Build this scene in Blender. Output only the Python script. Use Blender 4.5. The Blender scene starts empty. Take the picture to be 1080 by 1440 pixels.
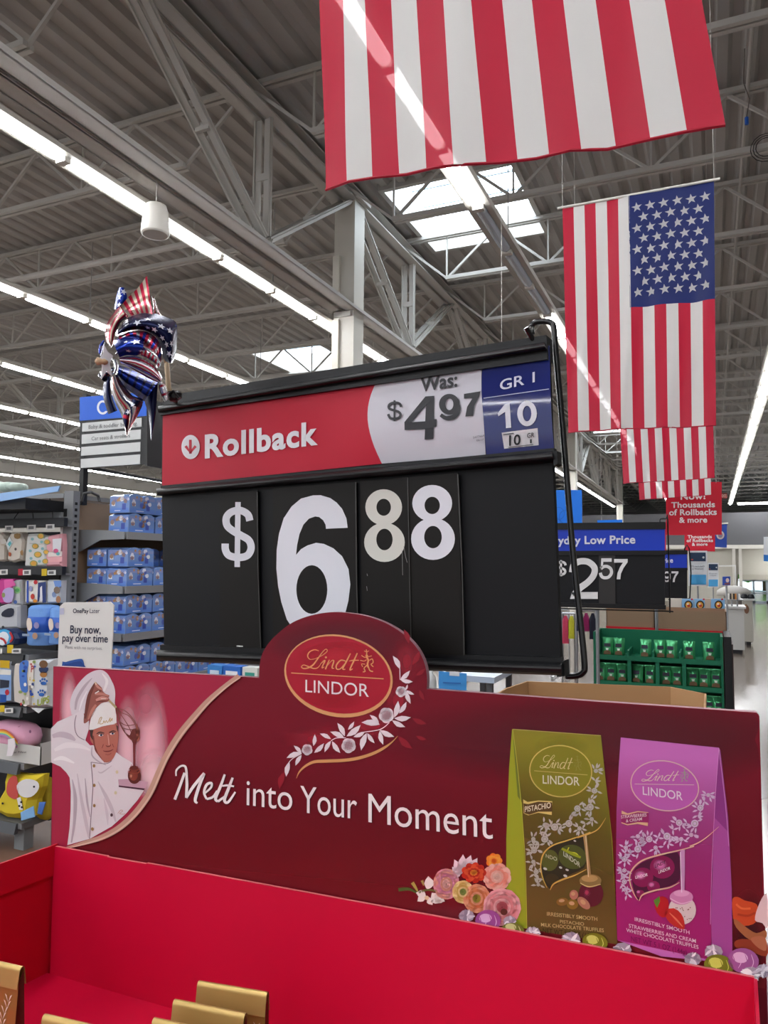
import bpy, bmesh, math, random
from mathutils import Vector, Matrix
from mathutils.geometry import tessellate_polygon
random.seed(7)
SC = bpy.context.scene
COL = SC.collection
# ------------------------------------------------------------------ camera
F = 1040.0
H = 1.75
CAM = Vector((0, 0, H))
_up = Vector((.009, 1, -.072)).normalized()
_y = Vector((460, -79, -F)); _y = (_y - _up * _y.dot(_up)).normalized()
_x = _y.cross(_up)
ROT = Matrix((_x, _y, _up))
cd = bpy.data.cameras.new('camera'); cam = bpy.data.objects.new('camera', cd); COL.objects.link(cam)
cam.matrix_world = Matrix.Translation(CAM) @ ROT.to_4x4()
cd.sensor_fit = 'VERTICAL'; cd.sensor_height = 36; cd.lens = F / 1440 * 36; cd.clip_start = .02; cd.clip_end = 300
SC.camera = cam
# ------------------------------------------------------------------ world, exposure
W = bpy.data.worlds.new('world'); SC.world = W; W.use_nodes = True
W.node_tree.nodes['Background'].inputs[0].default_value = (.93, .96, 1, 1)
W.node_tree.nodes['Background'].inputs[1].default_value = .55
LIGHT = 25.0
SC.view_settings.view_transform = 'Standard'; SC.view_settings.look = 'None'
SC.view_settings.gamma = 1; SC.view_settings.use_curve_mapping = False
SC.view_settings.exposure = 0.72
# ------------------------------------------------------------------ pixel -> world
def ray(x, y): return ROT @ Vector(((x - 540) / F, -(y - 720) / F, -1))
def ad(x, y, d): return CAM + ray(x, y) * d
def ay(x, y, Y): r = ray(x, y); return CAM + r * (Y / r.y)
def ax(x, y, X): r = ray(x, y); return CAM + r * (X / r.x)
def az(x, y, z): r = ray(x, y); return CAM + r * ((z - H) / r.z)
# ------------------------------------------------------------------ materials
def lin(c):
    c /= 255.0
    return c / 12.92 if c <= .04045 else ((c + .055) / 1.055) ** 2.4
def rgb(c):
    if isinstance(c, str): c = (int(c[0:2], 16), int(c[2:4], 16), int(c[4:6], 16))
    return tuple(lin(v) for v in c)
_M = {}
def mat(c, rough=.5, metal=0.0, emit=0.0, spec=.35, noise=0.0, nscale=20, bump=0.0, trans=0.0, coat=0.0):
    key = (c, rough, metal, emit, spec, noise, nscale, bump, trans, coat)
    if key in _M: return _M[key]
    m = bpy.data.materials.new('mat'); m.use_nodes = True; nt = m.node_tree; b = nt.nodes['Principled BSDF']
    r = rgb(c) + (1,)
    b.inputs['Base Color'].default_value = r; b.inputs['Roughness'].default_value = rough
    b.inputs['Metallic'].default_value = metal; b.inputs['Specular IOR Level'].default_value = spec
    b.inputs['Coat Weight'].default_value = coat; b.inputs['Coat Roughness'].default_value = .08
    if emit: b.inputs['Emission Color'].default_value = r; b.inputs['Emission Strength'].default_value = emit
    if noise or bump:
        n = nt.nodes.new('ShaderNodeTexNoise'); n.inputs['Scale'].default_value = nscale; n.inputs['Detail'].default_value = 4
        tc = nt.nodes.new('ShaderNodeTexCoord'); nt.links.new(tc.outputs['Object'], n.inputs['Vector'])
        if noise:
            mx = nt.nodes.new('ShaderNodeMix'); mx.data_type = 'RGBA'
            mx.inputs[6].default_value = tuple(v * (1 - noise) for v in r[:3]) + (1,)
            mx.inputs[7].default_value = tuple(min(1, v * (1 + noise)) for v in r[:3]) + (1,)
            nt.links.new(n.outputs['Fac'], mx.inputs[0]); nt.links.new(mx.outputs[2], b.inputs['Base Color'])
        if bump:
            bp = nt.nodes.new('ShaderNodeBump'); bp.inputs['Strength'].default_value = bump; bp.inputs['Distance'].default_value = .01
            nt.links.new(n.outputs['Fac'], bp.inputs['Height']); nt.links.new(bp.outputs[0], b.inputs['Normal'])
    _M[key] = m
    return m
def fadeink(c):
    key = ('fade', c)
    if key in _M: return _M[key]
    m = bpy.data.materials.new('soft_ink'); m.use_nodes = True; nt = m.node_tree; b = nt.nodes['Principled BSDF']
    b.inputs['Base Color'].default_value = rgb(c) + (1,); b.inputs['Roughness'].default_value = .45
    t = nt.nodes.new('ShaderNodeBsdfTransparent'); mx = nt.nodes.new('ShaderNodeMixShader'); a = nt.nodes.new('ShaderNodeAttribute')
    a.attribute_name = 'ink'
    nt.links.new(a.outputs['Fac'], mx.inputs[0]); nt.links.new(t.outputs[0], mx.inputs[1]); nt.links.new(b.outputs[0], mx.inputs[2])
    nt.links.new(mx.outputs[0], nt.nodes['Material Output'].inputs[0])
    _M[key] = m
    return m
def cloth(c):
    key = ('cloth', c)
    if key in _M: return _M[key]
    m = bpy.data.materials.new('flag_nylon'); m.use_nodes = True; nt = m.node_tree; b = nt.nodes['Principled BSDF']
    r = rgb(c) + (1,)
    b.inputs['Base Color'].default_value = r; b.inputs['Roughness'].default_value = .55
    tl = nt.nodes.new('ShaderNodeBsdfTranslucent'); tl.inputs[0].default_value = r
    tp = nt.nodes.new('ShaderNodeBsdfTransparent'); tp.inputs[0].default_value = tuple(min(1, v * .5 + .5) for v in r[:3]) + (1,)
    m1 = nt.nodes.new('ShaderNodeMixShader'); m1.inputs[0].default_value = .42
    m2 = nt.nodes.new('ShaderNodeMixShader'); m2.inputs[0].default_value = .013
    nt.links.new(b.outputs[0], m1.inputs[1]); nt.links.new(tl.outputs[0], m1.inputs[2])
    nt.links.new(m1.outputs[0], m2.inputs[1]); nt.links.new(tp.outputs[0], m2.inputs[2])
    nt.links.new(m2.outputs[0], nt.nodes['Material Output'].inputs[0])
    _M[key] = m
    return m
# ------------------------------------------------------------------ objects
ORG = {}
def thing(name, label, cat, loc=(0, 0, 0), group=None, kind=None):
    o = bpy.data.objects.new(name, None); COL.objects.link(o); o.location = loc; o.empty_display_size = .05
    o['label'] = label; o['category'] = cat
    if group: o['group'] = group
    if kind: o['kind'] = kind
    ORG[o.name] = Vector(loc)
    return o
def tag(o, label, cat, group=None, kind=None):
    if label: o['label'] = label
    if cat: o['category'] = cat
    if group: o['group'] = group
    if kind: o['kind'] = kind
    return o
def origin(o): return ORG.get(o.name, Vector((0, 0, 0))) if o else Vector((0, 0, 0))
def mk(name, vs, fs, ms, fm=None, parent=None, smooth=False, loc=None, ink=None):
    org = origin(parent) if loc is None else Vector(loc)
    me = bpy.data.meshes.new(name); me.from_pydata([tuple(Vector(v) - org) for v in vs], [], fs)
    if not isinstance(ms, (list, tuple)): ms = [ms]
    for m in ms: me.materials.append(m)
    if fm: me.polygons.foreach_set('material_index', fm)
    if smooth: me.polygons.foreach_set('use_smooth', [True] * len(fs))
    if ink is not None:
        a = me.attributes.new('ink', 'FLOAT', 'POINT'); a.data.foreach_set('value', ink)
    me.update()
    o = bpy.data.objects.new(name, me); COL.objects.link(o)
    if parent: o.parent = parent; ORG[o.name] = org
    else: o.location = org; ORG[o.name] = org
    return o
class MB:
    def __init__(s): s.v = []; s.f = []; s.m = []; s.mi = 0; s.ms = []
    def use(s, m):
        if m not in s.ms: s.ms.append(m)
        s.mi = s.ms.index(m); return s
    def add(s, vs, fs):
        n = len(s.v); s.v += [Vector(v) for v in vs]; s.f += [tuple(i + n for i in f) for f in fs]; s.m += [s.mi] * len(fs); return s
    def hexa(s, p): return s.add(p, [(3, 2, 1, 0), (4, 5, 6, 7), (0, 1, 5, 4), (1, 2, 6, 5), (2, 3, 7, 6), (3, 0, 4, 7)])
    def box(s, x0, x1, y0, y1, z0, z1):
        return s.hexa([(x0, y0, z0), (x1, y0, z0), (x1, y1, z0), (x0, y1, z0), (x0, y0, z1), (x1, y0, z1), (x1, y1, z1), (x0, y1, z1)])
    def bar(s, p, q, w, h, upv=(0, 0, 1)):
        p = Vector(p); q = Vector(q); d = (q - p).normalized(); u = Vector(upv)
        if abs(d.dot(u)) > .98: u = Vector((1, 0, 0))
        a = d.cross(u).normalized() * w / 2; b = a.cross(d).normalized() * h / 2
        return s.hexa([p - a - b, p + a - b, q + a - b, q - a - b, p - a + b, p + a + b, q + a + b, q - a + b])
    def tube(s, pts, r, n=8, cap=True):
        pts = [Vector(p) for p in pts]; N = len(s.v); prev = None; vs = []
        rr = r if isinstance(r, (list, tuple)) else [r] * len(pts)
        for i, p in enumerate(pts):
            d = (pts[min(i + 1, len(pts) - 1)] - pts[max(i - 1, 0)]).normalized()
            if prev is None: a = d.orthogonal().normalized()
            else:
                a = prev - d * prev.dot(d); a.normalize()
            prev = a; b = d.cross(a)
            for k in range(n):
                t = 2 * math.pi * k / n; vs.append(p + (a * math.cos(t) + b * math.sin(t)) * rr[i])
        fs = []
        for i in range(len(pts) - 1):
            for k in range(n): fs.append((i * n + k, i * n + (k + 1) % n, (i + 1) * n + (k + 1) % n, (i + 1) * n + k))
        if cap: fs.append(tuple(range(n))[::-1]); fs.append(tuple((len(pts) - 1) * n + k for k in range(n)))
        return s.add(vs, fs)
    def lathe(s, c, prof, n=16, axis=(0, 0, 1), sq=1.0):
        c = Vector(c); d = Vector(axis).normalized(); a = d.orthogonal().normalized(); b = d.cross(a); vs = []; fs = []
        for r, h in prof:
            for k in range(n):
                t = 2 * math.pi * k / n; vs.append(c + d * h + (a * math.cos(t) + b * math.sin(t) * sq) * r)
        for i in range(len(prof) - 1):
            for k in range(n): fs.append((i * n + k, i * n + (k + 1) % n, (i + 1) * n + (k + 1) % n, (i + 1) * n + k))
        fs.append(tuple(range(n))[::-1]); fs.append(tuple((len(prof) - 1) * n + k for k in range(n)))
        return s.add(vs, fs)
    def build(s, name, m=None, parent=None, smooth=False, loc=None):
        return mk(name, s.v, s.f, m if m else s.ms, s.m if not m else None, parent, smooth, loc)
# ------------------------------------------------------------------ printed and cut flat shapes on a surface
def cr(pts, n=6, closed=False):
    out = []; N = len(pts)
    rng = range(N if closed else N - 1)
    for i in rng:
        if closed: a, b, c, d = pts[(i - 1) % N], pts[i], pts[(i + 1) % N], pts[(i + 2) % N]
        else: a, b, c, d = pts[max(i - 1, 0)], pts[i], pts[i + 1], pts[min(i + 2, N - 1)]
        for k in range(n):
            t = k / n
            out.append(tuple(.5 * (2 * b[j] + (c[j] - a[j]) * t + (2 * a[j] - 5 * b[j] + 4 * c[j] - d[j]) * t * t + (3 * b[j] - a[j] - 3 * c[j] + d[j]) * t ** 3) for j in range(len(b))))
    if not closed: out.append(tuple(pts[-1]))
    return out
def Z(x0, y0, s): return lambda *p: [(x0 + a / s, y0 + b / s) for a, b in p]
class Surf:
    """a real plane (or gently bowed sheet) in the scene; at() gives the point of it seen at a photo pixel"""
    def __init__(s, p0, u, n=None, step=.00025, bow=None):
        s.p0 = Vector(p0); s.u = Vector(u).normalized()
        s.n = Vector(n).normalized() if n else s.u.cross(Vector((0, 0, 1))).normalized()
        if s.n.dot(CAM - s.p0) < 0: s.n = -s.n
        s.v = s.n.cross(s.u).normalized()
        if s.v.z < 0: s.v = -s.v
        s.step = step; s.bow = bow
    def at(s, x, y, off=0.0):
        r = ray(x, y); o = off
        for _ in range(3 if s.bow else 1):
            P = CAM + r * ((s.p0 + s.n * o - CAM).dot(s.n) / r.dot(s.n))
            if s.bow: o = off + s.bow((P - s.p0).dot(s.u), (P - s.p0).dot(s.v))
        return P
    def slab(s, name, pts, front, back, m, parent=None, holes=None, edge=None, loc=None):
        """cut sheet: outline seen at its front face, thickness front-back along the normal"""
        loops = [pts] + (holes or [])
        f = []; vs = []
        fv = [[s.at(x, y, front) for x, y in L] for L in loops]
        flat = [p for L in fv for p in L]; n = len(flat)
        tri = tessellate_polygon(fv)
        vs = flat + [p + s.n * (back - front) for p in flat]
        fs = [tuple(t) for t in tri] + [tuple(i + n for i in reversed(t)) for t in tri]; fm = [0] * len(fs)
        b = 0
        for L in fv:
            k = len(L)
            for i in range(k): fs.append((b + i, b + (i + 1) % k, n + b + (i + 1) % k, n + b + i)); fm.append(1 if edge else 0)
            b += k
        return mk(name, vs, fs, [m] + ([edge] if edge else []), fm, parent, loc=loc)
_G = {}
def glyphs(txt, bold, sp):
    key = (txt, bold, sp)
    if key not in _G:
        c = bpy.data.curves.new('t', 'FONT'); c.body = txt; c.offset = bold; c.resolution_u = 4; c.space_character = sp
        o = bpy.data.objects.new('t', c); COL.objects.link(o)
        dg = bpy.context.evaluated_depsgraph_get(); e = o.evaluated_get(dg); me = e.to_mesh()
        _G[key] = ([tuple(v.co[:2]) for v in me.vertices], [tuple(p.vertices) for p in me.polygons])
        e.to_mesh_clear(); bpy.data.objects.remove(o); bpy.data.curves.remove(c)
    return _G[key]
CAP = .68
def inside(p, poly):
    c = False; j = len(poly) - 1
    for i in range(len(poly)):
        a, b = poly[i], poly[j]
        if (a[1] > p[1]) != (b[1] > p[1]) and p[0] < (b[0] - a[0]) * (p[1] - a[1]) / (b[1] - a[1]) + a[0]: c = not c
        j = i
    return c
class Art:
    clip = None
    def __init__(s, surf, base=0.0, rough=.45): s.s = surf; s.mb = MB(); s.base = base; s.r = rough; s.k = 1
    def P(s, x, y, k=None): return s.s.at(x, y, s.base + (s.k if k is None else k) * s.s.step)
    def M(s, c): return s.mb.use(mat(c, s.r) if isinstance(c, (str, tuple)) else c)
    def lv(s, k): s.k = k; return s
    def poly(s, pts, c, smooth=0, holes=None):
        if smooth: pts = cr(pts, smooth, True)
        s.M(c); loops = [[s.P(*p) for p in L] for L in [pts] + (holes or [])]
        flat = [p for L in loops for p in L]
        s.mb.add(flat, [tuple(t) for t in tessellate_polygon(loops)]); return s
    def ell(s, x, y, rx, ry, c, rot=0, n=24, hole=0, taper=0):
        ca, sa = math.cos(rot), math.sin(rot)
        def L(k): return [(x + k * rx * math.cos(t) * ca - k * ry * math.sin(t) * sa, y + k * rx * math.cos(t) * sa + k * ry * math.sin(t) * ca) for t in [2 * math.pi * i / n for i in range(n)]]
        return s.poly(L(1), c, holes=[L(hole)] if hole else None)
    def ring(s, x, y, rx, ry, hx, hy, c, n=32, dx=0, dy=0):
        A = [(x + rx * math.cos(2 * math.pi * i / n), y + ry * math.sin(2 * math.pi * i / n)) for i in range(n)]
        B = [(x + dx + hx * math.cos(2 * math.pi * i / n), y + dy + hy * math.sin(2 * math.pi * i / n)) for i in range(n)]
        s.M(c); s.mb.add([s.P(*p) for p in A + B], [(i, (i + 1) % n, n + (i + 1) % n, n + i) for i in range(n)]); return s
    def stroke(s, pts, w, c, n=6, closed=False):
        ws = w if isinstance(w, (list, tuple)) else [w] * len(pts)
        q = [(p[0], p[1], ws[i]) for i, p in enumerate(pts)]
        if n > 1: q = cr(q, n, closed)
        vs = []; N = len(q)
        for i, (x, y, ww) in enumerate(q):
            a = q[(i - 1) % N] if closed else q[max(i - 1, 0)]; b = q[(i + 1) % N] if closed else q[min(i + 1, N - 1)]
            dx, dy = b[0] - a[0], b[1] - a[1]; L = math.hypot(dx, dy) or 1
            nx, ny = -dy / L * ww / 2, dx / L * ww / 2
            vs += [s.P(x + nx, y + ny), s.P(x - nx, y - ny)]
        s.M(c); fs = [(2 * i, 2 * i + 1, 2 * i + 3, 2 * i + 2) for i in range(N - 1)]
        if closed: fs.append((2 * N - 2, 2 * N - 1, 1, 0))
        s.mb.add(vs, fs); return s
    def leaf(s, a, b, w, c, side=.15):
        dx, dy = b[0] - a[0], b[1] - a[1]; n = (-dy * w, dx * w)
        pt = lambda t, k: (a[0] + dx * t + n[0] * (k + side * math.sin(math.pi * t)), a[1] + dy * t + n[1] * (k + side * math.sin(math.pi * t)))
        up = [(0, 0), (.2, .30), (.45, .5), (.7, .38), (.9, .12), (1, 0)]; dn = [(.9, -.12), (.7, -.38), (.45, -.5), (.2, -.30)]
        return s.poly([pt(t, k) for t, k in up + dn], c)
    def blob(s, x, y, rx, ry, c, a=1.0, rot=0, n=20):
        """soft-edged printed patch"""
        if not hasattr(s, 'soft'): s.soft = []
        s.soft.append((x, y, rx, ry, c, a, rot, s.k)); return s
    def band(s, L, R, c, inks, nx=6):
        if not hasattr(s, 'bands'): s.bands = []
        s.bands.append((L, R, c, inks, nx, s.k)); return s
    def text(s, t, A, B, h, c, bold=0.0, sp=1.0, it=0.0):
        v, f = glyphs(t, bold, sp)
        x0 = min(p[0] for p in v); x1 = max(p[0] for p in v); w = x1 - x0
        s.M(c); PA = s.P(*A); PB = s.P(*B); d = PB - PA
        if s.s.bow:
            vs = [s.P(A[0] + (B[0] - A[0]) * ((x - x0) / w) + (y * it * h), A[1] + (B[1] - A[1]) * ((x - x0) / w) - y / CAP * h) for x, y in v]
        else:
            U = s.s.v * (s.P(A[0], A[1] - h) - PA).length
            vs = [PA + d * ((x - x0) / w) + U * (y / CAP) + d.normalized() * (y * it * U.length) for x, y in v]
        s.mb.add(vs, f); return s
    def digit(s, ch, x0, y0, x1, y1, c, w=.2, sh=0.0):
        """heavy sign-face numeral drawn in the pixel box (top-left, bottom-right); sh shears the baseline"""
        X = lambda a, b: (x0 + (x1 - x0) * a, y0 + (y1 - y0) * (1 - b) + sh * (x1 - x0) * a)
        W_ = (x1 - x0) * w
        if ch in '069':
            n = 32
            def EL(cx, cy, rx, ry): return [X(cx + rx * math.cos(2 * math.pi * i / n), cy + ry * math.sin(2 * math.pi * i / n)) for i in range(n)]
        if ch == '0': s.poly(EL(.5, .5, .5, .5), c, holes=[EL(.5, .5, .5 - w, .5 - w * .75)])
        elif ch == '9':
            s.poly(EL(.5, .66, .5, .34), c, holes=[EL(.48, .67, .5 - w, .34 - w * .8)])
            s.stroke([X(.9, .6), X(.86, .3), X(.68, .12), X(.45, .07), X(.22, .12), X(.1, .27)], [W_, W_, W_ * .95, W_ * .9, W_ * .9, W_], c)
        elif ch == '2':
            s.stroke([X(.1, .66), X(.16, .84), X(.36, .93), X(.66, .92), X(.88, .78), X(.86, .6), X(.66, .42), X(.36, .26), X(.16, .08)], [W_] * 7 + [W_ * 1.05] * 2, c)
            s.poly([X(.03, 0), X(1, 0), X(1, .17), X(.1, .17)], c)
        elif ch == '5':
            s.poly([X(.16, 1), X(.92, 1), X(.92, .83), X(.3, .83), X(.27, .62), X(.1, .45)], c)
            s.stroke([X(.12, .5), X(.35, .6), X(.62, .6), X(.86, .48), X(.9, .28), X(.7, .1), X(.4, .06), X(.18, .13), X(.08, .3)], W_, c)
        elif ch == '7':
            s.poly([X(.02, 1), X(1, 1), X(1, .84), X(.7, .55), X(.52, .28), X(.47, 0), X(.2, 0), X(.26, .3), X(.44, .6), X(.66, .82), X(.02, .82)], c)
        elif ch == '4':
            s.poly([X(.86, 1), X(.86, .36), X(1, .36), X(1, .2), X(.86, .2), X(.84, 0), X(.6, 0), X(.6, .2), X(0, .2), X(0, .38), X(.58, 1)], c, holes=[[X(.6, .76), X(.22, .36), X(.6, .36)]])
        elif ch == '8':
            s.ring(*X(.5, .735), (x1 - x0) * .455, (y1 - y0) * .265, (x1 - x0) * .17, (y1 - y0) * .12, c)
            s.ring(*X(.5, .29), (x1 - x0) * .5, (y1 - y0) * .29, (x1 - x0) * .2, (y1 - y0) * .145, c)
        elif ch == '1':
            s.poly([X(1, 1), X(1, 0), X(.62, 0), X(.62, .68), X(.1, .5), X(.0, .68), X(.4, .8), X(.7, 1)], c)
        elif ch == '$':
            s.stroke([X(.93, .68), X(.86, .82), X(.66, .89), X(.36, .88), X(.14, .77), X(.16, .6), X(.45, .51), X(.76, .43), X(.9, .28), X(.78, .13), X(.5, .08), X(.22, .12), X(.08, .32)], W_, c)
            s.stroke([X(.5, 1.02), X(.5, -.03)], W_ * .8, c, n=1)
        return s
    def build(s, name, parent=None, label=None):
        for L, R, c, inks, nx, k in getattr(s, 'bands', []):
            n = len(inks) - 1; vs = []; ink = []
            def sm(P, t): f = t * (len(P) - 1); i = min(int(f), len(P) - 2); f -= i; return (P[i][0] + (P[i + 1][0] - P[i][0]) * f, P[i][1] + (P[i + 1][1] - P[i][1]) * f)
            for j in range(n + 1):
                a, b = sm(L, j / n), sm(R, j / n)
                for i in range(nx + 1): t = i / nx; vs.append(s.P(a[0] + (b[0] - a[0]) * t, a[1] + (b[1] - a[1]) * t, k)); ink.append(inks[j])
            mk('gradient_print', vs, [(j * (nx + 1) + i, (j + 1) * (nx + 1) + i, (j + 1) * (nx + 1) + i + 1, j * (nx + 1) + i + 1) for j in range(n) for i in range(nx)], fadeink(c), None, parent, ink=ink)
        if hasattr(s, 'soft'):
            for i, (x, y, rx, ry, c, a, rot, k) in enumerate(s.soft):
                k += .07 * i; vs = [s.P(x, y, k)]; ink = [a]; n = 28; R = 5; ca, sa = math.cos(rot), math.sin(rot)
                mx = []
                for j in range(n):
                    t = 2 * math.pi * j / n; q = 1.0; f = lambda q: (x + rx * q * math.cos(t) * ca - ry * q * math.sin(t) * sa, y + rx * q * math.cos(t) * sa + ry * q * math.sin(t) * ca)
                    while s.clip and q > .04 and not inside(f(q), s.clip): q -= .03
                    mx.append(q)
                for r in range(1, R + 1):
                    for j in range(n):
                        t = 2 * math.pi * j / n; q = mx[j] * r / R; dx = rx * q * math.cos(t); dy = ry * q * math.sin(t)
                        vs.append(s.P(x + dx * ca - dy * sa, y + dx * sa + dy * ca, k)); ink.append(a * max(0, 1 - q * q) ** 1.2)
                fs = [(0, 1 + j, 1 + (j + 1) % n) for j in range(n)]
                for r in range(1, R):
                    b = 1 + (r - 1) * n
                    fs += [(b + j, b + n + j, b + n + (j + 1) % n, b + (j + 1) % n) for j in range(n)]
                mk('soft_print', vs, fs, fadeink(c), None, parent, ink=ink)
        if not s.mb.v: return None
        o = s.mb.build(name, None, parent)
        if label: o['label'] = label
        return o
def XY(x0, y0, s): return Z(x0, y0, s)
def copy_tree(o, loc, label=None):
    r = o.copy(); COL.objects.link(r); r.location = loc; ORG[r.name] = Vector(loc)
    if label: r['label'] = label
    for ch in o.children:
        c = ch.copy(); COL.objects.link(c); c.parent = r
        for g in ch.children:
            d = g.copy(); COL.objects.link(d); d.parent = c
    return r
# ================================================================== SETTING
STEEL = mat('c4c2bd', .5, noise=.04, nscale=3)
DECKM = mat('b4b2af', .55, noise=.05, nscale=2)
# floor: polished concrete
def floor_mat():
    m = bpy.data.materials.new('polished_concrete'); m.use_nodes = True; nt = m.node_tree; b = nt.nodes['Principled BSDF']
    n = nt.nodes.new('ShaderNodeTexNoise'); n.inputs['Scale'].default_value = 1.3; n.inputs['Detail'].default_value = 6
    r = nt.nodes.new('ShaderNodeValToRGB'); r.color_ramp.elements[0].color = rgb('54483f') + (1,); r.color_ramp.elements[1].color = rgb('6f645a') + (1,)
    tc = nt.nodes.new('ShaderNodeTexCoord'); nt.links.new(tc.outputs['Object'], n.inputs['Vector'])
    nt.links.new(n.outputs['Fac'], r.inputs[0]); nt.links.new(r.outputs[0], b.inputs['Base Color'])
    b.inputs['Roughness'].default_value = .16; b.inputs['Specular IOR Level'].default_value = .45
    return m
fl = MB(); fl.box(-30, 14, -16, 62, -.1, 0); tag(fl.build('floor', floor_mat()), None, None, kind='structure')
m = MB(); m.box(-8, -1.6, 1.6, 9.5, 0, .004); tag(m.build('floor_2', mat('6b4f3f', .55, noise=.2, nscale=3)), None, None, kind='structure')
DZ = 6.88
# corrugated roof deck with skylight openings; flutes run down the store
SKY = [(-4.0, -2.2, 8.9, 11.0), (-10.1, -8.2, 14.6, 16.9), (2.2, 4.0, 20.8, 23.2), (-4.0, -2.2, 26.5, 29.0), (-10.1, -8.2, 30.5, 33), (3.2, 5.2, 32.5, 35.0), (-16.2, -14.3, 21, 23.4)]
dv = []; df = []
pitch = .26; x = -30.0; xs = []
while x < 14: xs += [(x, 0), (x + .10, 0), (x + .14, .055), (x + .22, .055)]; x += pitch
ybr = sorted(set([-16, 62] + [s[2] for s in SKY] + [s[3] for s in SKY]))
for j in range(len(ybr) - 1):
    y0, y1 = ybr[j], ybr[j + 1]
    for i in range(len(xs) - 1):
        xm = (xs[i][0] + xs[i + 1][0]) / 2; ym = (y0 + y1) / 2
        if any(a < xm < b and c < ym < d for a, b, c, d in SKY): continue
        k = len(dv); dv += [(xs[i][0], y0, DZ + xs[i][1]), (xs[i + 1][0], y0, DZ + xs[i + 1][1]), (xs[i + 1][0], y1, DZ + xs[i + 1][1]), (xs[i][0], y1, DZ + xs[i][1])]
        df.append((k, k + 1, k + 2, k + 3))
tag(mk('ceiling', dv, df, DECKM), None, None, kind='structure')
GLOW = mat('e8f4ff', .5, emit=5.0)
for a, b, c, d in SKY:
    f = MB()
    for q in [(a - .05, a + .02, c, d), (b - .02, b + .05, c, d), (a - .05, b + .05, c - .05, c + .02), (a - .05, b + .05, d - .02, d + .05)]: f.box(*q, DZ - .05, DZ + .5)
    fo = f.build('window_skylight', STEEL); tag(fo, None, None, kind='structure')
    g = MB(); g.box(a, b, c, d, DZ + .48, DZ + .52); g.build('pane', GLOW, fo, loc=None)
    g = MB()
    for k in range(1, 4): g.box(a, b, c + (d - c) * k / 4 - .015, c + (d - c) * k / 4 + .015, DZ + .45, DZ + .49)
    g.build('glazing_bar', mat('9fb6c4', .4), fo)
# roof trusses (girders) down the store
def seg_i(m, x, y0, y1, z, w, h, t=.02):
    m.box(x - w / 2, x + w / 2, y0, y1, z - h / 2, z - h / 2 + t); m.box(x - w / 2, x + w / 2, y0, y1, z + h / 2 - t, z + h / 2)
    m.box(x - t / 2, x + t / 2, y0, y1, z - h / 2, z + h / 2)
def truss(X, ys, label):
    t = thing('roof_truss', label, 'truss', (X, 8.68, 5.17))
    y0, y1 = ys
    m = MB(); m.box(X - .19, X - .015, y0, y1, 5.10, 5.12); m.box(X + .015, X + .19, y0, y1, 5.10, 5.12)
    m.box(X - .035, X - .02, y0, y1, 5.10, 5.28); m.box(X + .02, X + .035, y0, y1, 5.10, 5.28); m.box(X + .18, X + .20, y0, y1, 5.10, 5.14); m.box(X - .20, X - .18, y0, y1, 5.10, 5.14)
    m.build('bottom_chord', STEEL, t)
    m = MB(); m.box(X - .17, X - .03, y0, y1, 6.60, 6.62); m.box(X + .03, X + .17, y0, y1, 6.60, 6.62); m.box(X - .04, X - .02, y0, y1, 6.60, 6.76); m.box(X + .02, X + .04, y0, y1, 6.60, 6.76); m.box(X - .17, X + .17, y0, y1, 6.75, 6.77)
    m.build('top_chord', STEEL, t)
    p = 2.12; k0 = math.ceil((y0 - 8.68) / p); k1 = int((y1 - 8.68) / p)
    def dbl(a, b):
        q = MB(); a = Vector(a); b = Vector(b); d = (b - a).normalized(); s_ = Vector((1, 0, 0)).cross(d).normalized() * 0
        for sx in (-.07, .07):
            o = Vector((sx, 0, 0)); q.bar(a + o, b + o, .018, .10, (1, 0, 0)); q.bar(a + o * 1.35, b + o * 1.35, .06, .015, (1, 0, 0))
        mid = (a + b) / 2; q.box(mid.x - .08, mid.x + .08, mid.y - .02, mid.y + .02, mid.z - .04, mid.z + .04)
        q.build('web_member', STEEL, t)
    for k in range(k0, k1 + 1):
        y = 8.68 + k * p
        if k % 2:                       # lower node: vertical and the two diagonals meet here
            dbl((X, y, 5.27), (X, y, 6.62))
            if k > k0: dbl((X, y - .05, 5.25), (X, y - p + .1, 6.62))
            if k < k1: dbl((X, y + .05, 5.25), (X, y + p - .1, 6.62))
    return t
truss(-4.38, (-14, 41.5), 'pale steel roof girder over the black price sign, joined to the box column')
truss(-16.6, (-14, 41.5), 'pale steel roof girder far left, seen past the blue aisle sign')
# columns
def column(X, Y, label):
    t = thing('steel_column', label, 'column', (X, Y, 0))
    m = MB(); m.box(X - .15, X + .15, Y - .15, Y + .15, 0, 6.62); m.build('shaft', mat('cfccc3', .45), t)
    m = MB(); m.box(X - .22, X + .22, Y - .2, Y + .2, 6.62, 6.66); m.box(X - .12, X + .12, Y - .18, Y + .18, 5.02, 5.09); m.build('cap_plate', STEEL, t)
    m = MB(); m.box(X - .145, X - .05, Y - .20, Y - .15, 1, 4.98); m.box(X - .145, X - .05, Y - .20, Y - .15, 5.3, 5.85); m.build('conduit_cover', mat('d8d4ca', .5), t)
    return t
column(-4.38, 8.68, 'square white steel column rising behind the black price sign')
column(-4.38, 26.1, 'white steel column beside the second flag, under the girder')
column(-4.38, 41.0, 'farthest white steel column, just in front of the dark gray wall')
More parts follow.
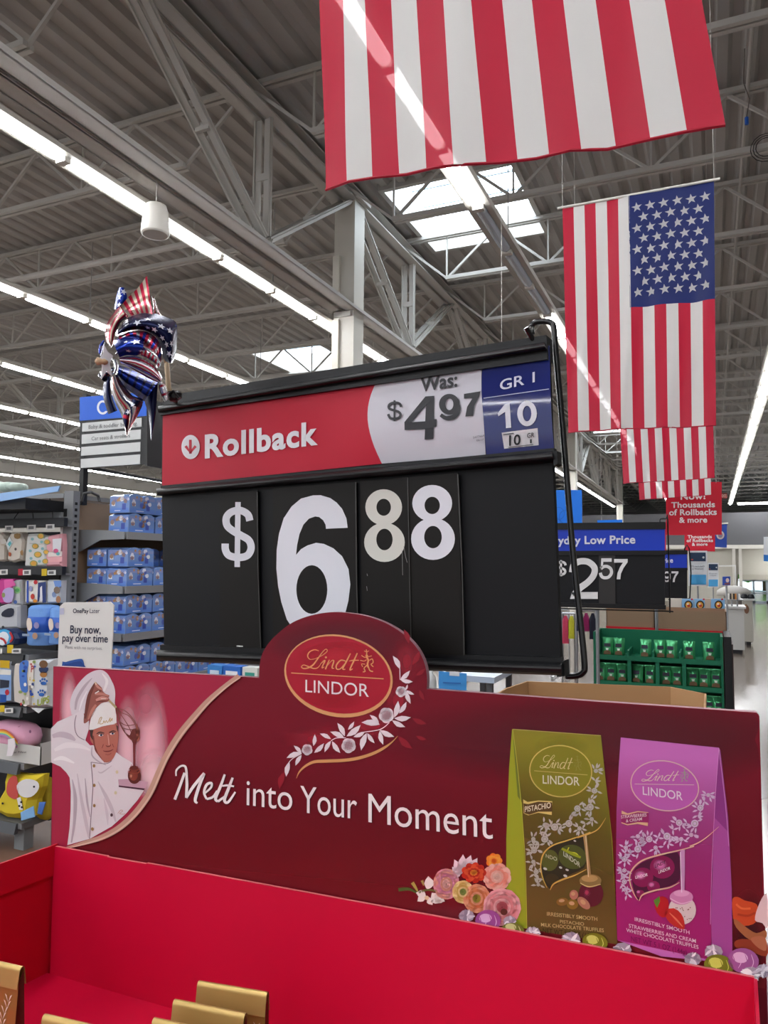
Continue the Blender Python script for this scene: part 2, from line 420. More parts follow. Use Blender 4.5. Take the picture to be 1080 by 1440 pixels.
# bar joists across the store
N_J = 27
ORD = ['first', 'second', 'third', 'fourth', 'fifth', 'sixth', 'seventh', 'eighth', 'ninth', 'tenth', 'eleventh', 'twelfth', 'thirteenth', 'fourteenth', 'fifteenth', 'sixteenth', 'seventeenth', 'eighteenth', 'nineteenth', 'twentieth', 'twenty-first', 'twenty-second', 'twenty-third', 'twenty-fourth', 'twenty-fifth', 'twenty-sixth', 'twenty-seventh', 'twenty-eighth', 'twenty-ninth', 'thirtieth']
for k in range(-2, N_J):
    Y = 6.3 + 2.07 * k
    t = thing('bar_joist', ORD[k + 2] + ' white open web bar joist counting away from the camera, under the roof deck', 'joist', (-10, Y, 6.1), 'bar joists under the roof deck')
    m = MB(); m.bar((-29, Y - .04, 6.80), (13, Y - .04, 6.80), .05, .05); m.bar((-29, Y + .04, 6.80), (13, Y + .04, 6.80), .05, .05); m.build('top_chord', STEEL, t)
    m = MB()
    for a, b in ((-28.5, -17.2), (-16.0, -5.2), (-3.6, 7.2), (8.5, 13)): m.bar((a, Y - .035, 6.12), (b, Y - .035, 6.12), .045, .055); m.bar((a, Y + .035, 6.12), (b, Y + .035, 6.12), .045, .055)
    m.build('bottom_chord', STEEL, t)
    m = MB(); r_ = .016 if k < 9 else .014
    for a, b in ((-28.5, -17.2), (-16.0, -5.2), (-3.6, 7.2)):
        n = 7; st = (b - a) / n
        m.bar((a - .75, Y, 6.78), (a, Y, 6.13), r_ * 2, r_ * 2); m.bar((b + .75, Y, 6.78), (b, Y, 6.13), r_ * 2, r_ * 2)
        for i in range(n):
            xa = a + st * i; m.bar((xa, Y, 6.12), (xa + st / 2, Y, 6.79), r_ * 2, r_ * 2); m.bar((xa + st / 2, Y, 6.79), (xa + st, Y, 6.12), r_ * 2, r_ * 2)
            m.bar((xa, Y, 6.12), (xa, Y, 6.79), r_ * 1.4, r_ * 1.4)
    m.build('web', STEEL, t)
# bridging rods and sprinkler pipes along the store
for X_, Z_, R_, lb in ((-12.4, 6.3, .016, 'thin white bridging rod left of the light rows'), (0.45, 6.72, .02, 'thin white pipe running above the row of flags'), (-7.0, 6.55, .03, 'white sprinkler pipe between the two light rows left of the column'), (2.6, 6.6, .02, 'thin white pipe right of the rightmost light row')):
    m = MB(); m.tube([(X_, 0.5, Z_), (X_, 41, Z_)], R_, 8); tag(m.build('ceiling_pipe', STEEL, None, loc=(X_, 0.5, Z_)), lb, 'pipe')
for Y_, lb in ((7.15, 'long white sprinkler main crossing above the near light row'), (14.6, 'far white sprinkler main crossing the light rows')):
    m = MB(); m.tube([(-28, Y_, 5.7), (-4.9, Y_, 5.7)], .04, 10); tag(m.build('sprinkler_pipe', STEEL, None, loc=(-28, Y_, 5.7)), lb, 'pipe')
# ------------------------------------------------------------------ light rows
LENS = mat('fbfcff', .5, emit=LIGHT); LENS_OFF = mat('9aa0a8', .25, spec=.8); HOUS = mat('b4b1a8', .45)
ROWS = [(.95, 'rightmost long light row, ending at the dark gray wall'), (-1.86, 'light row behind the flags, with unlit lenses beside the skylight'), (-4.72, 'long light row crossing behind the white speaker and column'),
        (-7.62, 'light row left of the pinwheel, second below the speaker'), (-10.6, 'light row meeting the top of the blue aisle sign'), (-13.55, 'light row behind the first white line of the aisle sign'),
        (-16.5, 'light row level with the lower white lines of the aisle sign'), (-20.0, 'light row running just under the far left girder'), (-24.0, 'lowest light row just above the toy shelf canopy')]
for X, lb in ROWS:
    t = thing('light_row', lb, 'light', (X, 2.15, 4.95))
    y0 = 2.15 - 14 * 1.03; y1 = 41.5
    m = MB(); m.box(X - .11, X + .11, y0, y1, 5.03, 5.035); m.hexa([(X - .11, y0, 5.0), (X - .055, y0, 5.0), (X - .055, y1, 5.0), (X - .11, y1, 5.0), (X - .125, y0, 5.03), (X - .05, y0, 5.06), (X - .05, y1, 5.06), (X - .125, y1, 5.03)])
    m.hexa([(X + .055, y0, 5.0), (X + .11, y0, 5.0), (X + .11, y1, 5.0), (X + .055, y1, 5.0), (X + .05, y0, 5.06), (X + .125, y0, 5.03), (X + .125, y1, 5.03), (X + .05, y1, 5.06)])
    m.box(X - .04, X + .04, y0, y1, 5.035, 5.09); m.build('housing', HOUS, t)
    m = MB()
    for i in range(1, int((y1 - y0) / 1.03)): m.box(X - .05, X + .05, y0 + i * 1.03 - .032, y0 + i * 1.03 + .032, 4.962, 5.03)
    m.build('lens_joint', mat('cfcdc6', .5), t)['kind'] = 'stuff'
    n = int((y1 - y0) / 1.03); rest = MB()
    for i in range(n):
        ya = y0 + i * 1.03 + .035; yb = ya + .96
        off = (X == -1.86 and 6.3 < ya < 8.4)
        near = (0 < ya < 16 if X > -10 else 5 < ya < 22)
        q = MB() if near else rest
        vs = []; seg = 6
        for yy in (ya, ya + .05, yb - .05, yb):
            rr = .035 if yy in (ya, yb) else .052
            for j in range(seg + 1):
                th = math.pi * j / seg; vs.append((X - rr * math.cos(th), yy, 5.01 - rr * math.sin(th)))
        fs = [(a * (seg + 1) + j, a * (seg + 1) + j + 1, (a + 1) * (seg + 1) + j + 1, (a + 1) * (seg + 1) + j) for a in range(3) for j in range(seg)]
        q.add(vs, fs)
        if near:
            o = q.build('lens', LENS_OFF if off else LENS, t)
            if off: o['label'] = 'unlit gray lens'
    if rest.v: rest.build('lens', LENS, t)['kind'] = 'stuff'
    y = 3.2
    while y < 20: m = MB(); m.bar((X, y, 5.09), (X, y, 6.1), .008, .008); y += 4.14; m.build('hanger_wire', mat('8a8a88', .5), t)
# lights turned across the front of the store
for k, (xa, xb, Y, z, lb) in enumerate([(1.25, 3.2, 41.2, 5.0, 'crosswise light strip where the rightmost light row ends'), (3.7, 7, 41.2, 5.05, 'crosswise light strip above the dark wall, at the right edge'),
                                        (3.0, 7, 38.5, 3.75, 'crosswise light strip hanging low before the dark wall'), (2.9, 5.5, 41.4, 2.35, 'light strip under the dark wall band, above the entrance')]):
    t = thing('crosswise_light', lb, 'light', ((xa + xb) / 2, Y, z)); m = MB(); m.box(xa, xb, Y - .08, Y + .08, z + .04, z + .1); m.build('housing', HOUS, t)
    m = MB(); m.box(xa + .05, xb - .05, Y - .07, Y + .07, z - .04, z + .04); m.build('lens', LENS, t)
# ------------------------------------------------------------------ front wall with entrance
m = MB(); m.box(-30, 14, 42, 42.4, 2.85, 4.62); tag(m.build('wall_front_upper', mat('5b5b5e', .7, noise=.05)), None, None, kind='structure')
m = MB(); m.box(-30, 1.25, 42, 42.2, 0, 2.85); m.box(3.6, 14, 42, 42.2, 0, 2.85); m.box(1.25, 3.6, 42, 42.2, 1.45, 2.85); tag(m.build('wall_front_lower', mat('b3b0a4', .7)), None, None, kind='structure')
m = MB()
for xx in (1.0, 1.3): m.box(xx, xx + .14, 41.7, 42, 0, 2.8)
m.box(-30, 14, 41.8, 42, 2.75, 2.95); tag(m.build('trim_1', mat('c9c6bd', .6)), None, None, kind='structure')
m = MB(); m.box(-30, 1, 61.8, 62, 0, 7); m.box(8, 14, 61.8, 62, 0, 7); m.box(1, 8, 61.8, 62, 3, 7); tag(m.build('wall_far', mat('9a9a9a', .8)), None, None, kind='structure')
m = MB(); m.box(-30, -29.8, -16, 62, 0, 7); tag(m.build('wall_left', mat('c6c3bb', .8)), None, None, kind='structure')
m = MB(); m.box(13.8, 14, -16, 62, 0, 7); tag(m.build('wall_right', mat('c6c3bb', .8)), None, None, kind='structure')
dr = thing('entrance_door', 'bright glass sliding entrance doors at the far right end of the aisle', 'door', (2.4, 42, 0))
m = MB(); m.box(1.3, 3.6, 41.85, 41.95, 1.18, 1.45); m.build('header', mat('a9a598', .6), dr)
for xx in (1.35, 1.95, 2.55, 3.15):
    m = MB(); m.box(xx, xx + .05, 41.9, 41.95, 0, 1.18); m.box(xx + .55, xx + .6, 41.9, 41.95, 0, 1.18); m.box(xx, xx + .6, 41.9, 41.95, 1.12, 1.18); m.box(xx, xx + .6, 41.9, 41.95, 0, .12); m.box(xx, xx + .6, 41.9, 41.95, .48, .53); f = m.build('door_leaf', mat('8e9aa2', .4), dr)
    g = MB(); g.box(xx + .05, xx + .55, 41.92, 41.93, .12, 1.12)
    gm = mat('cfe6f0', .05, spec=.8)
    bm_ = bpy.data.materials.get('clear_glass')
    if not bm_:
        bm_ = bpy.data.materials.new('clear_glass'); bm_.use_nodes = True; b_ = bm_.node_tree.nodes['Principled BSDF']; b_.inputs['Transmission Weight'].default_value = 1; b_.inputs['Roughness'].default_value = .0; b_.inputs['IOR'].default_value = 1.02
    g.build('pane', bm_, f)
# outside the doors
m = MB(); m.box(-5, 12, 62, 110, -.12, -.02); tag(m.build('ground_outside', mat('b9d2df', .8)), None, None, kind='structure')
rnd = random.Random(3)
for k, xx in enumerate((0.6, 3.9, 7.6)):
    t = thing('shade_tree', 'green tree outside the glass doors, ' + ('left', 'middle', 'right')[k] + ' one', 'tree', (xx, 64 + 3 * k, -.05))
    m = MB(); m.tube([(xx, 64 + 3 * k, -.05), (xx, 64 + 3 * k, 1.6)], .15, 6); m.build('trunk', mat('6a5644', .9), t)
    m = MB()
    for i in range(14): c_ = (xx + rnd.uniform(-1.3, 1.3), 64 + 3 * k + rnd.uniform(-.8, .8), 1.9 + rnd.uniform(-.9, 1.4)); m.lathe(c_, [(.05, -.5), (.45, -.3), (.6, 0), (.4, .35), (.05, .5)], 7)
    m.build('crown', mat('5f9a3c', .9), t)
sun = bpy.data.lights.new('sun', 'SUN'); sun.energy = 9; sun.angle = .02; so = bpy.data.objects.new('sun', sun); COL.objects.link(so); so.rotation_euler = (.7, 0, -.4)
# ================================================================== LINDOR HEADER BOARD
d_ = -ray(-2016, 800)
BN = Surf(ad(1068, 1003, .95), d_)
WHITE = 'e6e3e4'
hb = thing('header_board', 'wide burgundy chocolate header board with rounded crest and a printed chef, behind the red bin', 'sign', BN.at(560, 1300))
outline = [(75, 937), (220, 945)] + cr([(364, 953), (365, 936), (369, 919), (379, 903), (393, 889), (412, 875), (437, 865.5), (465, 861), (493, 862.5), (521, 868), (548, 879), (570.6, 894.4), (587, 912.5), (597, 933), (600.5, 953), (600, 969)], 4) + [(830, 986), (1064, 1002), (1068, 1007), (1073, 1200), (1081, 1470), (70, 1390), (72, 1190)]
BN.slab('board', outline, 0, -.012, mat('740c22', .5, spec=.25), hb, edge=mat('a8808a', .7))
a = Art(BN); a.clip = outline
# tonal print: richer red low on the left, wine toward the top
a.lv(1)
a.k = .5; a.band([(75, 1000), (72, 1300)], [(1068, 1090), (1076, 1390)], '7c0014', [0, .15, .35, .55, .75, .9, 1], 8); a.k = 1; a.blob(850, 1040, 330, 70, '5c1022', .7); a.blob(480, 905, 110, 40, '661229', .7)
a.build('tonal_print', hb)
# photo panel with the chef
ph = Art(BN, .0006)
z3 = XY(60, 920, 3.6); zu = XY(60, 930, 7.2); zl = XY(60, 1060, 7.2)
sw_out = z3((1005, 114), (935, 165), (850, 240), (780, 318), (720, 390), (672, 460), (632, 530), (600, 600), (566, 680), (527, 750), (468, 825), (395, 890), (310, 937), (220, 966), (120, 978))
ph.clip = [(75.2, 938), (220, 946)] + [(p[0] - 4, p[1]) for p in z3((1005, 114), (935, 165), (850, 240), (780, 318), (720, 390), (672, 460), (632, 530), (600, 600), (566, 680), (527, 750), (468, 825), (395, 890), (310, 937), (220, 966), (120, 978))] + [(72.5, 1189)]
ph.lv(0).poly([(75.2, 938), (220, 946)] + [(p[0] - 2, p[1]) for p in sw_out] + [(72.5, 1189)], 'a51c40')
ph.lv(1)
ph.blob(97, 1000, 14, 60, 'f5b9c6', .9); ph.blob(180, 1050, 20, 75, 'f0c0cb', .9); ph.blob(212, 1050, 26, 95, 'f3b4c2', .95); ph.blob(205, 990, 22, 34, 'cf6a80', .6)
ph.blob(215, 1090, 24, 40, 'ffd8df', .8);
CH, CS, CD = 'dcd3d8', 'c9bcc4', 'b5a6b0'
SK, SKD, SKL = 'b4695a', '7d3d36', 'd3958a'
ph.lv(2)
ph.poly(zu((290, 520), (275, 430), (300, 330), (350, 240), (430, 150), (500, 105), (560, 88), (610, 92), (660, 130), (700, 200), (725, 260), (735, 330), (730, 420), (735, 480), (640, 480), (480, 560), (400, 520), (300, 540)), 'd5cbd2', 4)
ph.lv(3).stroke(zu((330, 490), (350, 380), (420, 260), (500, 170)), [2.5, 4, 4, 1], CD); ph.stroke(zu((370, 500), (400, 400), (450, 300)), [1, 2.5, 1], 'e8e2e6'); ph.stroke(zu((620, 300), (650, 200), (600, 120)), [3, 4, 1], 'e9e4e6')
ph.lv(3)
body = zu((84, 680), (150, 612), (240, 572), (330, 530), (412, 482), (425, 620), (470, 600), (466, 690), (432, 800), (480, 850), (520, 850), (530, 900)) + zl((560, 0), (625, 90), (700, 40)) + zu((745, 920), (800, 962), (880, 1010), (915, 1060)) + zl((905, 90), (860, 180), (870, 290)) + zl((1025, 372), (960, 470), (840, 610), (700, 735), (480, 860), (250, 925), (272, 750), (283, 560), (285, 380), (272, 240), (240, 190), (180, 130), (86, 88))
ph.poly(body, CH)
ph.lv(4)
for pts, w, c in [(zl((300, 260), (330, 450), (320, 700), (290, 900)), [1, 5, 4, 2], CD), (zl((350, 200), (390, 450), (440, 700), (470, 850)), [1, 4, 5, 3], CS), (zl((430, 250), (450, 480), (480, 640)), [1, 3, 1], CD),
                  (zl((560, 280), (640, 430), (700, 560), (740, 690)), [1, 5, 5, 2], CS), (zl((700, 120), (600, 190), (560, 180)), [1, 2, 1], CS), (zl((620, 450), (650, 600), (660, 720)), [1, 4, 1], 'cfc3cb'),
                  (zu((120, 900), (240, 850), (380, 860), (480, 900)), [4, 8, 6, 2], 'e7e0e3'), (zu((100, 760), (180, 740), (270, 760), (330, 800)), [5, 8, 8, 3], 'c3b3be'), (zu((110, 1000), (200, 980), (320, 1030)), [2, 6, 2], 'ece7e9'),
                  (zu((340, 545), (325, 620), (330, 700), (360, 760), (425, 798)), [1, 1.2, 1.2, 1.2, 1], '8a7884'), (zl((490, 85), (507, 300), (505, 400), (485, 700), (475, 860)), 1.1, '7d6c78'), (zl((490, 85), (640, 100), (700, 70)), 1, '8d7c88'),
                  (zu((500, 860), (500, 950), (560, 1010), (640, 1050)), [1, 2, 2, 1], 'b9abb5')]: ph.stroke(pts, w, c)
# hat band
ph.lv(5).poly(zu((470, 690), (480, 610), (500, 540), (535, 480), (590, 430), (640, 415), (700, 432), (733, 470), (748, 622), (690, 642), (600, 660), (510, 692)), 'e5e2e0', 2)
ph.lv(6).stroke(zu((560, 635), (580, 575), (600, 570), (575, 630), (610, 628), (620, 600), (630, 625), (645, 598), (655, 622), (675, 590), (685, 570), (680, 615), (705, 575), (700, 605)), .9, 'c3a36a', n=3)
# face
ph.lv(5).poly(zu((500, 700), (482, 760), (487, 810), (518, 850), (530, 905), (570, 960), (612, 1010), (650, 1025), (700, 1000), (740, 930), (757, 850), (768, 760), (762, 690), (748, 625), (690, 645), (600, 662), (512, 694)), SK, 3)
ph.lv(6)
ph.poly(zu((474, 694), (515, 692), (505, 740), (512, 800), (500, 790), (484, 758)), '3a2622'); ph.poly(zu((742, 640), (762, 660), (764, 720), (752, 690)), '4a2f2a')
ph.poly(zu((500, 745), (520, 760), (530, 850), (560, 930), (610, 1000), (575, 965), (530, 900), (515, 840)), SKD);
ph.stroke(zu((545, 735), (580, 718), (625, 728)), [1, 1.8, 1], '3c2420'); ph.stroke(zu((672, 722), (710, 705), (745, 712)), [1, 1.8, .8], '3c2420')
ph.ell(*zu((590, 748))[0], 3.4, 1.7, 'e8dcd8', -.1); ph.ell(*zu((705, 732))[0], 3.4, 1.6, 'e8dcd8', -.1)
ph.lv(7).ell(*zu((592, 747))[0], 1.6, 1.6, '2b3550'); ph.ell(*zu((708, 731))[0], 1.5, 1.5, '2b3550'); ph.stroke(zu((562, 742), (590, 732), (620, 744)), .7, '2c1714'); ph.stroke(zu((682, 728), (705, 720), (735, 728)), .7, '2c1714')
ph.stroke(zu((660, 740), (668, 800), (672, 850)), [1, 1.4, 1], 'd39a8c'); ph.stroke(zu((640, 850), (655, 862), (680, 858), (690, 842)), [.8, 1.5, 1.5, .6], SKD); ph.stroke(zu((612, 905), (640, 912), (680, 908), (715, 890)), [.6, 1.6, 1.6, .8], '7a2f30'); ph.stroke(zu((600, 880), (615, 840)), .8, SKD); ph.stroke(zu((720, 870), (705, 835)), .8, SKD)
ph.stroke(zu((635, 940), (665, 945), (695, 930)), 1.2, '9a5248')
# hand and fingers
ph.lv(5).poly(zu((415, 622), (420, 540), (440, 440), (455, 350), (490, 280), (530, 212), (550, 222), (600, 270), (606, 300), (640, 330), (676, 345), (665, 370), (682, 395), (645, 412), (590, 425), (545, 480), (510, 545), (475, 590), (440, 622)), '96574c', 2)
ph.lv(6)
for pts, w, c in [(zu((530, 215), (500, 280), (470, 350), (450, 450), (430, 580)), [1.5, 4, 5, 5, 3], '6f3831'), (zu((535, 225), (560, 260), (600, 285)), [3, 3.2, 1.5], 'c98a7e'), (zu((530, 330), (600, 330), (665, 350)), [3, 4, 2], 'c07f73'), (zu((540, 395), (600, 370), (660, 378)), [3, 4.5, 2.5], 'cf9086'),
                  (zu((545, 410), (600, 405), (640, 405)), [1, 1.5, .6], '6a2f2c'), (zu((525, 320), (560, 300), (590, 300)), [1, 2, 1], '5c2724'), (zu((460, 590), (500, 500), (540, 440)), [2, 4, 3], 'bd7b6c')]: ph.stroke(pts, w, c, n=3)
ph.lv(7).stroke(zu((530, 325), (570, 300)), 1.6, 'e7dcd6', n=1); ph.stroke(zu((528, 212), (545, 235)), 1.8, 'e6cfae', n=1); ph.stroke(zu((590, 380), (640, 380)), 1, 'e8d4cc', n=1)
# whisk, melted chocolate and truffle
ph.lv(7).stroke(zu((670, 395), (745, 470)), [2.6, 3.4], 'b7a177', n=1)
for pts in [((745, 470), (770, 600), (830, 720), (915, 800)), ((745, 475), (800, 520), (880, 560), (950, 680), (930, 800)), ((750, 480), (820, 580), (880, 680), (920, 790)), ((745, 470), (860, 520), (960, 660), (975, 740), (935, 810)), ((750, 480), (790, 640), (860, 760), (920, 810)), ((790, 620), (850, 650), (930, 640)), ((800, 670), (870, 690), (950, 690))]:
    ph.stroke(zu(*pts), .9, '7b4238')
ph.poly(zu((840, 725), (880, 750), (905, 690), (940, 680), (965, 680), (978, 750), (950, 810), (935, 850), (920, 850), (900, 800)), '6e2b25', 2)
ph.stroke(zu((925, 820), (925, 960), (925, 1075)), [3.2, 2.4, 2.6], '7a2424'); ph.poly(zu((945, 640), (975, 700), (985, 780), (960, 820), (950, 790)), 'a25a4a')
ph.lv(5).poly(zl((765, 260), (860, 255), (1070, 285), (1040, 352), (770, 322)), 'c49aab'); ph.lv(6).poly(zl((770, 320), (1035, 352), (1022, 368), (770, 336)), '4a1f35')
ph.lv(7).ell(*zl((928, 222))[0], 9.2, 11.5, '5d1f18'); ph.lv(8).ell(*zl((920, 215))[0], 6, 8, '86382a'); ph.stroke(zl((868, 178), (900, 195), (960, 195), (988, 170)), 1.6, '9c4a38'); ph.stroke(zl((875, 150), (905, 165), (955, 165), (978, 150)), 1.6, '8a3c2d'); ph.ell(*zl((925, 142))[0], 6, 3, '6a241c'); ph.blob(*zl((895, 225))[0], 2.5, 4, 'd88a70', .8)
for (x_, y_), c in [(q, '9a7548') for q in zl((520, 122), (522, 320), (522, 525), (502, 762))] + [(q, 'd6c9a5') for q in zl((752, 185), (738, 395))] + [(zl((698, 620))[0], '5b4048')]: ph.ell(x_, y_, 1.9, 2.4, c)
ph.stroke(zl((760, 605), (790, 570), (810, 580), (780, 605), (825, 612), (830, 600)), .7, 'c99a8a')
ph.lv(9)
w_ = [2, 6.5, 8, 9, 9.5, 9.5, 9, 9, 9, 9, 9, 8.5, 7.5, 5.5, 1.5]
mid = [(p[0] - (3 if i < 9 else 2), p[1] - (1 if i < 9 else 3.2)) for i, p in enumerate(sw_out)]
mid[-1] = sw_out[-1]; w_[0] = 7
ph.stroke(mid, w_, 'c59a86'); ph.lv(10).stroke([(p[0] + 2, p[1] + 1.2) for p in mid], [1] + [2.2] * 13 + [.5], 'e0bdaa')
ph.build('chef_print', hb, 'printed photograph of a chef in a tall white hat holding a whisk over a truffle')
# ---- shared logo drawing: coordinates as in the crest, moved by an affine map
def aff(src, dst):
    (x0, y0), (x1, y1), (x2, y2) = src
    A = Matrix(((x0, y0, 1), (x1, y1, 1), (x2, y2, 1))).inverted()
    cx = A @ Vector([d[0] for d in dst]); cy = A @ Vector([d[1] for d in dst])
    return lambda p: (cx[0] * p[0] + cx[1] * p[1] + cx[2], cy[0] * p[0] + cy[1] * p[1] + cy[2])
def lindt_logo(a, T, sc, c_s, c_l, c_r, lion=None):
    lion = lion or c_s
    S = lambda w, *p: a.stroke([T(q) for q in p], [x * sc for x in w] if isinstance(w, list) else w * sc, c_s, n=5)
    S([1, 1.3, 1.6, 1.6, 1, .9], (288, 190), (255, 182), (218, 198), (203, 230), (222, 255), (262, 250))
    S([.9, 1, 1.1, 1.1, 1.3, 1.9, 2.1, 2], (262, 250), (318, 222), (352, 192), (340, 178), (312, 205), (280, 250), (245, 296), (212, 318))
    S([2, 1.6, 1.2, 1.2, 1.4, 1.6, 1.2, .8], (212, 318), (178, 325), (156, 314), (172, 298), (205, 308), (248, 324), (280, 318), (302, 292))
    S([.9, 2, 1.6, .8], (300, 290), (335, 262), (312, 318), (330, 312), ); a.ell(*T((342, 240)), 1.5 * sc, 1.4 * sc, c_s)
    S([1.2, 1.9, 1.9], (368, 258), (352, 295), (338, 330)); S([.8, 1, 1.8, 1.8, 1], (350, 305), (385, 266), (402, 268), (388, 318), (405, 322))
    S([1.2, 1.8, 2, 1.8, 1.5, 1.4], (496, 270), (455, 262), (422, 298), (424, 328), (452, 326), (486, 288)); S([1.6, 2, 1.8, 1], (528, 210), (498, 270), (470, 326), (490, 330))
    S([1.8, 2.1, 1.9, 1], (580, 208), (552, 270), (524, 334), (546, 326)); S([.8, 1.6, 1], (518, 268), (552, 262), (592, 262))
    # rampant lion emblem
    L = lambda w, *p: a.stroke([T(q) for q in p], w * sc, lion, n=4)
    L(1.4, (648, 180), (652, 205), (648, 235)); L(1, (632, 190), (650, 198), (668, 190)); L(1, (612, 225), (640, 240), (690, 228)); L(1, (602, 262), (632, 268), (650, 258)); L(2.4, (652, 240), (664, 262), (658, 290), (664, 318)); L(1.3, (672, 262), (694, 252), (700, 280), (684, 292), (702, 312))
    L(1.1, (640, 292), (612, 290), (622, 312)); L(1.6, (654, 300), (632, 322), (640, 345), (622, 350)); L(1.6, (666, 316), (676, 340), (700, 348)); a.ell(*T((652, 228)), 1.9 * sc, 1.9 * sc, lion)
    a.stroke([T((78, 358)), T((780, 403))], 1.3 * sc, c_r, n=1)
z5 = XY(395, 880, 5.4); idT = lambda p: z5(p)[0]
cr_ = Art(BN, .0006); cr_.clip = [(476 + 72 * math.cos(i * .26 ) , 949 + 48 * math.sin(i * .26)) for i in range(24)]
cr_.lv(2).ell(476, 950.5, 77, 57.5, 'd9a06b', math.radians(12), 48); cr_.lv(3).ell(475.6, 949, 74.2, 53.6, 'a8102c', math.radians(12), 48)
cr_.lv(4).blob(476, 925, 60, 30, 'c4122f', .8); cr_.blob(465, 980, 50, 22, 'b50c28', .5)
cr_.lv(5); lindt_logo(cr_, idT, 1.0, 'dc9c66', 'dc9c66', 'dc9c66')
cr_.lv(5).text('LINDOR', z5((186, 503))[0], z5((668, 540))[0], 17.2, 'e8dfe2', .0, 1.0)
cr_.build('crest_print', hb, 'red oval crest with gold script and lion emblem')
# floral garland
g_ = Art(BN, .0006); g_.clip = outline; zb = XY(395, 980, 5.143); za = z5
g_.lv(1)
for x_, y_, rx, ry in [(450, 1040, 60, 22), (520, 1020, 50, 26), (560, 985, 26, 34), (572, 930, 20, 34)]: g_.blob(x_, y_, rx, ry, 'a3122e', .75)
for b_, t_ in [((575, 905), (568, 885)), ((580, 935), (590, 915)), ((585, 950), (598, 940)), ((580, 1010), (600, 1018)), ((585, 1035), (600, 1040)), ((560, 1035), (580, 1053)), ((590, 970), (597, 985)), ((400, 1085), (393, 1110))]:
    g_.lv(2).leaf(b_, t_, .35, '8e1428')
LEAF = 'e4dce2'
g_.lv(3)
for b_, t_ in [((150, 410), (92, 352)), ((150, 405), (40, 442)), ((62, 470), (38, 578)), ((150, 420), (105, 498)), ((235, 355), (245, 270)), ((240, 405), (312, 335)), ((362, 305), (282, 266)), ((362, 318), (316, 400)), ((370, 320), (430, 406)), ((460, 300), (356, 252)), ((462, 285), (408, 188)), ((475, 285), (577, 203)), ((485, 238), (530, 178)), ((525, 290), (610, 250)), ((620, 262), (580, 388)), ((625, 262), (678, 335)), ((715, 245), (740, 346)), ((715, 240), (820, 288)), ((715, 200), (582, 185)), ((710, 195), (642, 130)), ((820, 150), (848, 28)), ((855, 120), (908, 35)), ((820, 155), (940, 148)), ((805, 170), (900, 218))]:
    B_, T_ = zb(b_, t_); g_.leaf(B_, T_, .34, LEAF)
for b_, t_ in [((905, 330), (850, 228)), ((905, 412), (980, 340)), ((908, 410), (1003, 425)), ((945, 490), (962, 445)), ((950, 490), (1013, 522)), ((950, 495), (985, 592))]:
    B_, T_ = za(b_, t_); g_.leaf(B_, T_, .34, LEAF)
for p in [zb((40, 500), (80, 450), (150, 410)), zb((362, 318), (400, 298), (470, 296)), zb((600, 255), (700, 240), (745, 220), (785, 185)), za((903, 320), (905, 410))]: g_.stroke(p, 1.1, LEAF)
for (x_, y_), r_ in [(zb((190, 382))[0], 7.6), (zb((490, 352))[0], 10.2), (zb((763, 133))[0], 10.6), (za((912, 500))[0], 7.4)]:
    for k in range(5): t_ = k * 1.2566 + .4; g_.ell(x_ + r_ * .36 * math.cos(t_), y_ + r_ * .38 * math.sin(t_), r_ * .66, r_ * .68, LEAF, 0, 14)
    g_.lv(4)
    for i in range(-2, 3):
        for j in range(-2, 3):
            if i * i + j * j < 6: g_.ell(x_ + i * r_ * .22 + j * .4, y_ + j * r_ * .22 - i * .5, r_ * .075, r_ * .075, 'a8405a', 0, 6)
    g_.lv(3)
g_.lv(3).stroke(zb((112, 590), (132, 545), (175, 502), (240, 470), (330, 464), (450, 459), (560, 443), (660, 412), (740, 372), (800, 330), (845, 283)), [.5, 2, 3, 4, 4.4, 4.4, 4.4, 4.2, 3.6, 2, .5], 'd29a62')
g_.build('garland_print', hb, 'white printed leaf and berry garland above a gold sweep')
# slogan
t_ = Art(BN, .0006); zm = XY(230, 1060, 4.32)
def melt(dx, dy, c, k):
    t_.lv(k)
    def S(w, *p): t_.stroke([(q[0] + dx, q[1] + dy) for q in zm(*p)], w, c, n=5)
    S([2.2, 2.6, 2.8, 3.2, 3.6], (76, 135), (78, 100), (105, 75), (132, 78), (140, 120)); S([3.2, 4, 4, 3.6], (138, 100), (142, 180), (140, 230), (138, 268))
    S([3.6, 3.8, 4], (128, 115), (98, 200), (68, 278)); S([3.6, 4.2, 4.2], (138, 268), (180, 200), (248, 118)); S([4.2, 4.4, 4.2, 2.6], (245, 122), (215, 200), (192, 280), (206, 300))
    S([2.6, 3, 3.4, 3.8, 3.4, 3], (250, 240), (288, 205), (290, 178), (262, 188), (246, 235), (262, 275)); S([3, 3.4, 3], (262, 275), (300, 262), (326, 225))
    S([3, 4, 4.2, 3.4], (372, 125), (345, 200), (316, 270), (330, 290)); S([3.4, 3], (330, 290), (385, 250)); S([3.2, 4.2, 4.2, 3.6, 2.6], (420, 145), (395, 210), (370, 280), (392, 294), (436, 232)); S([2.2, 3, 2.4], (356, 196), (385, 192), (428, 198))
melt(.9, 1.1, '3f0712', 1); melt(0, 0, 'f0ecec', 2)
for dx, k, c in ((1.0, 1, '3f0712'), (0, 2, 'f0ecec')):
    t_.lv(k)
    t_.text('into', (346.5 + dx, 1132 + dx), (411 + dx, 1140 + dx), 36, c); t_.text('Your', (422 + dx, 1142 + dx), (502 + dx, 1152 + dx), 37, c); t_.text('Moment', (518 + dx, 1156 + dx), (693 + dx, 1180 + dx), 40, c)
t_.build('lettering', hb, 'white slogan lettering')
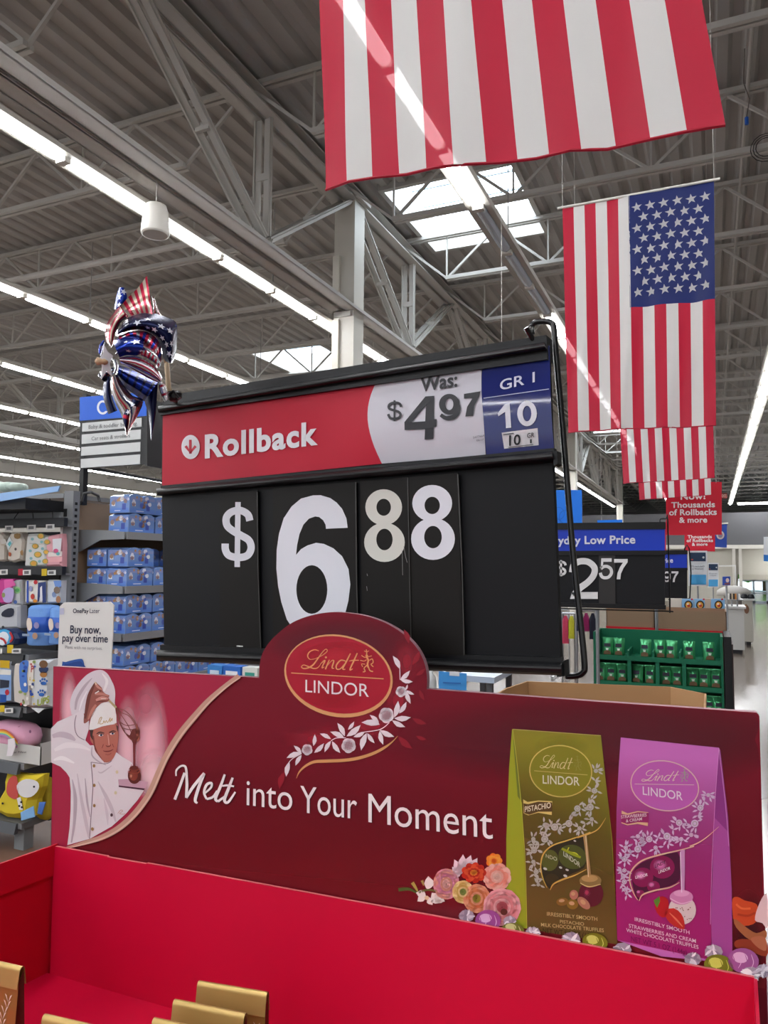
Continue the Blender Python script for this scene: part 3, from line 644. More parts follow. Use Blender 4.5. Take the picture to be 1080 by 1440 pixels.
# ---- printed flowers
f_ = Art(BN, .0006); f_.clip = outline; zf = XY(540, 1180, 4.909)
def FL(x, y, r, cols, sq=1, rot=0, n=7, k=2):
    x, y = zf((x, y))[0]; r /= 4.909
    n += 2
    for ring, (rr, c) in enumerate(zip((1, .8, .62, .46, .3), (cols[0], cols[1], cols[2], cols[1], cols[3]))):
        f_.lv(k + ring * .4)
        for i in range(n):
            t = rot + ring * .5 + i * 2 * math.pi / n; d = r * rr * .52
            f_.ell(x + d * math.cos(t), y + d * sq * math.sin(t), r * rr * .44, r * rr * .46 * sq, c if i % 2 else cols[min(ring + 1, 3)] if ring < 2 else c, t, 12)
f_.lv(1).blob(620, 1290, 60, 22, '8c2a38', .5)
f_.lv(2).stroke(zf((100, 350), (170, 345), (225, 370)), [5, 4, 2], '4f6328'); f_.stroke(zf((195, 300), (215, 330), (232, 360)), [5, 4, 2], 'b0a24e'); f_.stroke(zf((262, 285), (275, 320)), [4, 2], 'a79a50'); f_.stroke(zf((240, 370), (300, 350), (370, 360)), 3, '6b6a34')
f_.lv(2)
for p in [((300, 350), (305, 255)), ((290, 400), (220, 370)), ((290, 400), (230, 430)), ((310, 400), (335, 455)), ((350, 380), (420, 430)), ((330, 370), (400, 440))]: A_, B_ = zf(*p); f_.leaf(A_, B_, .75, 'f3e6e0')
f_.lv(3).ell(*zf((295, 405))[0], 3, 3, 'e8c9a0')
f_.lv(2)
for p in [((520, 260), (485, 140)), ((520, 250), (545, 105)), ((530, 240), (600, 110)), ((550, 240), (645, 130)), ((510, 270), (470, 190))]: A_, B_ = zf(*p); f_.leaf(A_, B_, .5, 'ecd4dc')
FL(430, 310, 95, ('e79aa8', 'e8a08c', 'dd8aa4', 'efb9b0'), 1.35, .4, 6, 2); FL(760, 150, 60, ('ea7420', 'ef8b2c', 'f2a23c', 'd9601c'), .9, 0, 5, 2)
FL(780, 260, 105, ('eba392', 'f0b4a4', 'e88f7c', 'f5c8b8'), .95, .2, 7, 3); FL(620, 232, 92, ('cf3a1e', 'b92814', 'd9512c', 'e0802e'), .7, 0, 7, 3.5); FL(545, 365, 78, ('e9c27a', 'efd491', 'd9b45c', '8d9a4a'), 1.15, 0, 7, 4.2)
FL(640, 410, 100, ('ea9670', 'eea682', 'd97f50', 'a8963a'), 1.1, .3, 8, 5); FL(815, 470, 138, ('e89aa0', 'f0aeb0', 'e48c90', 'c86068'), 1.0, .1, 9, 6.5)
f_.lv(9).ell(*zf((828, 503))[0], 5, 4.6, '5a2a20')
for x_, y_, r_ in [(700, 420, 60), (900, 440, 70)]:
    pass
# flowers and truffles at the right end
zr = XY(860, 1190, 4.909)
def FR(pts, c, k, sm=3): f_.lv(k).poly(zr(*pts), c, sm)
f_.lv(1).blob(1052, 1320, 30, 70, '4a0a14', .8)
FR([(835, 365), (870, 350), (920, 375), (980, 390), (1010, 420), (1000, 520), (920, 550), (850, 520), (835, 450)], 'd04a22', 2); FR([(850, 500), (930, 560), (1000, 600), (1065, 580), (1060, 640), (960, 650), (860, 560)], 'a8623c', 3); FR([(990, 510), (1010, 420), (1050, 340), (1075, 345), (1078, 560), (1040, 530)], 'eac4c4', 4)
FR([(850, 660), (900, 640), (1000, 650), (1070, 660), (1070, 760), (940, 720), (860, 700)], '93381f', 3); FR([(960, 640), (1020, 620), (1066, 640), (1066, 720), (1010, 700)], 'b86a4a', 4)
f_.lv(5).stroke(zr((860, 400), (900, 430), (960, 430)), 3, 'e8683a'); f_.stroke(zr((870, 470), (940, 480), (990, 460)), 3, 'b5381a')
f_.build('flower_print', hb, 'printed pink, orange and white blossoms')
# ---- printed gift bags
def ball(a, x, y, r, col, hi, k, rot=0, sq=.85):
    a.lv(k).ell(x, y, r, r * sq, col, rot, 20); a.lv(k + .4).ell(x - r * .2, y - r * .2, r * .5, r * .35, hi, rot, 14)
    a.lv(k + .7)
    for i in range(4): a.stroke([(x + r * (-.7 + .4 * i), y - r * .5 * sq), (x + r * (-.55 + .4 * i), y + r * .1), (x + r * (-.75 + .42 * i), y + r * .6 * sq)], [.5, 1.2, .5], hi if i % 2 else col, n=4)
def twist(a, x, y, r, k, rot=0):
    rn = random.Random(int(x * 7 + y)); a.lv(k).ell(x, y, r, r * .8, 'a79aab', rot, 9)
    for i in range(9):
        t = rn.uniform(0, 6.28); a.lv(k + .1 * (i % 3) + .2).leaf((x + rn.uniform(-.3, .3) * r, y + rn.uniform(-.3, .3) * r), (x + r * 1.1 * math.cos(t), y + r * .9 * math.sin(t)), rn.uniform(.25, .5), rn.choice(['e9e3ec', 'cfc6d4', '8f8396', 'f4f0f4']))
def garland(a, fl, bounds, c, k, sc=1.0, seed=1):
    rn = random.Random(seed); a.lv(k)
    for i, (x, y, r) in enumerate(fl):
        a.lv(k).ell(x, y, r, r, c, 0, 12); a.lv(k + .5).ell(x, y, r * .62, r * .62, '9a958c', 0, 10); a.lv(k + .8).ell(x, y, r * .45, r * .45, c, 0, 8); a.lv(k)
        for j in range(6):
            t = rn.uniform(0, 6.28); q = r * rn.uniform(.9, 1.2); a.leaf((x + q * math.cos(t), y + q * math.sin(t)), (x + (q + 8.5 * sc) * math.cos(t + .25), y + (q + 8.5 * sc) * math.sin(t + .25)), .34, c)
        if i: px_, py_, _ = fl[i - 1]; mx_, my_ = (x + px_) / 2, (y + py_) / 2
        if i and math.hypot(x - px_, y - py_) < 40:
            for j in range(4): t = rn.uniform(0, 6.28); a.leaf((mx_, my_), (mx_ + 9 * sc * math.cos(t), my_ + 9 * sc * math.sin(t)), .34, c)
zg = XY(705, 1010, 6.353); zg2 = XY(705, 1170, 6.0)
b = Art(BN, .0006); b.clip = [(720.6, 1025), (845, 1034), (852, 1100), (861, 1180), (866, 1280), (868, 1328), (741, 1306), (738, 1220), (734, 1130), (726, 1060)]
GRN, GR2 = '8a8422', '6d5f1c'
b.lv(1).poly([(720, 1026), (726, 1028), (741, 1200), (741, 1306), (712, 1300), (712, 1180), (716, 1080)], '9aa322'); b.lv(1.5).poly([(720.5, 1026), (726, 1030), (735, 1130), (728, 1120)], '6f7a26')
b.lv(2).poly([(720.6, 1025), (845, 1034), (852, 1100), (861, 1180), (866, 1280), (868, 1328), (741, 1306), (738, 1220), (734, 1130), (726, 1060)], GRN)
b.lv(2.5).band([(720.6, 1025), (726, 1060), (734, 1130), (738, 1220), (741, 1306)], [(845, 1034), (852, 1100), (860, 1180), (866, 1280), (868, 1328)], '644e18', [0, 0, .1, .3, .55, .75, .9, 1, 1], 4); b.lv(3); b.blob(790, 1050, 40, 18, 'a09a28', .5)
b.stroke([(721, 1026), (729, 1090), (738, 1200), (741, 1306)], .8, 'b9b846', n=3); b.stroke([(720.6, 1025.4), (845, 1034.4)], .9, 'b7a860', n=1)
def oval(a, cx, cy, rx, ry, rot, rim, fill, k): a.lv(k).ell(cx, cy, rx, ry, rim, rot, 40); a.lv(k + .7).ell(cx, cy, rx - 1.6, ry - 1.6, fill, rot, 40)
oval(b, 788.5, 1084.5, 44.5, 36.8, .12, 'c9b45e', '83801d', 4)
b.lv(6); lindt_logo(b, aff([(155, 310), (592, 262), (186, 503)], [zg((345, 432))[0], zg((640, 396))[0], zg((370, 583))[0]]), .62, 'd8c98a', 'd8c98a', 'c6b365', '8d8a3a')
b.text('LINDOR', zg((370, 583))[0], zg((700, 602))[0], 11.5, 'd6d2b4', .008)
b.lv(4).poly(zg((195, 725), (235, 748), (330, 735), (455, 742), (450, 865), (330, 845), (240, 868), (200, 850)), 'd9c16e', 0); b.lv(5).poly(zg((198, 760), (240, 768), (330, 745), (452, 752), (455, 835), (330, 835), (250, 862), (205, 848)), '57401c'); b.lv(6).text('PISTACHIO', zg((210, 838))[0], zg((442, 800))[0], 7.5, 'e8ddc0', .012)
garland(b, [(838, 1084, 3), (836, 1112, 4), (830, 1135, 5), (812, 1137, 4.6), (800, 1158, 5), (780, 1163, 5.2), (766, 1160, 3), (766, 1180, 5), (751, 1196, 4.2), (750, 1180, 3), (750, 1212, 3), (754, 1226, 3.6), (757, 1244, 2.5), (832, 1152, 3), (815, 1165, 3)], None, 'b9b6ac', 4, .95, 5)
b.lv(5).poly(zg2((345, 190), (400, 120), (500, 75), (620, 45), (690, 25), (712, 120), (718, 210), (700, 300), (600, 350), (500, 395), (440, 440), (405, 480), (360, 400), (335, 290)), '2c2a16', 2)
b.lv(6).ell(*zg2((600, 210))[0], 20, 17, '4c5420', .3); b.ell(*zg2((410, 240))[0], 12, 15, '535b22', .1); b.ell(*zg2((430, 400))[0], 10, 8, '3a3216', .3)
b.lv(7).stroke(zg2((510, 140), (590, 180), (670, 215)), [3, 4, 3], '8f9c1c'); b.text('LINDOR', zg2((525, 200))[0], zg2((665, 300))[0], 6.5, 'c9ccb8', .01); b.text('NDO', zg2((375, 215))[0], zg2((470, 245))[0], 5, 'b4b89a', .01)
b.lv(6.5).stroke(zg2((570, 130), (560, 160), (590, 170), (630, 180), (660, 210)), 1.2, 'cfd838')
for q, r_ in [((540, 370), 3), ((370, 310), 3), ((500, 300), 2.5), ((555, 320), 2.5), ((620, 75), 2)]: b.lv(7).ell(*zg2(q)[0], r_, r_ * .6, 'c3c2bc', .4, 8)
b.lv(8).stroke(zg2((752, 2), (680, 30), (560, 70), (430, 115), (355, 185), (332, 290), (350, 390), (385, 470)), [1.5, 1.6, 1.8, 2, 2, 1.6, 1.4, .6], 'cda851'); b.stroke(zg2((412, 490), (440, 440), (520, 400), (620, 365), (718, 315)), [.6, 2, 2.2, 1.8, .8], 'cda851'); b.stroke([(852, 1150), (842, 1165), (830, 1172), (812, 1178)], [.5, 1.4, 1.6, 1.6], 'cda851')
b.lv(8).stroke(zg2((705, 30), (725, 200), (748, 400)), [5, 4.5, 4.5], 'a98958'); b.lv(8.5).stroke(zg2((712, 30), (735, 380)), 1.2, 'd9c498', n=1)
b.lv(7).ell(*zg2((757, 520))[0], 17.2, 18.5, '5c1526'); b.blob(*zg2((720, 510))[0], 6, 8, 'a83a58', .8); b.lv(8).ell(*zg2((752, 410))[0], 15.5, 9, '8a7040'); b.lv(8.4).ell(*zg2((745, 392))[0], 11.5, 5, 'b09058'); b.stroke(zg2((665, 430), (740, 462), (838, 440)), [1, 1.6, 1], 'd2b878')
for x_, y_, rx, ry, c, r_ in [(515, 588, 8.4, 5.6, '8a6228', -.1), (600, 610, 8, 7, '8a6a26', .2), (612, 530, 6, 6.8, 'b77462', 0), (695, 600, 6, 11, 'b07860', -.8)]: b.lv(8).ell(*zg2((x_, y_))[0], rx, ry, c, r_); b.lv(8.5).ell(zg2((x_, y_))[0][0] - 1, zg2((x_, y_))[0][1] - 1.4, rx * .5, ry * .4, 'c79a70', r_, 12)
b.lv(6)
for s_, A_, B_, h_, c in [('IRRESISTIBLY SMOOTH', (385, 705), (810, 750), 5, 'c9b27a'), ('PISTACHIO', (495, 768), (698, 790), 4.4, 'c9b27a'), ('MILK CHOCOLATE TRUFFLES', (335, 795), (865, 845), 4.8, 'c9b27a'), ('NET WT 5.1 OZ (144g)', (350, 850), (800, 900), 6.5, '3f2e0e')]: b.text(s_, zg2(A_)[0], zg2(B_)[0], h_, c, .006)
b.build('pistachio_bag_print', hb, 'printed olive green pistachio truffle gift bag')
p = Art(BN, .0006); p.clip = [(873, 1037), (1011, 1051.5), (1006, 1120), (1002, 1200), (999, 1280), (1000, 1352), (930, 1345), (868, 1322), (866, 1240), (867, 1140), (870, 1080)]; zp = XY(860, 1020, 4.909); zq = XY(860, 1190, 4.909)
p.lv(2).poly([(1010, 1051), (1013, 1055), (1024, 1150), (1029, 1250), (1030, 1352), (1001, 1350), (1000, 1290), (1004, 1150)], 'a84a96'); p.lv(2.5).poly([(1010, 1054), (1013, 1056), (1024, 1170), (1005, 1150), (1007, 1090)], '8d3480'); p.k = 2.5
p.lv(3).poly([(873, 1037), (1011, 1051.5), (1006, 1120), (1002, 1200), (999, 1280), (1000, 1352), (930, 1345), (868, 1322), (866, 1240), (867, 1140), (870, 1080)], 'c76cba')
p.lv(4); p.k = 4; p.k = 3.5; p.band([(873, 1037), (870, 1080), (867, 1140), (866, 1240), (868, 1322)], [(1011, 1051.5), (1008, 1090), (1004, 1150), (1000, 1250), (1000, 1350)], 'a8186f', [0, 0, .1, .25, .45, .65, .8, .9, .95], 4); p.k = 4
p.stroke([(1011, 1052), (1006, 1120), (1001, 1220), (999, 1300)], .7, 'd88ccc', n=3); p.stroke([(1011, 1052), (1020, 1130), (1025, 1190)], .7, 'd88ccc', n=2)
oval(p, 934.8, 1105, 48.8, 35.5, .19, 'd8b2b0', 'bb5cae', 5)
p.lv(6)
p.lv(7); lindt_logo(p, aff([(155, 310), (592, 262), (186, 503)], [zp((207, 378))[0], zp((466, 342))[0], zp((216, 478))[0]]), .66, 'd9c0b4', 'd9c0b4', 'd4b4b8', '98a088')
p.text('LINDOR', zp((216, 478))[0], zp((492, 518))[0], 11.5, 'e0d0dc', .006)
p.lv(5).poly(zp((70, 588), (110, 608), (180, 592), (255, 600), (250, 695), (180, 680), (110, 690), (68, 675)), 'dcb48e'); p.lv(6).poly(zp((68, 612), (110, 618), (180, 600), (255, 604), (256, 672), (180, 668), (110, 682), (66, 668)), '932060'); p.lv(7).text('STRAWBERRIES', zp((66, 643))[0], zp((242, 628))[0], 4.3, 'e8cfd8', .008); p.text('& CREAM', zp((100, 670))[0], zp((210, 655))[0], 4, 'e8cfd8', .008)
garland(p, [(996, 1118, 2.8), (985, 1136, 4.4), (977, 1158, 5.4), (955, 1157, 4.6), (938, 1176, 5.2), (913, 1180, 4.6), (897, 1176, 3), (897, 1194, 5), (878, 1208, 4), (880, 1192, 3), (878, 1224, 3), (878, 1240, 3.6), (881, 1256, 2.4), (972, 1174, 3), (922, 1192, 3), (958, 1180, 3)], None, 'cdb6d2', 5, .95, 9)
p.lv(6).poly(zq((145, 190), (200, 120), (300, 80), (455, 42), (470, 130), (470, 230), (400, 275), (300, 300), (220, 330), (185, 370), (150, 290)), '4a1034', 2)
for x_, y_, r_ in [(215, 215, 15), (350, 145, 17.5), (200, 330, 6), (290, 280, 9)]: p.lv(7).ell(*zq((x_, y_))[0], r_, r_ * .92, '861650', 0, 22); p.lv(7.4).blob(zq((x_, y_))[0][0] - 3, zq((x_, y_))[0][1] - 3, r_ * .6, r_ * .5, 'e07ab8', .9)
p.lv(8).text('LINDT', zq((300, 150))[0], zq((372, 120))[0], 4.5, '3a0c2c', .012, it=.2); p.text('LINDOR', zq((325, 190))[0], zq((405, 160))[0], 4, 'eadbe4', .01); p.text('LINDOR', zq((165, 225))[0], zq((250, 205))[0], 4, 'eadbe4', .01)
p.lv(8).stroke(zq((570, 0), (480, 25), (330, 60), (210, 100), (140, 165), (125, 235), (150, 320), (180, 372)), [1.4, 1.6, 2, 2.2, 2, 1.6, 1.4, .6], 'dfb69a'); p.stroke(zq((190, 378), (215, 335), (300, 305), (400, 285), (468, 250)), [.6, 2, 2, 1.8, .8], 'dfb69a'); p.stroke(zp((740, 700), (660, 770), (600, 810), (540, 835)), [.5, 1.2, 1.6, 1.6], 'dfb69a')
p.lv(8).stroke(zq((490, 25), (495, 180), (490, 325)), [6.5, 4.5, 5], 'c890be'); p.lv(8.5).stroke(zq((475, 40), (484, 320)), 1.2, 'e9cfe4', n=1)
p.lv(7).ell(*zq((488, 440))[0], 19.4, 20.5, 'd9c6c4'); p.lv(8).ell(*zq((482, 352))[0], 16.5, 10.5, 'cf86b4'); p.lv(8.4).ell(*zq((482, 325))[0], 11, 4.6, 'dfa0c8'); p.stroke(zq((405, 360), (480, 395), (560, 375)), 1.4, 'e6b8d4')
rn = random.Random(4)
for i in range(16): p.lv(8).ell(*zq((rn.uniform(420, 560), rn.uniform(415, 520)))[0], .8, .8, '7c3a30', 0, 6)
p.lv(9).poly(zq((300, 370), (350, 345), (390, 370), (392, 430), (370, 490), (330, 480), (300, 430)), 'b81c22', 2); p.poly(zq((370, 445), (430, 428), (480, 465), (502, 520), (500, 575), (430, 550), (380, 500)), 'c42e26', 2); p.lv(9.5).poly(zq((290, 375), (330, 345), (335, 380), (315, 425), (300, 400)), '5e8a2c'); p.stroke(zq((400, 460), (450, 510), (490, 555)), [1, 2.5, 1], 'e0785c')
p.lv(7)
for s_, A_, B_, h_, c in [('IRRESISTIBLY SMOOTH', (160, 515), (538, 608), 5, 'e6c6d8'), ('STRAWBERRIES AND CREAM', (120, 560), (582, 668), 5, 'e6c6d8'), ('WHITE CHOCOLATE TRUFFLES', (102, 590), (600, 710), 5, 'e6c6d8'), ('NET WT 5.1 OZ (144g)', (135, 655), (520, 752), 7, '7c1458')]: p.text(s_, zq(A_)[0], zq(B_)[0], h_, c, .005)
p.build('strawberry_bag_print', hb, 'printed pink strawberries and cream gift bag')
tr = Art(BN, .0036)
zt = XY(540, 1180, 4.909)
twist(tr, *zt((570, 530))[0], 11, 1); ball(tr, *zt((718, 563))[0], 18, '9c4c94', 'dcb0dc', 1.5); twist(tr, *zt((868, 565))[0], 9, 1); ball(tr, *zt((890, 625))[0], 16, '6f7228', 'c8cc8a', 2, .1, .6); twist(tr, *zt((1025, 645))[0], 10, 2)
twist(tr, *zg2((590, 905))[0], 13, 2); ball(tr, *zg2((790, 930))[0], 18, '7d7e1c', 'd2d46a', 2.5, .2, .7); twist(tr, *zq((75, 715))[0], 13, 2); twist(tr, *zq((560, 780))[0], 12, 2); twist(tr, *zq((705, 730))[0], 13, 2); ball(tr, *zq((740, 825))[0], 21, '767a1c', 'd0d25e', 3, .2, .75); ball(tr, *zq((910, 790))[0], 22, 'a45a98', 'e6b6dc', 3, .2, .8); twist(tr, *zq((960, 885))[0], 14, 3.5); twist(tr, *zq((1050, 860))[0], 12, 3.5); twist(tr, *zg2((270, 850))[0], 10, 1.6)
tr.build('truffle_print', hb, 'printed foil wrapped truffles along the bottom edge')

# ================================================================== RED BIN
O = BN.at(72, 1190, .006); Zup = Vector((0, 0, 1))
NB = BN.n.copy(); NB.z = 0; NB.normalize()
UB = BN.u.copy()
REDM = mat('cc0838', .42, noise=.03, nscale=6); RED2 = mat('cc0838', .42); BRN = mat('9c6b58', .8)
bin_ = thing('chocolate_bin', 'open bright red cardboard bin in the foreground, holding gold bags', 'bin', (O.x, O.y, 0))
BB = Surf(O, d_)
BB.slab('back_panel', [(76, 1190), (150, 1204), (151, 1205.5), (205, 1215), (206, 1213.8), (640, 1294), (1060, 1375), (1062, 1378), (1068, 1520), (560, 1520), (66, 1500)], .004, -.001, REDM, bin_, edge=mat('d96a72', .7))
lo = MB(); q = [BB.at(66, 1380, -.001), BB.at(1066, 1450, -.001)]; lo.use(RED2); P0 = Vector((q[0].x, q[0].y, 0)); P1 = Vector((q[1].x, q[1].y, 0)); lo.bar(P0 + Vector((0, 0, .45)), P1 + Vector((0, 0, .45)), .006, .9); lo.build('lower_back_panel', None, bin_)
ld = -(ray(1200, 790)); ld.z = 0; ld.normalize()
c0 = BB.at(73.5, 1189, .004); c1 = BB.at(73, 1372, .004)
LS = Surf(c0, ld, None)
zt_ = c0.z; zf_ = BB.at(150, 1392, .004).z
m = MB(); LN = Vector((-ld.y, ld.x, 0)); LN = LN if LN.dot(CAM - c0) > 0 else -LN
def lwall(name, za, zb, off, m_, l=1.0, th=.004):
    m = MB(); A = Vector((c0.x, c0.y, 0)) + LN * off; B = A + ld * l; A = A - ld * .008
    m.hexa([A + Zup * za, B + Zup * za, B + Zup * za - LN * th, A + Zup * za - LN * th, A + Zup * zb, B + Zup * zb, B + Zup * zb - LN * th, A + Zup * zb - LN * th]); return m.build(name, m_, bin_)
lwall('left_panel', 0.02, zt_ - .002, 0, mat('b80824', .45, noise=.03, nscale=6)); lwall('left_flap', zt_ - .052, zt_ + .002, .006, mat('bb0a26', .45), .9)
c2 = BB.at(1060, 1376, .004)
m = MB(); rd = -(ray(1030, 800)); rd.z = 0; rd.normalize(); A = Vector((c2.x, c2.y, 0)); pr = Vector((rd.y, -rd.x, 0)); pr = pr if pr.x > 0 else -pr
B = A + rd * .55
m.hexa([A + Zup * .02, B + Zup * .02, B + pr * .004 + Zup * .02, A + pr * .004 + Zup * .02, A + Zup * c2.z, B + Zup * c2.z, B + pr * .004 + Zup * c2.z, A + pr * .004 + Zup * c2.z]); m.build('right_panel', RED2, bin_)
D0 = Vector((c0.x, c0.y, zf_)) + ld * 1.0; D1 = Vector((c2.x, c2.y, zf_)) + rd * .55
m = MB(); A_ = Vector((c0.x, c0.y, zf_)); B_ = Vector((c2.x, c2.y, zf_))
m.hexa([A_ - Zup * .005, D0 - Zup * .005, D1 - Zup * .005, B_ - Zup * .005, A_, D0, D1, B_]); m.build('inner_floor', REDM, bin_)
m = MB(); m.bar(D0 - Zup * (zf_ - .45), D1 - Zup * (zf_ - .45), .005, .9); m.build('front_panel', RED2, bin_)
# gold gift bags standing in the bin
GOLD = mat('b08c4e', .32, metal=.55, spec=.6); GOLD2 = mat('c7a868', .35, metal=.5); BRN2 = mat('5a2318', .4); INS = mat('4a1c14', .5)
BAGH = .17
def gold_bag(L, R, label, w=None):
    """L, R: photo pixels of the two ends of the folded top edge"""
    zt = zf_ + BAGH; a = az(*L, zt); c = az(*R, zt); u = (c - a); w = u.length; u.normalize(); n = Vector((u.y, -u.x, 0)); n = n if n.dot(CAM - a) > 0 else -n
    cen = (a + c) / 2; cen.z = zf_
    t = thing('gold_gift_bag', label, 'gift bag', cen, 'gold gift bags in the red bin'); t['label'] = label
    def X(s, f, h): return cen + u * (s * w / 2) + n * f + Zup * h
    D = .015; tp = .004
    fr = [X(-1, D, 0), X(1, D, 0), X(1, tp, BAGH - .004), X(-1, tp, BAGH - .004)]; bk = [X(-1, -D, 0), X(1, -D, 0), X(1, -tp, BAGH - .004), X(-1, -tp, BAGH - .004)]
    m = MB(); m.add(fr + [X(-1, D * .75, .04), X(1, D * .75, .04)], [(0, 1, 2, 3)]); m.add(bk, [(1, 0, 3, 2)])
    m.add([X(-1, D, 0), X(1, D, 0), X(1, -D, 0), X(-1, -D, 0)], [(3, 2, 1, 0)]); m.build('front_and_back', GOLD, t)
    for s in (-1, 1):
        m = MB(); m.add([X(s, D, 0), X(s * .86, 0, .0), X(s * .9, 0, BAGH * .85), X(s, tp, BAGH - .004), X(s, -D, 0), X(s, -tp, BAGH - .004)], [(0, 1, 2, 3), (4, 1, 2, 5)]); m.build('side_gusset', BRN2, t)
    # folded-over top with rounded crest
    prof = []
    for i in range(9):
        th = math.pi * i / 8; prof.append((.005 * math.cos(th), BAGH - .004 + .006 * math.sin(th)))
    prof = [(.0085, BAGH - .026)] + prof + [(-.0085, BAGH - .026)]
    m = MB(); vs = [X(-1.01, f, h) for f, h in prof] + [X(1.01, f, h) for f, h in prof]; k = len(prof); m.add(vs, [(i, i + 1, k + i + 1, k + i) for i in range(k - 1)]); m.build('folded_top', GOLD2, t, smooth=True)
    # printed leaf sprig on the front
    m = MB(); rn = random.Random(int(L[0]))
    for i in range(9):
        h = .06 + .008 * i; s = .72 + .06 * math.sin(i); f = D + (tp - D) * h / BAGH + .001
        for sg in (-1, 1): m.add([X(s, f, h), X(s + sg * .03, f, h + .004), X(s + sg * .1, f, h + .012), X(s + sg * .05, f, h + .010)], [(0, 1, 2, 3)])
    m.build('leaf_print', mat('f0ead8', .5), t)
    return t
gold_bag((280, 1381), (376, 1397), 'gold gift bag standing farthest back in the middle of the bin')
gold_bag((246, 1407), (345, 1427), 'gold gift bag second from the back, just before the farthest one')
gold_bag((217, 1433), (318, 1455), 'gold gift bag third from the back, only its top edge in view')
gold_bag((63, 1428), (160, 1450), 'gold gift bag low at the bottom edge, its left corner in view')
gold_bag((-68, 1339), (31, 1361), 'gold gift bag at the left edge with its brown side showing')
# ================================================================== BLACK PRICE SIGN
BLK = mat('0b0c10', .5, noise=.06, nscale=8, spec=.22); RAIL = mat('0b0c0f', .38, spec=.3); BLK2 = mat('120f0d', .5, spec=.2); DIG = 'd9dbe4'
d2 = -ray(-1200, 835)
SG = Surf(ad(775, 700, 1.12), d2)
ps = thing('price_sign', 'large black price sign with red rollback strip showing 6 88, nearest sign', 'sign', SG.at(520, 950))
SG.slab('back_panel', [(226, 575), (770, 478), (789, 946), (231, 928)], 0, -.012, BLK, ps)
# rails: each a folded channel with a lip
def rail(pts_top, pts_bot, f1, f2, name='rail'):
    """channel: upper thin flange behind, rounded front lip; pixel pairs (left,right)"""
    m = MB(); (l0, r0), (l1, r1) = pts_top, pts_bot
    A = [SG.at(*l0, f1), SG.at(*r0, f1)]; B = [SG.at(*l1, f2), SG.at(*r1, f2)]
    return m
SG.slab('top_flange', [(224, 571), (236, 556), (768, 471), (770, 505), (224, 584)], .010, -.018, RAIL, ps)
def lip(name, tl, tr, bl, br, f, th=.012):
    m = MB(); n = 7; L = []; R = []
    for i in range(n):
        t = i / (n - 1); o = f + th * math.sin(math.pi * t) ** .6
        L.append(SG.at(tl[0] + (bl[0] - tl[0]) * t, tl[1] + (bl[1] - tl[1]) * t, o)); R.append(SG.at(tr[0] + (br[0] - tr[0]) * t, tr[1] + (br[1] - tr[1]) * t, o))
    L2 = [p - SG.n * (.5 * th + (f if f > 0 else 0) * .5) for p in (L[0], L[-1])]; k = n
    vs = L + R; fs = [(i, i + 1, k + i + 1, k + i) for i in range(n - 1)]
    vs += [L[0] - SG.n * .012, L[-1] - SG.n * .012, R[0] - SG.n * .012, R[-1] - SG.n * .012]
    fs += [(2 * k, 0, k, 2 * k + 2), (n - 1, 2 * k + 1, 2 * k + 3, 2 * k - 1), tuple(range(n)) + (2 * k + 1, 2 * k), tuple(range(k, 2 * k))[::-1] + (2 * k + 2, 2 * k + 3)]
    return m.add(vs, fs).build(name, RAIL, ps, smooth=False)
lip('top_rail', (222, 571), (765, 481), (222, 580), (768, 492), .012)
# printed strip (red, silver, blue): a slightly bowed card between the rails
pa = SG.at(775, 505, .004); pb = SG.at(779, 640, .004)
h0 = (pa - SG.p0).dot(SG.v); h1 = (pb - SG.p0).dot(SG.v)
def bowf(u, v):
    t = (v - h1) / (h0 - h1) if h0 != h1 else 0
    # only the loose right half bows forward
    uu = max(0.0, min(1.0, (u + .42) / .14)); t = max(0, min(1, t))
    return .010 * math.sin(math.pi * t) ** 1 * (uu * uu * (3 - 2 * uu)) * .9
IN = Surf(SG.p0 + SG.n * .003, SG.u, SG.n, step=.0004, bow=bowf)
def card(name, L, R, T, B, c, label=None, nx=16, ny=14, rough=.3, coat=.0, off=0, metal=0):
    """grid patch between two pixel polylines L and R (top to bottom)"""
    def samp(P, t):
        if len(P) == 2: return (P[0][0] + (P[1][0] - P[0][0]) * t, P[0][1] + (P[1][1] - P[0][1]) * t)
        q = cr(P, 6); f = t * (len(q) - 1); i = min(int(f), len(q) - 2); f -= i
        return (q[i][0] + (q[i + 1][0] - q[i][0]) * f, q[i][1] + (q[i + 1][1] - q[i][1]) * f)
    m = MB(); vs = []
    for j in range(ny + 1):
        a = samp(L, j / ny); b = samp(R, j / ny)
        for i in range(nx + 1):
            t = i / nx; vs.append(IN.at(a[0] + (b[0] - a[0]) * t, a[1] + (b[1] - a[1]) * t, off))
    m.add(vs, [(j * (nx + 1) + i, (j + 1) * (nx + 1) + i, (j + 1) * (nx + 1) + i + 1, j * (nx + 1) + i + 1) for j in range(ny) for i in range(nx)])
    o = m.build(name, mat(c, rough, coat=coat, metal=metal), ps, smooth=True)
    if label: o['label'] = label
    return o
card('rollback_card', [(229, 580), (228, 683)], [(533, 528), (520, 560), (517, 590), (524, 622), (537, 652)], 0, 0, 'b80a2e', 'red rollback card', rough=.55, coat=.0)
card('was_price_card', [(533, 528), (520, 560), (517, 590), (524, 622), (537, 652)], [(678, 502), (677, 545), (680, 590), (683, 640)], 0, 0, 'c3c1cb', 'silver white former price card', rough=.3, coat=.1)
card('size_card', [(680, 502), (677, 545), (680, 590), (684, 640)], [(773, 486), (774, 540), (776, 590), (779, 630)], 0, 0, '121f66', 'glossy dark blue size card', rough=.12, coat=1.0, off=.0015)
card('size_card_sticker', [(705.5, 608.5), (709, 631)], [(756, 602), (757.5, 626)], 0, 0, 'cfcdd2', 'small white shelf sticker', off=.0022, nx=4, ny=4)
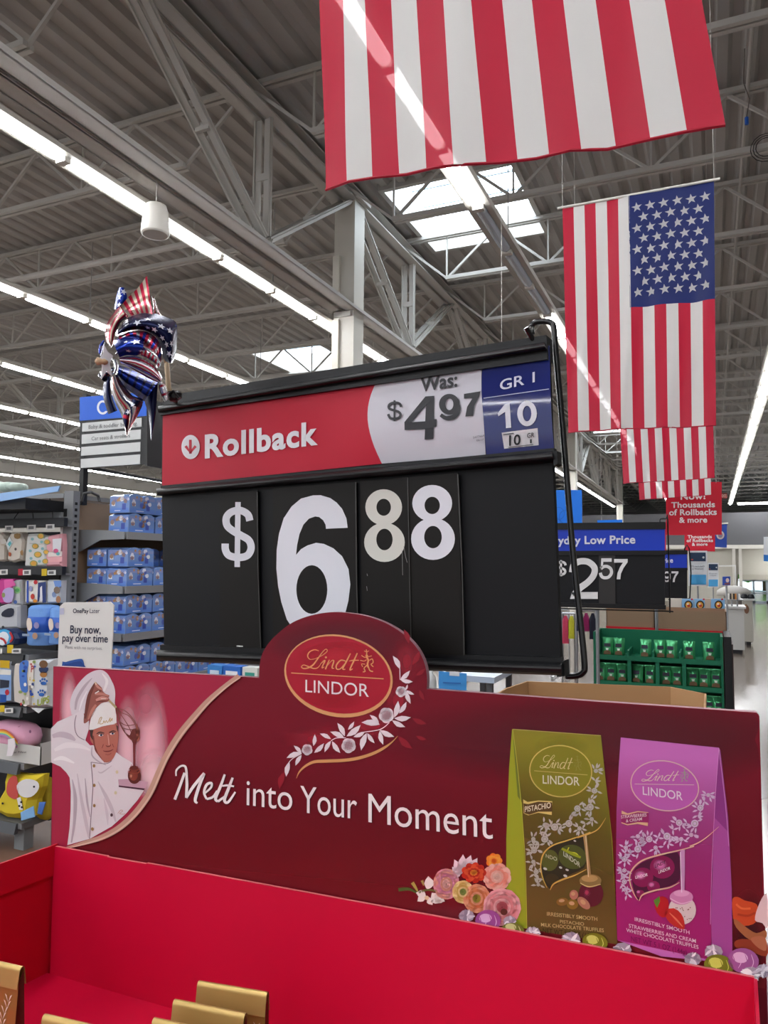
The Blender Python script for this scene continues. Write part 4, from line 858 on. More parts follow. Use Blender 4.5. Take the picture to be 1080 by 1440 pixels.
# extra stiff tab at the right border (thin red edge of the strip behind)
L_ = Art(IN, .0012, .4)
zr_ = XY(220, 440, 3.375)
# round badge with arrow
L_.lv(1).ring(268, 628.6, 12.9, 17, 0.01, 0.01, 'dedce2'); L_.lv(2.2).ring(268, 628.6, 10.6, 14.4, 0.01, 0.01, 'd9d7dd')
L_.lv(3).stroke(zr_((161, 602), (161, 668)), 3.8, 'b80a2e', n=1); L_.stroke(zr_((138, 632), (161, 662), (186, 632)), 3.8, 'b80a2e', n=1)
L_.lv(2).text('Rollback', (288, 643.5), (447, 624), 30.5, 'dedce2', .036, 1.10)
zw = XY(500, 440, 3.176)
L_.lv(2).text('Was:', (591, 550.5), (643, 543), 19.5, '26262c', .022, 1.0)
L_.digit('$', *zw((140, 392))[0], *zw((208, 480))[0], '26262c', .17)
L_.poly(zw((352, 370), (350, 475), (362, 474), (362, 508), (349, 510), (347, 563), (308, 566), (310, 519), (219, 523), (218, 488), (312, 373)), '26262c', holes=[zw((314, 412), (250, 488), (311, 484))])
L_.ring(*zw((419, 408))[0], 14.6, 14.6, 5.6, 8.2, '26262c'); L_.stroke(zw((448, 400), (456, 430), (440, 462), (405, 470), (380, 455)), [8, 8.5, 7, 6, 5], '26262c')
L_.poly(zw((484, 362), (558, 350), (552, 372), (530, 415), (524, 460), (490, 463), (498, 420), (524, 378), (484, 382)), '26262c')
L_.text('5477664', zw((525, 562))[0], zw((575, 552))[0], 3, '55555c'); L_.text('0617', zw((540, 574))[0], zw((572, 570))[0], 2.6, '55555c')
L_.build('lettering', ps, 'white rollback lettering and black former price digits')
L2 = Art(IN, .0022, .35)
L2.lv(2).text('GR 1', (703, 549), (752, 537), 14, 'c9cce0', .012); L2.stroke([(680, 560), (772, 547)], 1, 'b8bcd8', n=1)
z6_ = XY(660, 440, 6.0)
L2.poly(z6_((238, 848), (300, 770), (340, 765), (354, 968), (310, 972), (302, 835), (246, 872)), 'd3d4de')
L2.poly([(741.2 + 13.8 * math.cos(t * .26) , 581.5 + 17.8 * math.sin(t * .26)) for t in range(24)], 'd3d4de', holes=[[(741.2 + 6 * math.cos(t * .26), 581.5 + 11 * math.sin(t * .26)) for t in range(24)]])
L2.lv(4).text('10', z6_((335, 1120))[0], z6_((432, 1110))[0], 14, '1c1c22', .02); L2.text('GR', z6_((488, 1055))[0], z6_((548, 1048))[0], 6.5, '1c1c22', .01); L2.text('1', z6_((512, 1100))[0], z6_((526, 1098))[0], 5.5, '1c1c22', .01)
L2.stroke(z6_((285, 1028), (375, 1016)), 1.6, '5a5a60', n=1); L2.stroke(z6_((330, 1134), (540, 1110)), 1.2, '6a6a70', n=1)
L2.build('size_lettering', ps)
# middle rail and digit area
SG.slab('middle_flange', [(226, 683), (779, 630), (781, 640), (226, 690)], .008, -.004, RAIL, ps)
lip('middle_rail', (220, 687), (776, 634), (221, 697), (779, 649), .010)
SG.slab('rail_end_cap', [(776, 634), (783, 634), (784, 652), (779, 655)], .016, -.006, RAIL, ps)
# digit plates
pl = [((309, 694), (362, 690), (366, 914), (309, 911)), ((384, 686), (500, 678), (503, 915), (384, 912)), ((506.5, 677), (573, 671), (578, 918), (510, 916)), ((574, 671), (643, 665), (652, 922), (579, 918)), ((363, 690), (383, 688), (383, 912), (367, 912))]
pm = [('dollar', .006), ('six', .006), ('eight', .006), ('eight', .0085)]
for i, (q, (nm, f)) in enumerate(zip(pl, pm)):
    o = SG.slab('digit_plate', list(q), f, f - .0022, BLK2, ps)
    o['label'] = ['thin black plate printed with a white dollar symbol', 'wide black plate printed with a white 6', 'black plate with a cream white 8, scratched at its right edge', 'black plate with a bluish white 8, beside the empty right half'][i]
dz = XY(210, 640, 4.5); dz2 = XY(440, 640, 4.5)
A1 = Art(SG, .0062)
A1.lv(1).stroke(dz((636, 415), (622, 375), (575, 350), (520, 360), (488, 395), (492, 445), (530, 480), (580, 508), (630, 540), (644, 590), (620, 635), (565, 648), (505, 635), (482, 600), (480, 560)), 10.2, DIG); A1.lv(1.5).stroke(dz((561, 297), (556, 708)), 7.6, DIG, n=1)
out6 = dz2((220, 460), (212, 400), (185, 340), (150, 300), (110, 272), (50, 254), (0, 255)) + dz((960, 275), (900, 325), (850, 400), (820, 500), (806, 600), (804, 720), (815, 830), (835, 930), (870, 1040)) + [(412, 884), (428, 891), (448, 892), (468, 885), (480, 873)] + dz2((205, 1000), (225, 920), (237, 818), (225, 720), (185, 640), (130, 590), (70, 562), (20, 555)) + dz((1000, 572), (960, 595), (928, 632), (935, 570), (950, 500), (975, 440), (1010, 402)) + dz2((15, 388), (40, 392), (65, 412), (80, 440), (83, 466))
A1.lv(1).poly(out6, DIG, holes=[[(438.5 + 21.8 * math.cos(t * math.pi / 16), 829 + 34.2 * math.sin(t * math.pi / 16)) for t in range(32)]])
A1.poly(dz((552, 1204), (592, 1206), (592, 1214), (552, 1212)), 'c9cac8')
A1.lv(1).ring(*dz2((448, 330))[0], 25.8, 25.3, 10.2, 12, 'cfcfc8'); A1.lv(1.3).ring(*dz2((453, 552))[0], 28.6, 27.6, 11.5, 15.2, 'cfcfc8', dy=-4)
for q in [((575, 575), (586, 640), (597, 680)), ((565, 600), (568, 760)), ((342, 750), (346, 765)), ((340, 830), (344, 858))]: A1.lv(2).stroke(dz2(*q), .6, '8d8c8a', n=1)
A1.build('price_digits', ps, 'white dollar symbol, 6 and first 8')
A2 = Art(SG, .0088)
A2.lv(1).ring(*dz2((755, 305))[0], 28, 25.8, 10.8, 12.2, DIG, dy=3); A2.lv(1.3).ring(*dz2((760, 530))[0], 30.8, 29.6, 12.4, 15.8, DIG, dy=-2.5)
A2.build('last_digit', ps, 'bluish white last 8')
# ribbed edges and creases
m = MB(); m.tube([SG.at(644, 667, .010), SG.at(650, 800, .0112), SG.at(653, 921, .010)], .0013, 5); m.tube([SG.at(500.5, 678, .009), SG.at(501.5, 800, .0112), SG.at(503, 868, .009)], .0012, 5); m.tube([SG.at(362, 692, .008), SG.at(363, 800, .0105), SG.at(367, 913, .008)], .0011, 5); m.tube([SG.at(573.5, 672, .009), SG.at(576, 800, .0105), SG.at(578.5, 916, .009)], .0010, 5)
m.build('plate_edge_beads', mat('3a3936', .3, spec=.6), ps)['kind'] = 'stuff'
# bottom rail
SG.slab('bottom_flange', [(225, 907), (789, 925), (789, 934), (225, 915)], .008, -.004, RAIL, ps)
lip('bottom_rail', (220, 914), (789, 932), (220, 929), (790, 950), .014, .016)
SG.slab('bottom_end_cap', [(783, 935), (793, 929), (794, 951), (783, 952)], .012, -.012, RAIL, ps)
# wire frame on the right, hook on top
wf = [(748, 470), (747, 462), (750, 455), (757, 452.5), (768, 452), (775, 454), (779, 461), (781, 490), (791, 600), (806, 780), (818, 890), (822, 935), (820, 945), (812, 950), (796, 951)]
wp = [SG.at(x, y, -.02 - (.0 if i < 4 else .012)) for i, (x, y) in enumerate(cr(wf, 4))]
m = MB(); m.tube(wp, .0048, 10); m.build('wire_frame', mat('0c0c0e', .25, spec=.6), ps, smooth=True)
m = MB(); m.tube([SG.at(739.5, 461, .02), SG.at(752, 482, .004)], .0042, 8); m.build('top_stud', mat('0c0c0e', .25, spec=.6), ps)
m = MB(); pt = SG.at(520, 950, -.03); m.tube([pt + Zup * .1, Vector((pt.x, pt.y, .95))], .012, 10); m.build('post', mat('2a2a2c', .4), ps)
m = MB(); m.box(pt.x - .12, pt.x + .12, pt.y - .12, pt.y + .12, 0, .012); m.tube([Vector((pt.x, pt.y, .96)), Vector((pt.x, pt.y, .01))], .012, 8); m.build('base', mat('2a2a2c', .4), ps)

# ================================================================== PINWHEEL on the sign's corner
FOILB = mat('14308f', .2, metal=.6); FOILN = mat('0f1740', .25, metal=.5); FOILR = mat('a81c3a', .2, metal=.55); FOILS = mat('c9ccd2', .14, metal=.85); FOILT = mat('b9a99a', .2, metal=.7); STARW = mat('dfe3ee', .3, metal=.2)
zpw = XY(120, 380, 6.0)
PD = 1.30
pw = thing('pinwheel', 'foil pinwheel with stars and stripes on a wooden stick, clamped to the sign corner', 'pinwheel', ad(235, 560, PD + .1))
def sheet(Ap, Bp, dA, dB, bulge, mats, name, ns=12, nt=8, pattern='s', stars=None):
    """curled foil blade: surface between two edge curves (photo pixels) with its own depth and belly"""
    A = cr(zpw(*Ap), 6); B = cr(zpw(*Bp), 6)
    def smp(P, t): f = t * (len(P) - 1); i = min(int(f), len(P) - 2); f -= i; return (P[i][0] + (P[i + 1][0] - P[i][0]) * f, P[i][1] + (P[i + 1][1] - P[i][1]) * f)
    da = dA if isinstance(dA, tuple) else (dA, dA); db = dB if isinstance(dB, tuple) else (dB, dB)
    def pt(s, t, off=0):
        a = smp(A, s); b = smp(B, s); x = a[0] + (b[0] - a[0]) * t; y = a[1] + (b[1] - a[1]) * t
        d = (da[0] + (da[1] - da[0]) * s) * (1 - t) + (db[0] + (db[1] - db[0]) * s) * t
        return ad(x, y, PD + d - bulge * math.sin(math.pi * t) - off)
    m = MB(); vs = [pt(i / ns, j / nt) for i in range(ns + 1) for j in range(nt + 1)]
    for i in range(ns):
        for j in range(nt):
            k = {'s': i, 't': j, '-': 0}[pattern]; m.use(mats[k % len(mats)])
            m.f.append((i * (nt + 1) + j, i * (nt + 1) + j + 1, (i + 1) * (nt + 1) + j + 1, (i + 1) * (nt + 1) + j)); m.m.append(m.mi)
    m.v = [Vector(v) for v in vs]
    o = m.build(name, None, pw, smooth=True)
    if stars:
        q = MB()
        for s, t, r in stars:
            c = pt(s, t, .0015); e = .03; u = (pt(min(1, s + e), t, .0015) - pt(max(0, s - e), t, .0015)).normalized(); v = (pt(s, min(1, t + e), .0015) - pt(s, max(0, t - e), .0015)); v = (v - u * v.dot(u)).normalized()
            r *= PD / F; n = len(q.v); th0 = s * 7 + t * 3
            pts = [c + (u * math.cos(th0 + k * math.pi / 5) + v * math.sin(th0 + k * math.pi / 5)) * (r if k % 2 == 0 else r * .42) for k in range(10)]
            q.add([c] + pts, [(0, 1 + k, 1 + (k + 1) % 10) for k in range(10)])
        q.build('printed_stars', STARW, o)['kind'] = 'stuff'
    return o
RT = [FOILR, FOILT]
sheet([(520, 45), (440, 150), (355, 235), (283, 318)], [(566, 370), (500, 362), (430, 372), (345, 402)], (.02, .05), (0, .03), -.01, RT, 'foil_blade', 11, 6)
sheet([(285, 145), (262, 220), (245, 330)], [(325, 145), (352, 235), (290, 320)], .06, .05, .01, [FOILB], 'foil_blade', 8, 6, '-', [(.25, .7, 5), (.5, .3, 6), (.8, .5, 5)])
sheet([(560, 215), (575, 300), (568, 368)], [(590, 250), (618, 340), (650, 385)], .03, .04, .01, [FOILS, FOILR, FOILT], 'foil_blade', 6, 6, 't')
sheet([(290, 300), (205, 410), (168, 500), (175, 590), (215, 650)], [(350, 402), (300, 440), (262, 520), (245, 590), (222, 650)], .02, (-.01, .0), .02, RT, 'foil_blade', 14, 6, 't')
sheet([(262, 530), (330, 430), (430, 372), (560, 360), (680, 395), (765, 440), (775, 560), (765, 700), (735, 785)], [(275, 545), (380, 505), (500, 508), (590, 560), (630, 620), (645, 680), (655, 730), (670, 760), (700, 782)], (0, .03), (-.02, .02), .03, [FOILN, FOILB, FOILB, FOILN], 'foil_blade', 24, 8, '-', [(.12, .4, 5), (.22, .5, 6), (.33, .3, 6), (.38, .7, 5), (.47, .4, 6), (.52, .75, 5), (.6, .35, 6), (.66, .7, 5), (.74, .4, 5), (.82, .6, 5), (.88, .35, 5), (.3, .75, 4)])
sheet([(740, 425), (775, 470), (745, 500)], [(720, 460), (740, 480), (735, 500)], .02, .02, .01, [FOILB], 'foil_blade', 6, 4)
sheet([(272, 548), (380, 508), (500, 512), (590, 562), (640, 650), (640, 800)], [(300, 600), (400, 560), (480, 590), (540, 660), (580, 740), (600, 830)], -.01, -.03, .02, [FOILR, FOILS, FOILR, FOILB], 'foil_blade', 18, 6)
sheet([(232, 600), (330, 545), (440, 545), (495, 590)], [(288, 735), (350, 716), (430, 720), (480, 700)], -.03, -.045, .03, [FOILB], 'foil_blade', 12, 8, '-', [(.35, .35, 4), (.62, .35, 7), (.4, .8, 4), (.9, .8, 4)])
sheet([(480, 600), (560, 640), (610, 700), (640, 790)], [(470, 720), (520, 740), (580, 780), (625, 830)], -.03, -.045, .02, [FOILR, FOILS], 'foil_blade', 12, 5)
sheet([(252, 700), (300, 655), (400, 622), (500, 645), (590, 700), (640, 790)], [(258, 720), (305, 680), (400, 645), (490, 668), (575, 722), (630, 805)], -.055, -.055, .004, [FOILS], 'foil_blade', 18, 3)
sheet([(283, 740), (330, 728), (430, 724), (520, 760), (600, 820), (650, 910)], [(300, 785), (370, 815), (450, 865), (520, 905), (580, 935), (625, 950)], -.05, -.035, .02, [FOILS, FOILR, FOILS, STARW, FOILR], 'foil_blade', 8, 10, 't')
sheet([(285, 800), (380, 835), (500, 890), (612, 945)], [(268, 900), (330, 985), (430, 1060), (495, 1108)], -.01, 0, .035, [FOILB, FOILB, FOILN], 'foil_blade', 16, 8)
sheet([(612, 945), (604, 1080), (590, 1240), (560, 1435)], [(490, 1000), (500, 1110), (535, 1230), (553, 1430)], .01, .02, .01, [FOILN], 'foil_blade', 10, 5, '-')
sheet([(212, 905), (215, 1000), (240, 1090), (310, 1240), (345, 1400)], [(270, 880), (320, 965), (400, 1060), (490, 1112), (352, 1400)], -.03, -.02, .03, [FOILS, STARW, FOILT, FOILR, FOILT, FOILN], 'foil_blade', 14, 12, 't')
sheet([(395, 1085), (350, 1160), (315, 1245), (340, 1330)], [(492, 1112), (440, 1190), (390, 1270), (345, 1400)], -.05, -.035, .01, [FOILN, FOILN, FOILR], 'foil_blade', 9, 6, 's', [(.2, .3, 4), (.3, .6, 4), (.45, .3, 4)])
sheet([(180, 890), (152, 960), (152, 1080), (195, 1215)], [(216, 905), (215, 990), (230, 1080), (270, 1185)], .01, 0, .015, [FOILN], 'foil_blade', 8, 5, '-')
sheet([(150, 588), (115, 640), (112, 700)], [(168, 600), (150, 660), (130, 722)], .0, .01, .01, [FOILB], 'foil_blade', 6, 4, '-', [(.5, .5, 4)])
sheet([(105, 890), (130, 850), (240, 820)], [(155, 940), (200, 900), (250, 870)], .0, .01, .015, [FOILS, FOILN, FOILS], 'foil_blade', 8, 4)
sheet([(215, 740), (240, 790), (225, 860)], [(275, 760), (280, 830), (262, 880)], -.0, .0, .02, [FOILS], 'foil_blade', 8, 5)
sheet([(615, 945), (630, 1030), (668, 1112)], [(655, 930), (690, 1010), (712, 1080)], .0, .02, .02, [FOILS, FOILS, FOILR, FOILS], 'foil_blade', 10, 6)
s_ = zpw((158, 625), (188, 685), (236, 722), (208, 785), (226, 892), (180, 850), (138, 918), (143, 815), (128, 740), (152, 700))
SP = Surf(ad(150, 505, PD - .06), Vector((.35, .93, 0)))
SP.slab('star_plate', s_, .001, -.001, mat('e4e3ea', .35), pw)
m = MB(); kx = [ad(*zpw((x, y))[0], PD - .06 - dd) for x, y, dd in ((185, 775, 0), (160, 773, .004), (140, 772, .006), (120, 770, .007), (100, 768, .008), (80, 766, .009))]
m.tube(kx, [.003, .0055, .0045, .006, .0068, .002], 12); m.build('wooden_knob', mat('c4a484', .5), pw, smooth=True)
m = MB(); m.tube([ad(234.5, 510, PD + .06), ad(237, 545, PD + .06), ad(240.5, 556, PD + .06)], .0047, 12); m.tube([ad(232, 490, PD + .06), ad(234.5, 511, PD + .06)], .0047, 12); m.build('wooden_stick', mat('c9b291', .5), pw, smooth=True)
m = MB()
for i in range(5): c_ = ad(240 + i * 2.2, 556 + (i % 2) * 2, PD + .06); m.lathe(c_, [(.004, -.008), (.009, -.004), (.009, .004), (.004, .008)], 8)
m.tube([ad(232, 558, PD + .05), ad(244, 550, PD + .05), ad(252, 560, PD + .05)], .003, 6); m.tube([ad(245, 556, PD + .05), SG.at(247, 565, .02)], .005, 6)
m.build('black_clamp', mat('0d0d0f', .3), pw)
# ================================================================== PAYMENT PLAN SIGN
OP = Surf(ad(120, 900, 2.3), Vector((.95, .12, 0)))
op = thing('standing_sign', 'white rounded payment plan sign standing behind the header board, left', 'sign', OP.at(118, 1000))
OP.slab('sign_card', [(90, 847), (155, 846.5), (160, 851), (159, 880), (153, 1000), (79, 1000), (84, 853)], 0, -.004, mat('dcdbd8', .45), op)
oa = Art(OP, .001, .5)
oa.lv(1).text('OnePay', (102.5, 862), (124.5, 862), 6, '23233a', .012); oa.text('Later', (126, 862), (140, 862), 6, '5a5a6a', 0)
oa.text('Buy now,', (98.5, 890.5), (141.5, 891), 11, '1d2340', .012); oa.text('pay over time', (87.5, 902), (151.5, 903.5), 10.5, '1d2340', .012); oa.text('Plans with no surprises.', (91.5, 912), (144, 914), 4.4, '8a8a90')
oa.poly([(84, 855.5), (90, 855), (90, 864), (83.5, 864.5)], 'b9bad2'); oa.poly([(87, 936), (92, 931), (112, 926.5), (117, 929), (122, 940), (150, 960), (100, 1000), (84, 1000)], '2a55a0', 3); oa.lv(2).poly([(90, 939), (94, 934), (111, 930), (116, 933), (119, 945), (100, 990), (86, 990)], '1d3f86', 3)
oa.build('lettering', op)
m = MB(); q = OP.at(117, 1000, -.006); m.tube([q, Vector((q.x, q.y, .02))], .01, 8); m.box(q.x - .15, q.x + .15, q.y - .12, q.y + .12, 0, .02); m.build('pole', mat('8a8a8a', .4, metal=.5), op)

# ================================================================== FLAGS
RED_F = cloth('c2183a'); WH_F = cloth('dcdad8'); BL_F = cloth('172768')
def flag(name_lab, Y, PX, n_st, canton=None, top_z=4.1, cuts=20, idx=0):
    """PX: pixel outline corners TL,TR,BR,BL of the hanging cloth; stripes run top to bottom"""
    TL, TR, BR, BL = [Vector(ay(x, y, Y)) for x, y in PX]
    t = thing('hanging_flag', name_lab, 'flag', ((BL.x + BR.x) / 2, Y, min(BL.z, BR.z)))
    rn = random.Random(idx)
    ph1 = rn.uniform(0, 6)
    def P(s, v):
        top = TL.lerp(TR, s); bot = BL.lerp(BR, s); p = top.lerp(bot, v)
        p.y += (.018 * math.sin(9 * s + ph1 + 1.2 * v) + .012 * math.sin(23 * s + 2.2 * v) + .006 * math.sin(40 * s + 9 * v)) * (.3 + v) * (.5 if Y < 2 else 1)
        p.z += .002 * math.sin(11 * s + ph1) * v
        return p
    nb = 4; ns = n_st * nb
    def stripe(m, s0, s1, v0, v1, nx, nv=cuts):
        k = len(m.v); m.v += [P(s0 + (s1 - s0) * i / nx, v0 + (v1 - v0) * j / nv) for j in range(nv + 1) for i in range(nx + 1)]
        for j in range(nv):
            for i in range(nx): m.f.append((k + j * (nx + 1) + i, k + (j + 1) * (nx + 1) + i, k + (j + 1) * (nx + 1) + i + 1, k + j * (nx + 1) + i + 1)); m.m.append(m.mi)
    for k in range(n_st):
        m = MB(); s0, s1 = k / n_st, (k + 1) / n_st; v0 = 0
        if canton and s1 > canton[0] + .01: v0 = canton[1]
        stripe(m, s0, s1, v0, 1, nb); o = m.build('stripe', RED_F if k % 2 == 0 else WH_F, t, smooth=True); o['label'] = 'red stripe' if k % 2 == 0 else 'white stripe'
    if canton:
        m = MB(); stripe(m, canton[0], 1, 0, canton[1], 24, 24); c = m.build('canton', BL_F, t, smooth=True); c['label'] = 'dark blue field with white stars'
        cw = 1 - canton[0]
        for r in range(11):
            nn = 5 if r % 2 == 0 else 4
            for j in range(nn):
                # the flag hangs on its side: rows of stars run down
                u = (j + (.5 if nn == 5 else 1)) / 5.0; vv = (r + .75) / 11.5
                # columns across = 9 pattern steps
                s = canton[0] + cw * (.04 + .92 * vv); v = canton[1] * (.03 + .94 * u)
                ctr = P(s, v); ctr.y -= .004; R_ = .030
                a0 = math.pi / 2 + .1; pts = [ctr + Vector((math.cos(a0 + q * math.pi / 5), 0, math.sin(a0 + q * math.pi / 5))) * (R_ if q % 2 == 0 else R_ * .4) for q in range(10)]
                m = MB(); m.add([ctr] + pts, [(0, 1 + q, 1 + (q + 1) % 10) for q in range(10)]); m.build('star', WH_F, t)
    # hem and hanging rod
    m = MB(); m.tube([P(i / 12, 1.0) for i in range(13)], .0035, 5); m.build('hem', mat('a8142e', .6), t)
    m = MB(); m.tube([TL + Vector((-.03, 0, 0)), TR + Vector((.03, 0, 0))], .008, 8); m.build('rod', mat('d8d6d0', .4), t)
    m = MB()
    for q in (TL, TR): m = MB(); m.tube([q, Vector((q.x, q.y, 6.09 if Y < 5 and Y > 4 else 6.9))], .0018, 4); m.build('hanging_line', mat('b9b7b2', .5), t)
    return t
flag('nearest flag, huge red and white stripes cut off by the top of the photo', 1.50, [(440, -260), (930, -300), (1020, 181), (453, 263)], 13, idx=1)
flag('flag with its blue star field in full view, second from the camera', 4.27, [(791, 292), (1004, 253), (1007, 598), (798, 607)], 13, (.545 - 0.09, .49), idx=2)
flag('third flag, its stripes showing just below the star spangled one', 7.13, [(862, 440), (998, 425), (1005, 672), (876, 680)], 13, idx=3)
flag('fourth and smallest flag, overlapping the red Thousands banner', 9.9, [(890, 560), (996, 552), (1000, 696), (899, 703)], 12, idx=4)
# ================================================================== CEILING SPEAKER
m = MB(); c = ax(219, 309, -4.38)
sp_ = thing('pendant_speaker', 'white bucket-shaped pendant speaker beside the near light row', 'speaker', c)
m.lathe(c, [(.118, -.135), (.123, -.12), (.121, -.08), (.105, .07), (.088, .125), (.065, .134)], 28); m.build('housing', mat('dedbd3', .45), sp_, smooth=True)
m = MB(); m.lathe(c - Zup * .138, [(.105, 0), (.105, .003)], 24); m.build('grille', mat('c5c2ba', .6), sp_)
m = MB(); m.tube([c + Zup * .13, Vector((c.x, c.y, 5.12))], .004, 6); m.build('cable', STEEL, sp_)
# ================================================================== SHELVING, LEFT
GREY = mat('7f8184', .45, metal=.1); DKG = mat('2b2c30', .5); BLKR = mat('17181c', .45)
def psurf(Y, step=.0012): return Surf((0, Y, 1), (1, 0, 0), (0, -1, 0), step=step)
def zat(x, y, Y): return ay(x, y, Y).z
def xat(x, y, Y): return ay(x, y, Y).x
def pillow_mesh(m, c, sx, sy, sz, n=4, seg=14, pw=.45):
    vs = []; fs = []
    def sg(v, e): return math.copysign(abs(v) ** e, v)
    R = 8
    for i in range(R + 1):
        ph = -math.pi / 2 + math.pi * i / R
        for j in range(seg):
            th = 2 * math.pi * j / seg
            vs.append((c[0] + sx * sg(math.cos(ph), pw) * sg(math.cos(th), pw), c[1] + sy * sg(math.cos(ph), .9) * sg(math.sin(th), .9), c[2] + sz * sg(math.sin(ph), pw)))
    for i in range(R):
        for j in range(seg): fs.append((i * seg + j, i * seg + (j + 1) % seg, (i + 1) * seg + (j + 1) % seg, (i + 1) * seg + j))
    return m.add(vs, fs)
XE = -3.83; YF = 3.30; YU = 3.56; YN = 3.46
ge = thing('end_shelf', 'gray end shelf unit at the left edge with price rails and a light blue canopy', 'shelf', (XE - .6, YU, 0))
m = MB(); m.box(XE - 1.3, XE - 1.22, YU - .02, YU + .03, 0, 2.2); m.build('upright', GREY, ge)
xu0 = xat(91.5, 800, YU); xu1 = xat(104.5, 800, YU)
m = MB(); m.box(xu0, xu1, YU - .03, YU + .025, 0, zat(98, 691, YU)); m.build('upright', GREY, ge)
m = MB(); m.box(xat(95, 722, YU), xat(99.5, 722, YU), YU - .033, YU - .029, zat(97, 727, YU), zat(97, 716, YU)); 
k = 0; z = .3
m.build('slot', mat('0c0c0e', .6), ge)
m = MB()
z = .2
while z < 2.15: m.box(xu1 - .001, xu1 + .0015, YU - .015, YU + .005, z, z + .018); z += .04
m.build('slot_row', mat('0c0c0e', .6), ge)['kind'] = 'stuff'
m = MB(); m.box(xat(91, 740, YU), xat(94, 740, YU), YU - .034, YU - .03, zat(92, 756, YU), zat(92, 738, YU)); m.build('paper_strip', mat('dededc', .6), ge)
m = MB(); m.box(-6.2, XE - .08, YU + .03, YU + .05, 0.1, 1.95); m.build('back_panel', DKG, ge)
XL = -6.2
# canopy
zc = zat(40, 712, YF)
m = MB(); m.hexa([(XL, YF - .30, zc - .02), (xat(91, 700, YU), YF - .04, zc - .02), (xat(91, 700, YU), YU, zc - .02), (XL, YU, zc - .02), (XL, YF - .30, zc + .045), (xat(91, 700, YU), YF - .04, zc + .05), (xat(91, 700, YU), YU, zc + .05), (XL, YU, zc + .045)]); m.build('canopy', BLKR, ge)
cs = Surf(ay(40, 700, YF - .1), (1, .02, .0), (0, -1, 0), step=.001)
cs.slab('canopy_header', [(-60, 700), (0, 693.5), (84, 683), (81, 691), (0, 705), (-60, 712)], 0, -.01, mat('8fb6e6', .35), ge)
# shelves
tiers = [(921, 931, YF), (995, 1004, YF), (1075, 1085, YF), (1160, 1170, YF)]
for i, (ya, yb, Y) in enumerate(tiers):
    z1 = zat(30, ya, Y); z0 = zat(30, yb, Y)
    m = MB(); m.box(XL, XE, Y + .012, YU, z1 - .035, z1); m.build('shelf_board', GREY, ge)
    m = MB(); m.hexa([(XL, Y - .015, z0 - .02), (XE - .03, Y - .015, z0 - .02), (XE - .03, Y + .012, z0 - .02), (XL, Y + .012, z0 - .02), (XL, Y, z1), (XE - .03, Y, z1), (XE - .03, Y + .012, z1), (XL, Y + .012, z1)]); m.build('price_rail', BLKR if i < 1 else mat('55585c', .4, metal=.2), ge)
for ya, yb, Y in ((729, 741, YN), (796, 808, YN)):
    z1 = zat(40, ya, Y); z0 = zat(40, yb, Y); m = MB(); m.box(XL, xat(90, 735, Y), Y, Y + .03, z0, z1); m.build('price_rail', mat('202227', .4), ge)
    m = MB(); m.box(XL, xat(90, 735, Y), Y + .03, YU, z0, z0 + .012); m.build('shelf_board', GREY, ge)
m = MB(); m.box(XE - .10, XE - .02, YF + .05, YF + .12, 0, zat(30, 1170, YF)); m.build('leg', mat('7c8083', .45), ge)
m = MB(); m.box(XL, xat(90, 720, YU), YU - .02, YU - .005, zat(40, 737, YU), zat(40, 712, YU)); m.build('header_panel', mat('9a9da0', .4), ge)
for pts in ([(31, 703), (32, 712), (20, 729), (19, 738)], [(44, 703), (46, 720), (47.5, 736)], [(70, 701), (73.5, 718), (74.5, 735)]):
    m = MB(); m.tube([ay(x, y, YN + .02) for x, y in cr(pts, 3)], .003, 5); m.build('cable', mat('15161a', .5), ge)
tagm = mat('e2e2e0', .5)
ti = 0
def etag(x0, y0, x1, y1, Y, c='dfdfdd', dark=True):
    global ti
    S = psurf(Y - .004); o = S.slab('shelf_tag', [(x0, y0), (x1, y0 - (x1 - x0) * .04), (x1, y1), (x0, y1 + .4)], 0, -.003, mat(c, .5), ge)
    if c != 'dfdfdd': o['label'] = 'yellow shelf tag' if c == 'd2b51e' else 'red shelf tag'
    if dark: a_ = Art(S, .0008, .5); a_.poly([(x0 + 2, y0 + 1.5), (x1 - 2.5, y0 + 1.3), (x1 - 2.5, y1 - 1.5), (x0 + 2, y1 - 1.3)], '6a6a6c'); a_.build('tag_print', o)
for q in [(7, 739.5, 18, 746.5), (38, 738.5, 50, 745.5), (64.5, 737.5, 76, 744.5)]: etag(*q, YN)
for q in [(0, 801, 10.5, 808), (32, 801.5, 43, 808.5), (66.5, 802, 78, 808.5)]: etag(*q, YN)
etag(25.5, 800, 32, 809, YN, 'b01c38', False); etag(58.5, 800, 65.5, 809.5, YN, 'd2b51e', False)
etag(16.5, 912.5, 29, 918.5, YF - .02); etag(10, 907, 18, 918, YF - .02, 'd2b51e', False); etag(-4, 912, 2.5, 919, YF - .02)
etag(6.5, 996, 18, 1002.5, YF - .02); etag(0, 992, 6, 1001, YF - .02, 'd2b51e', False)
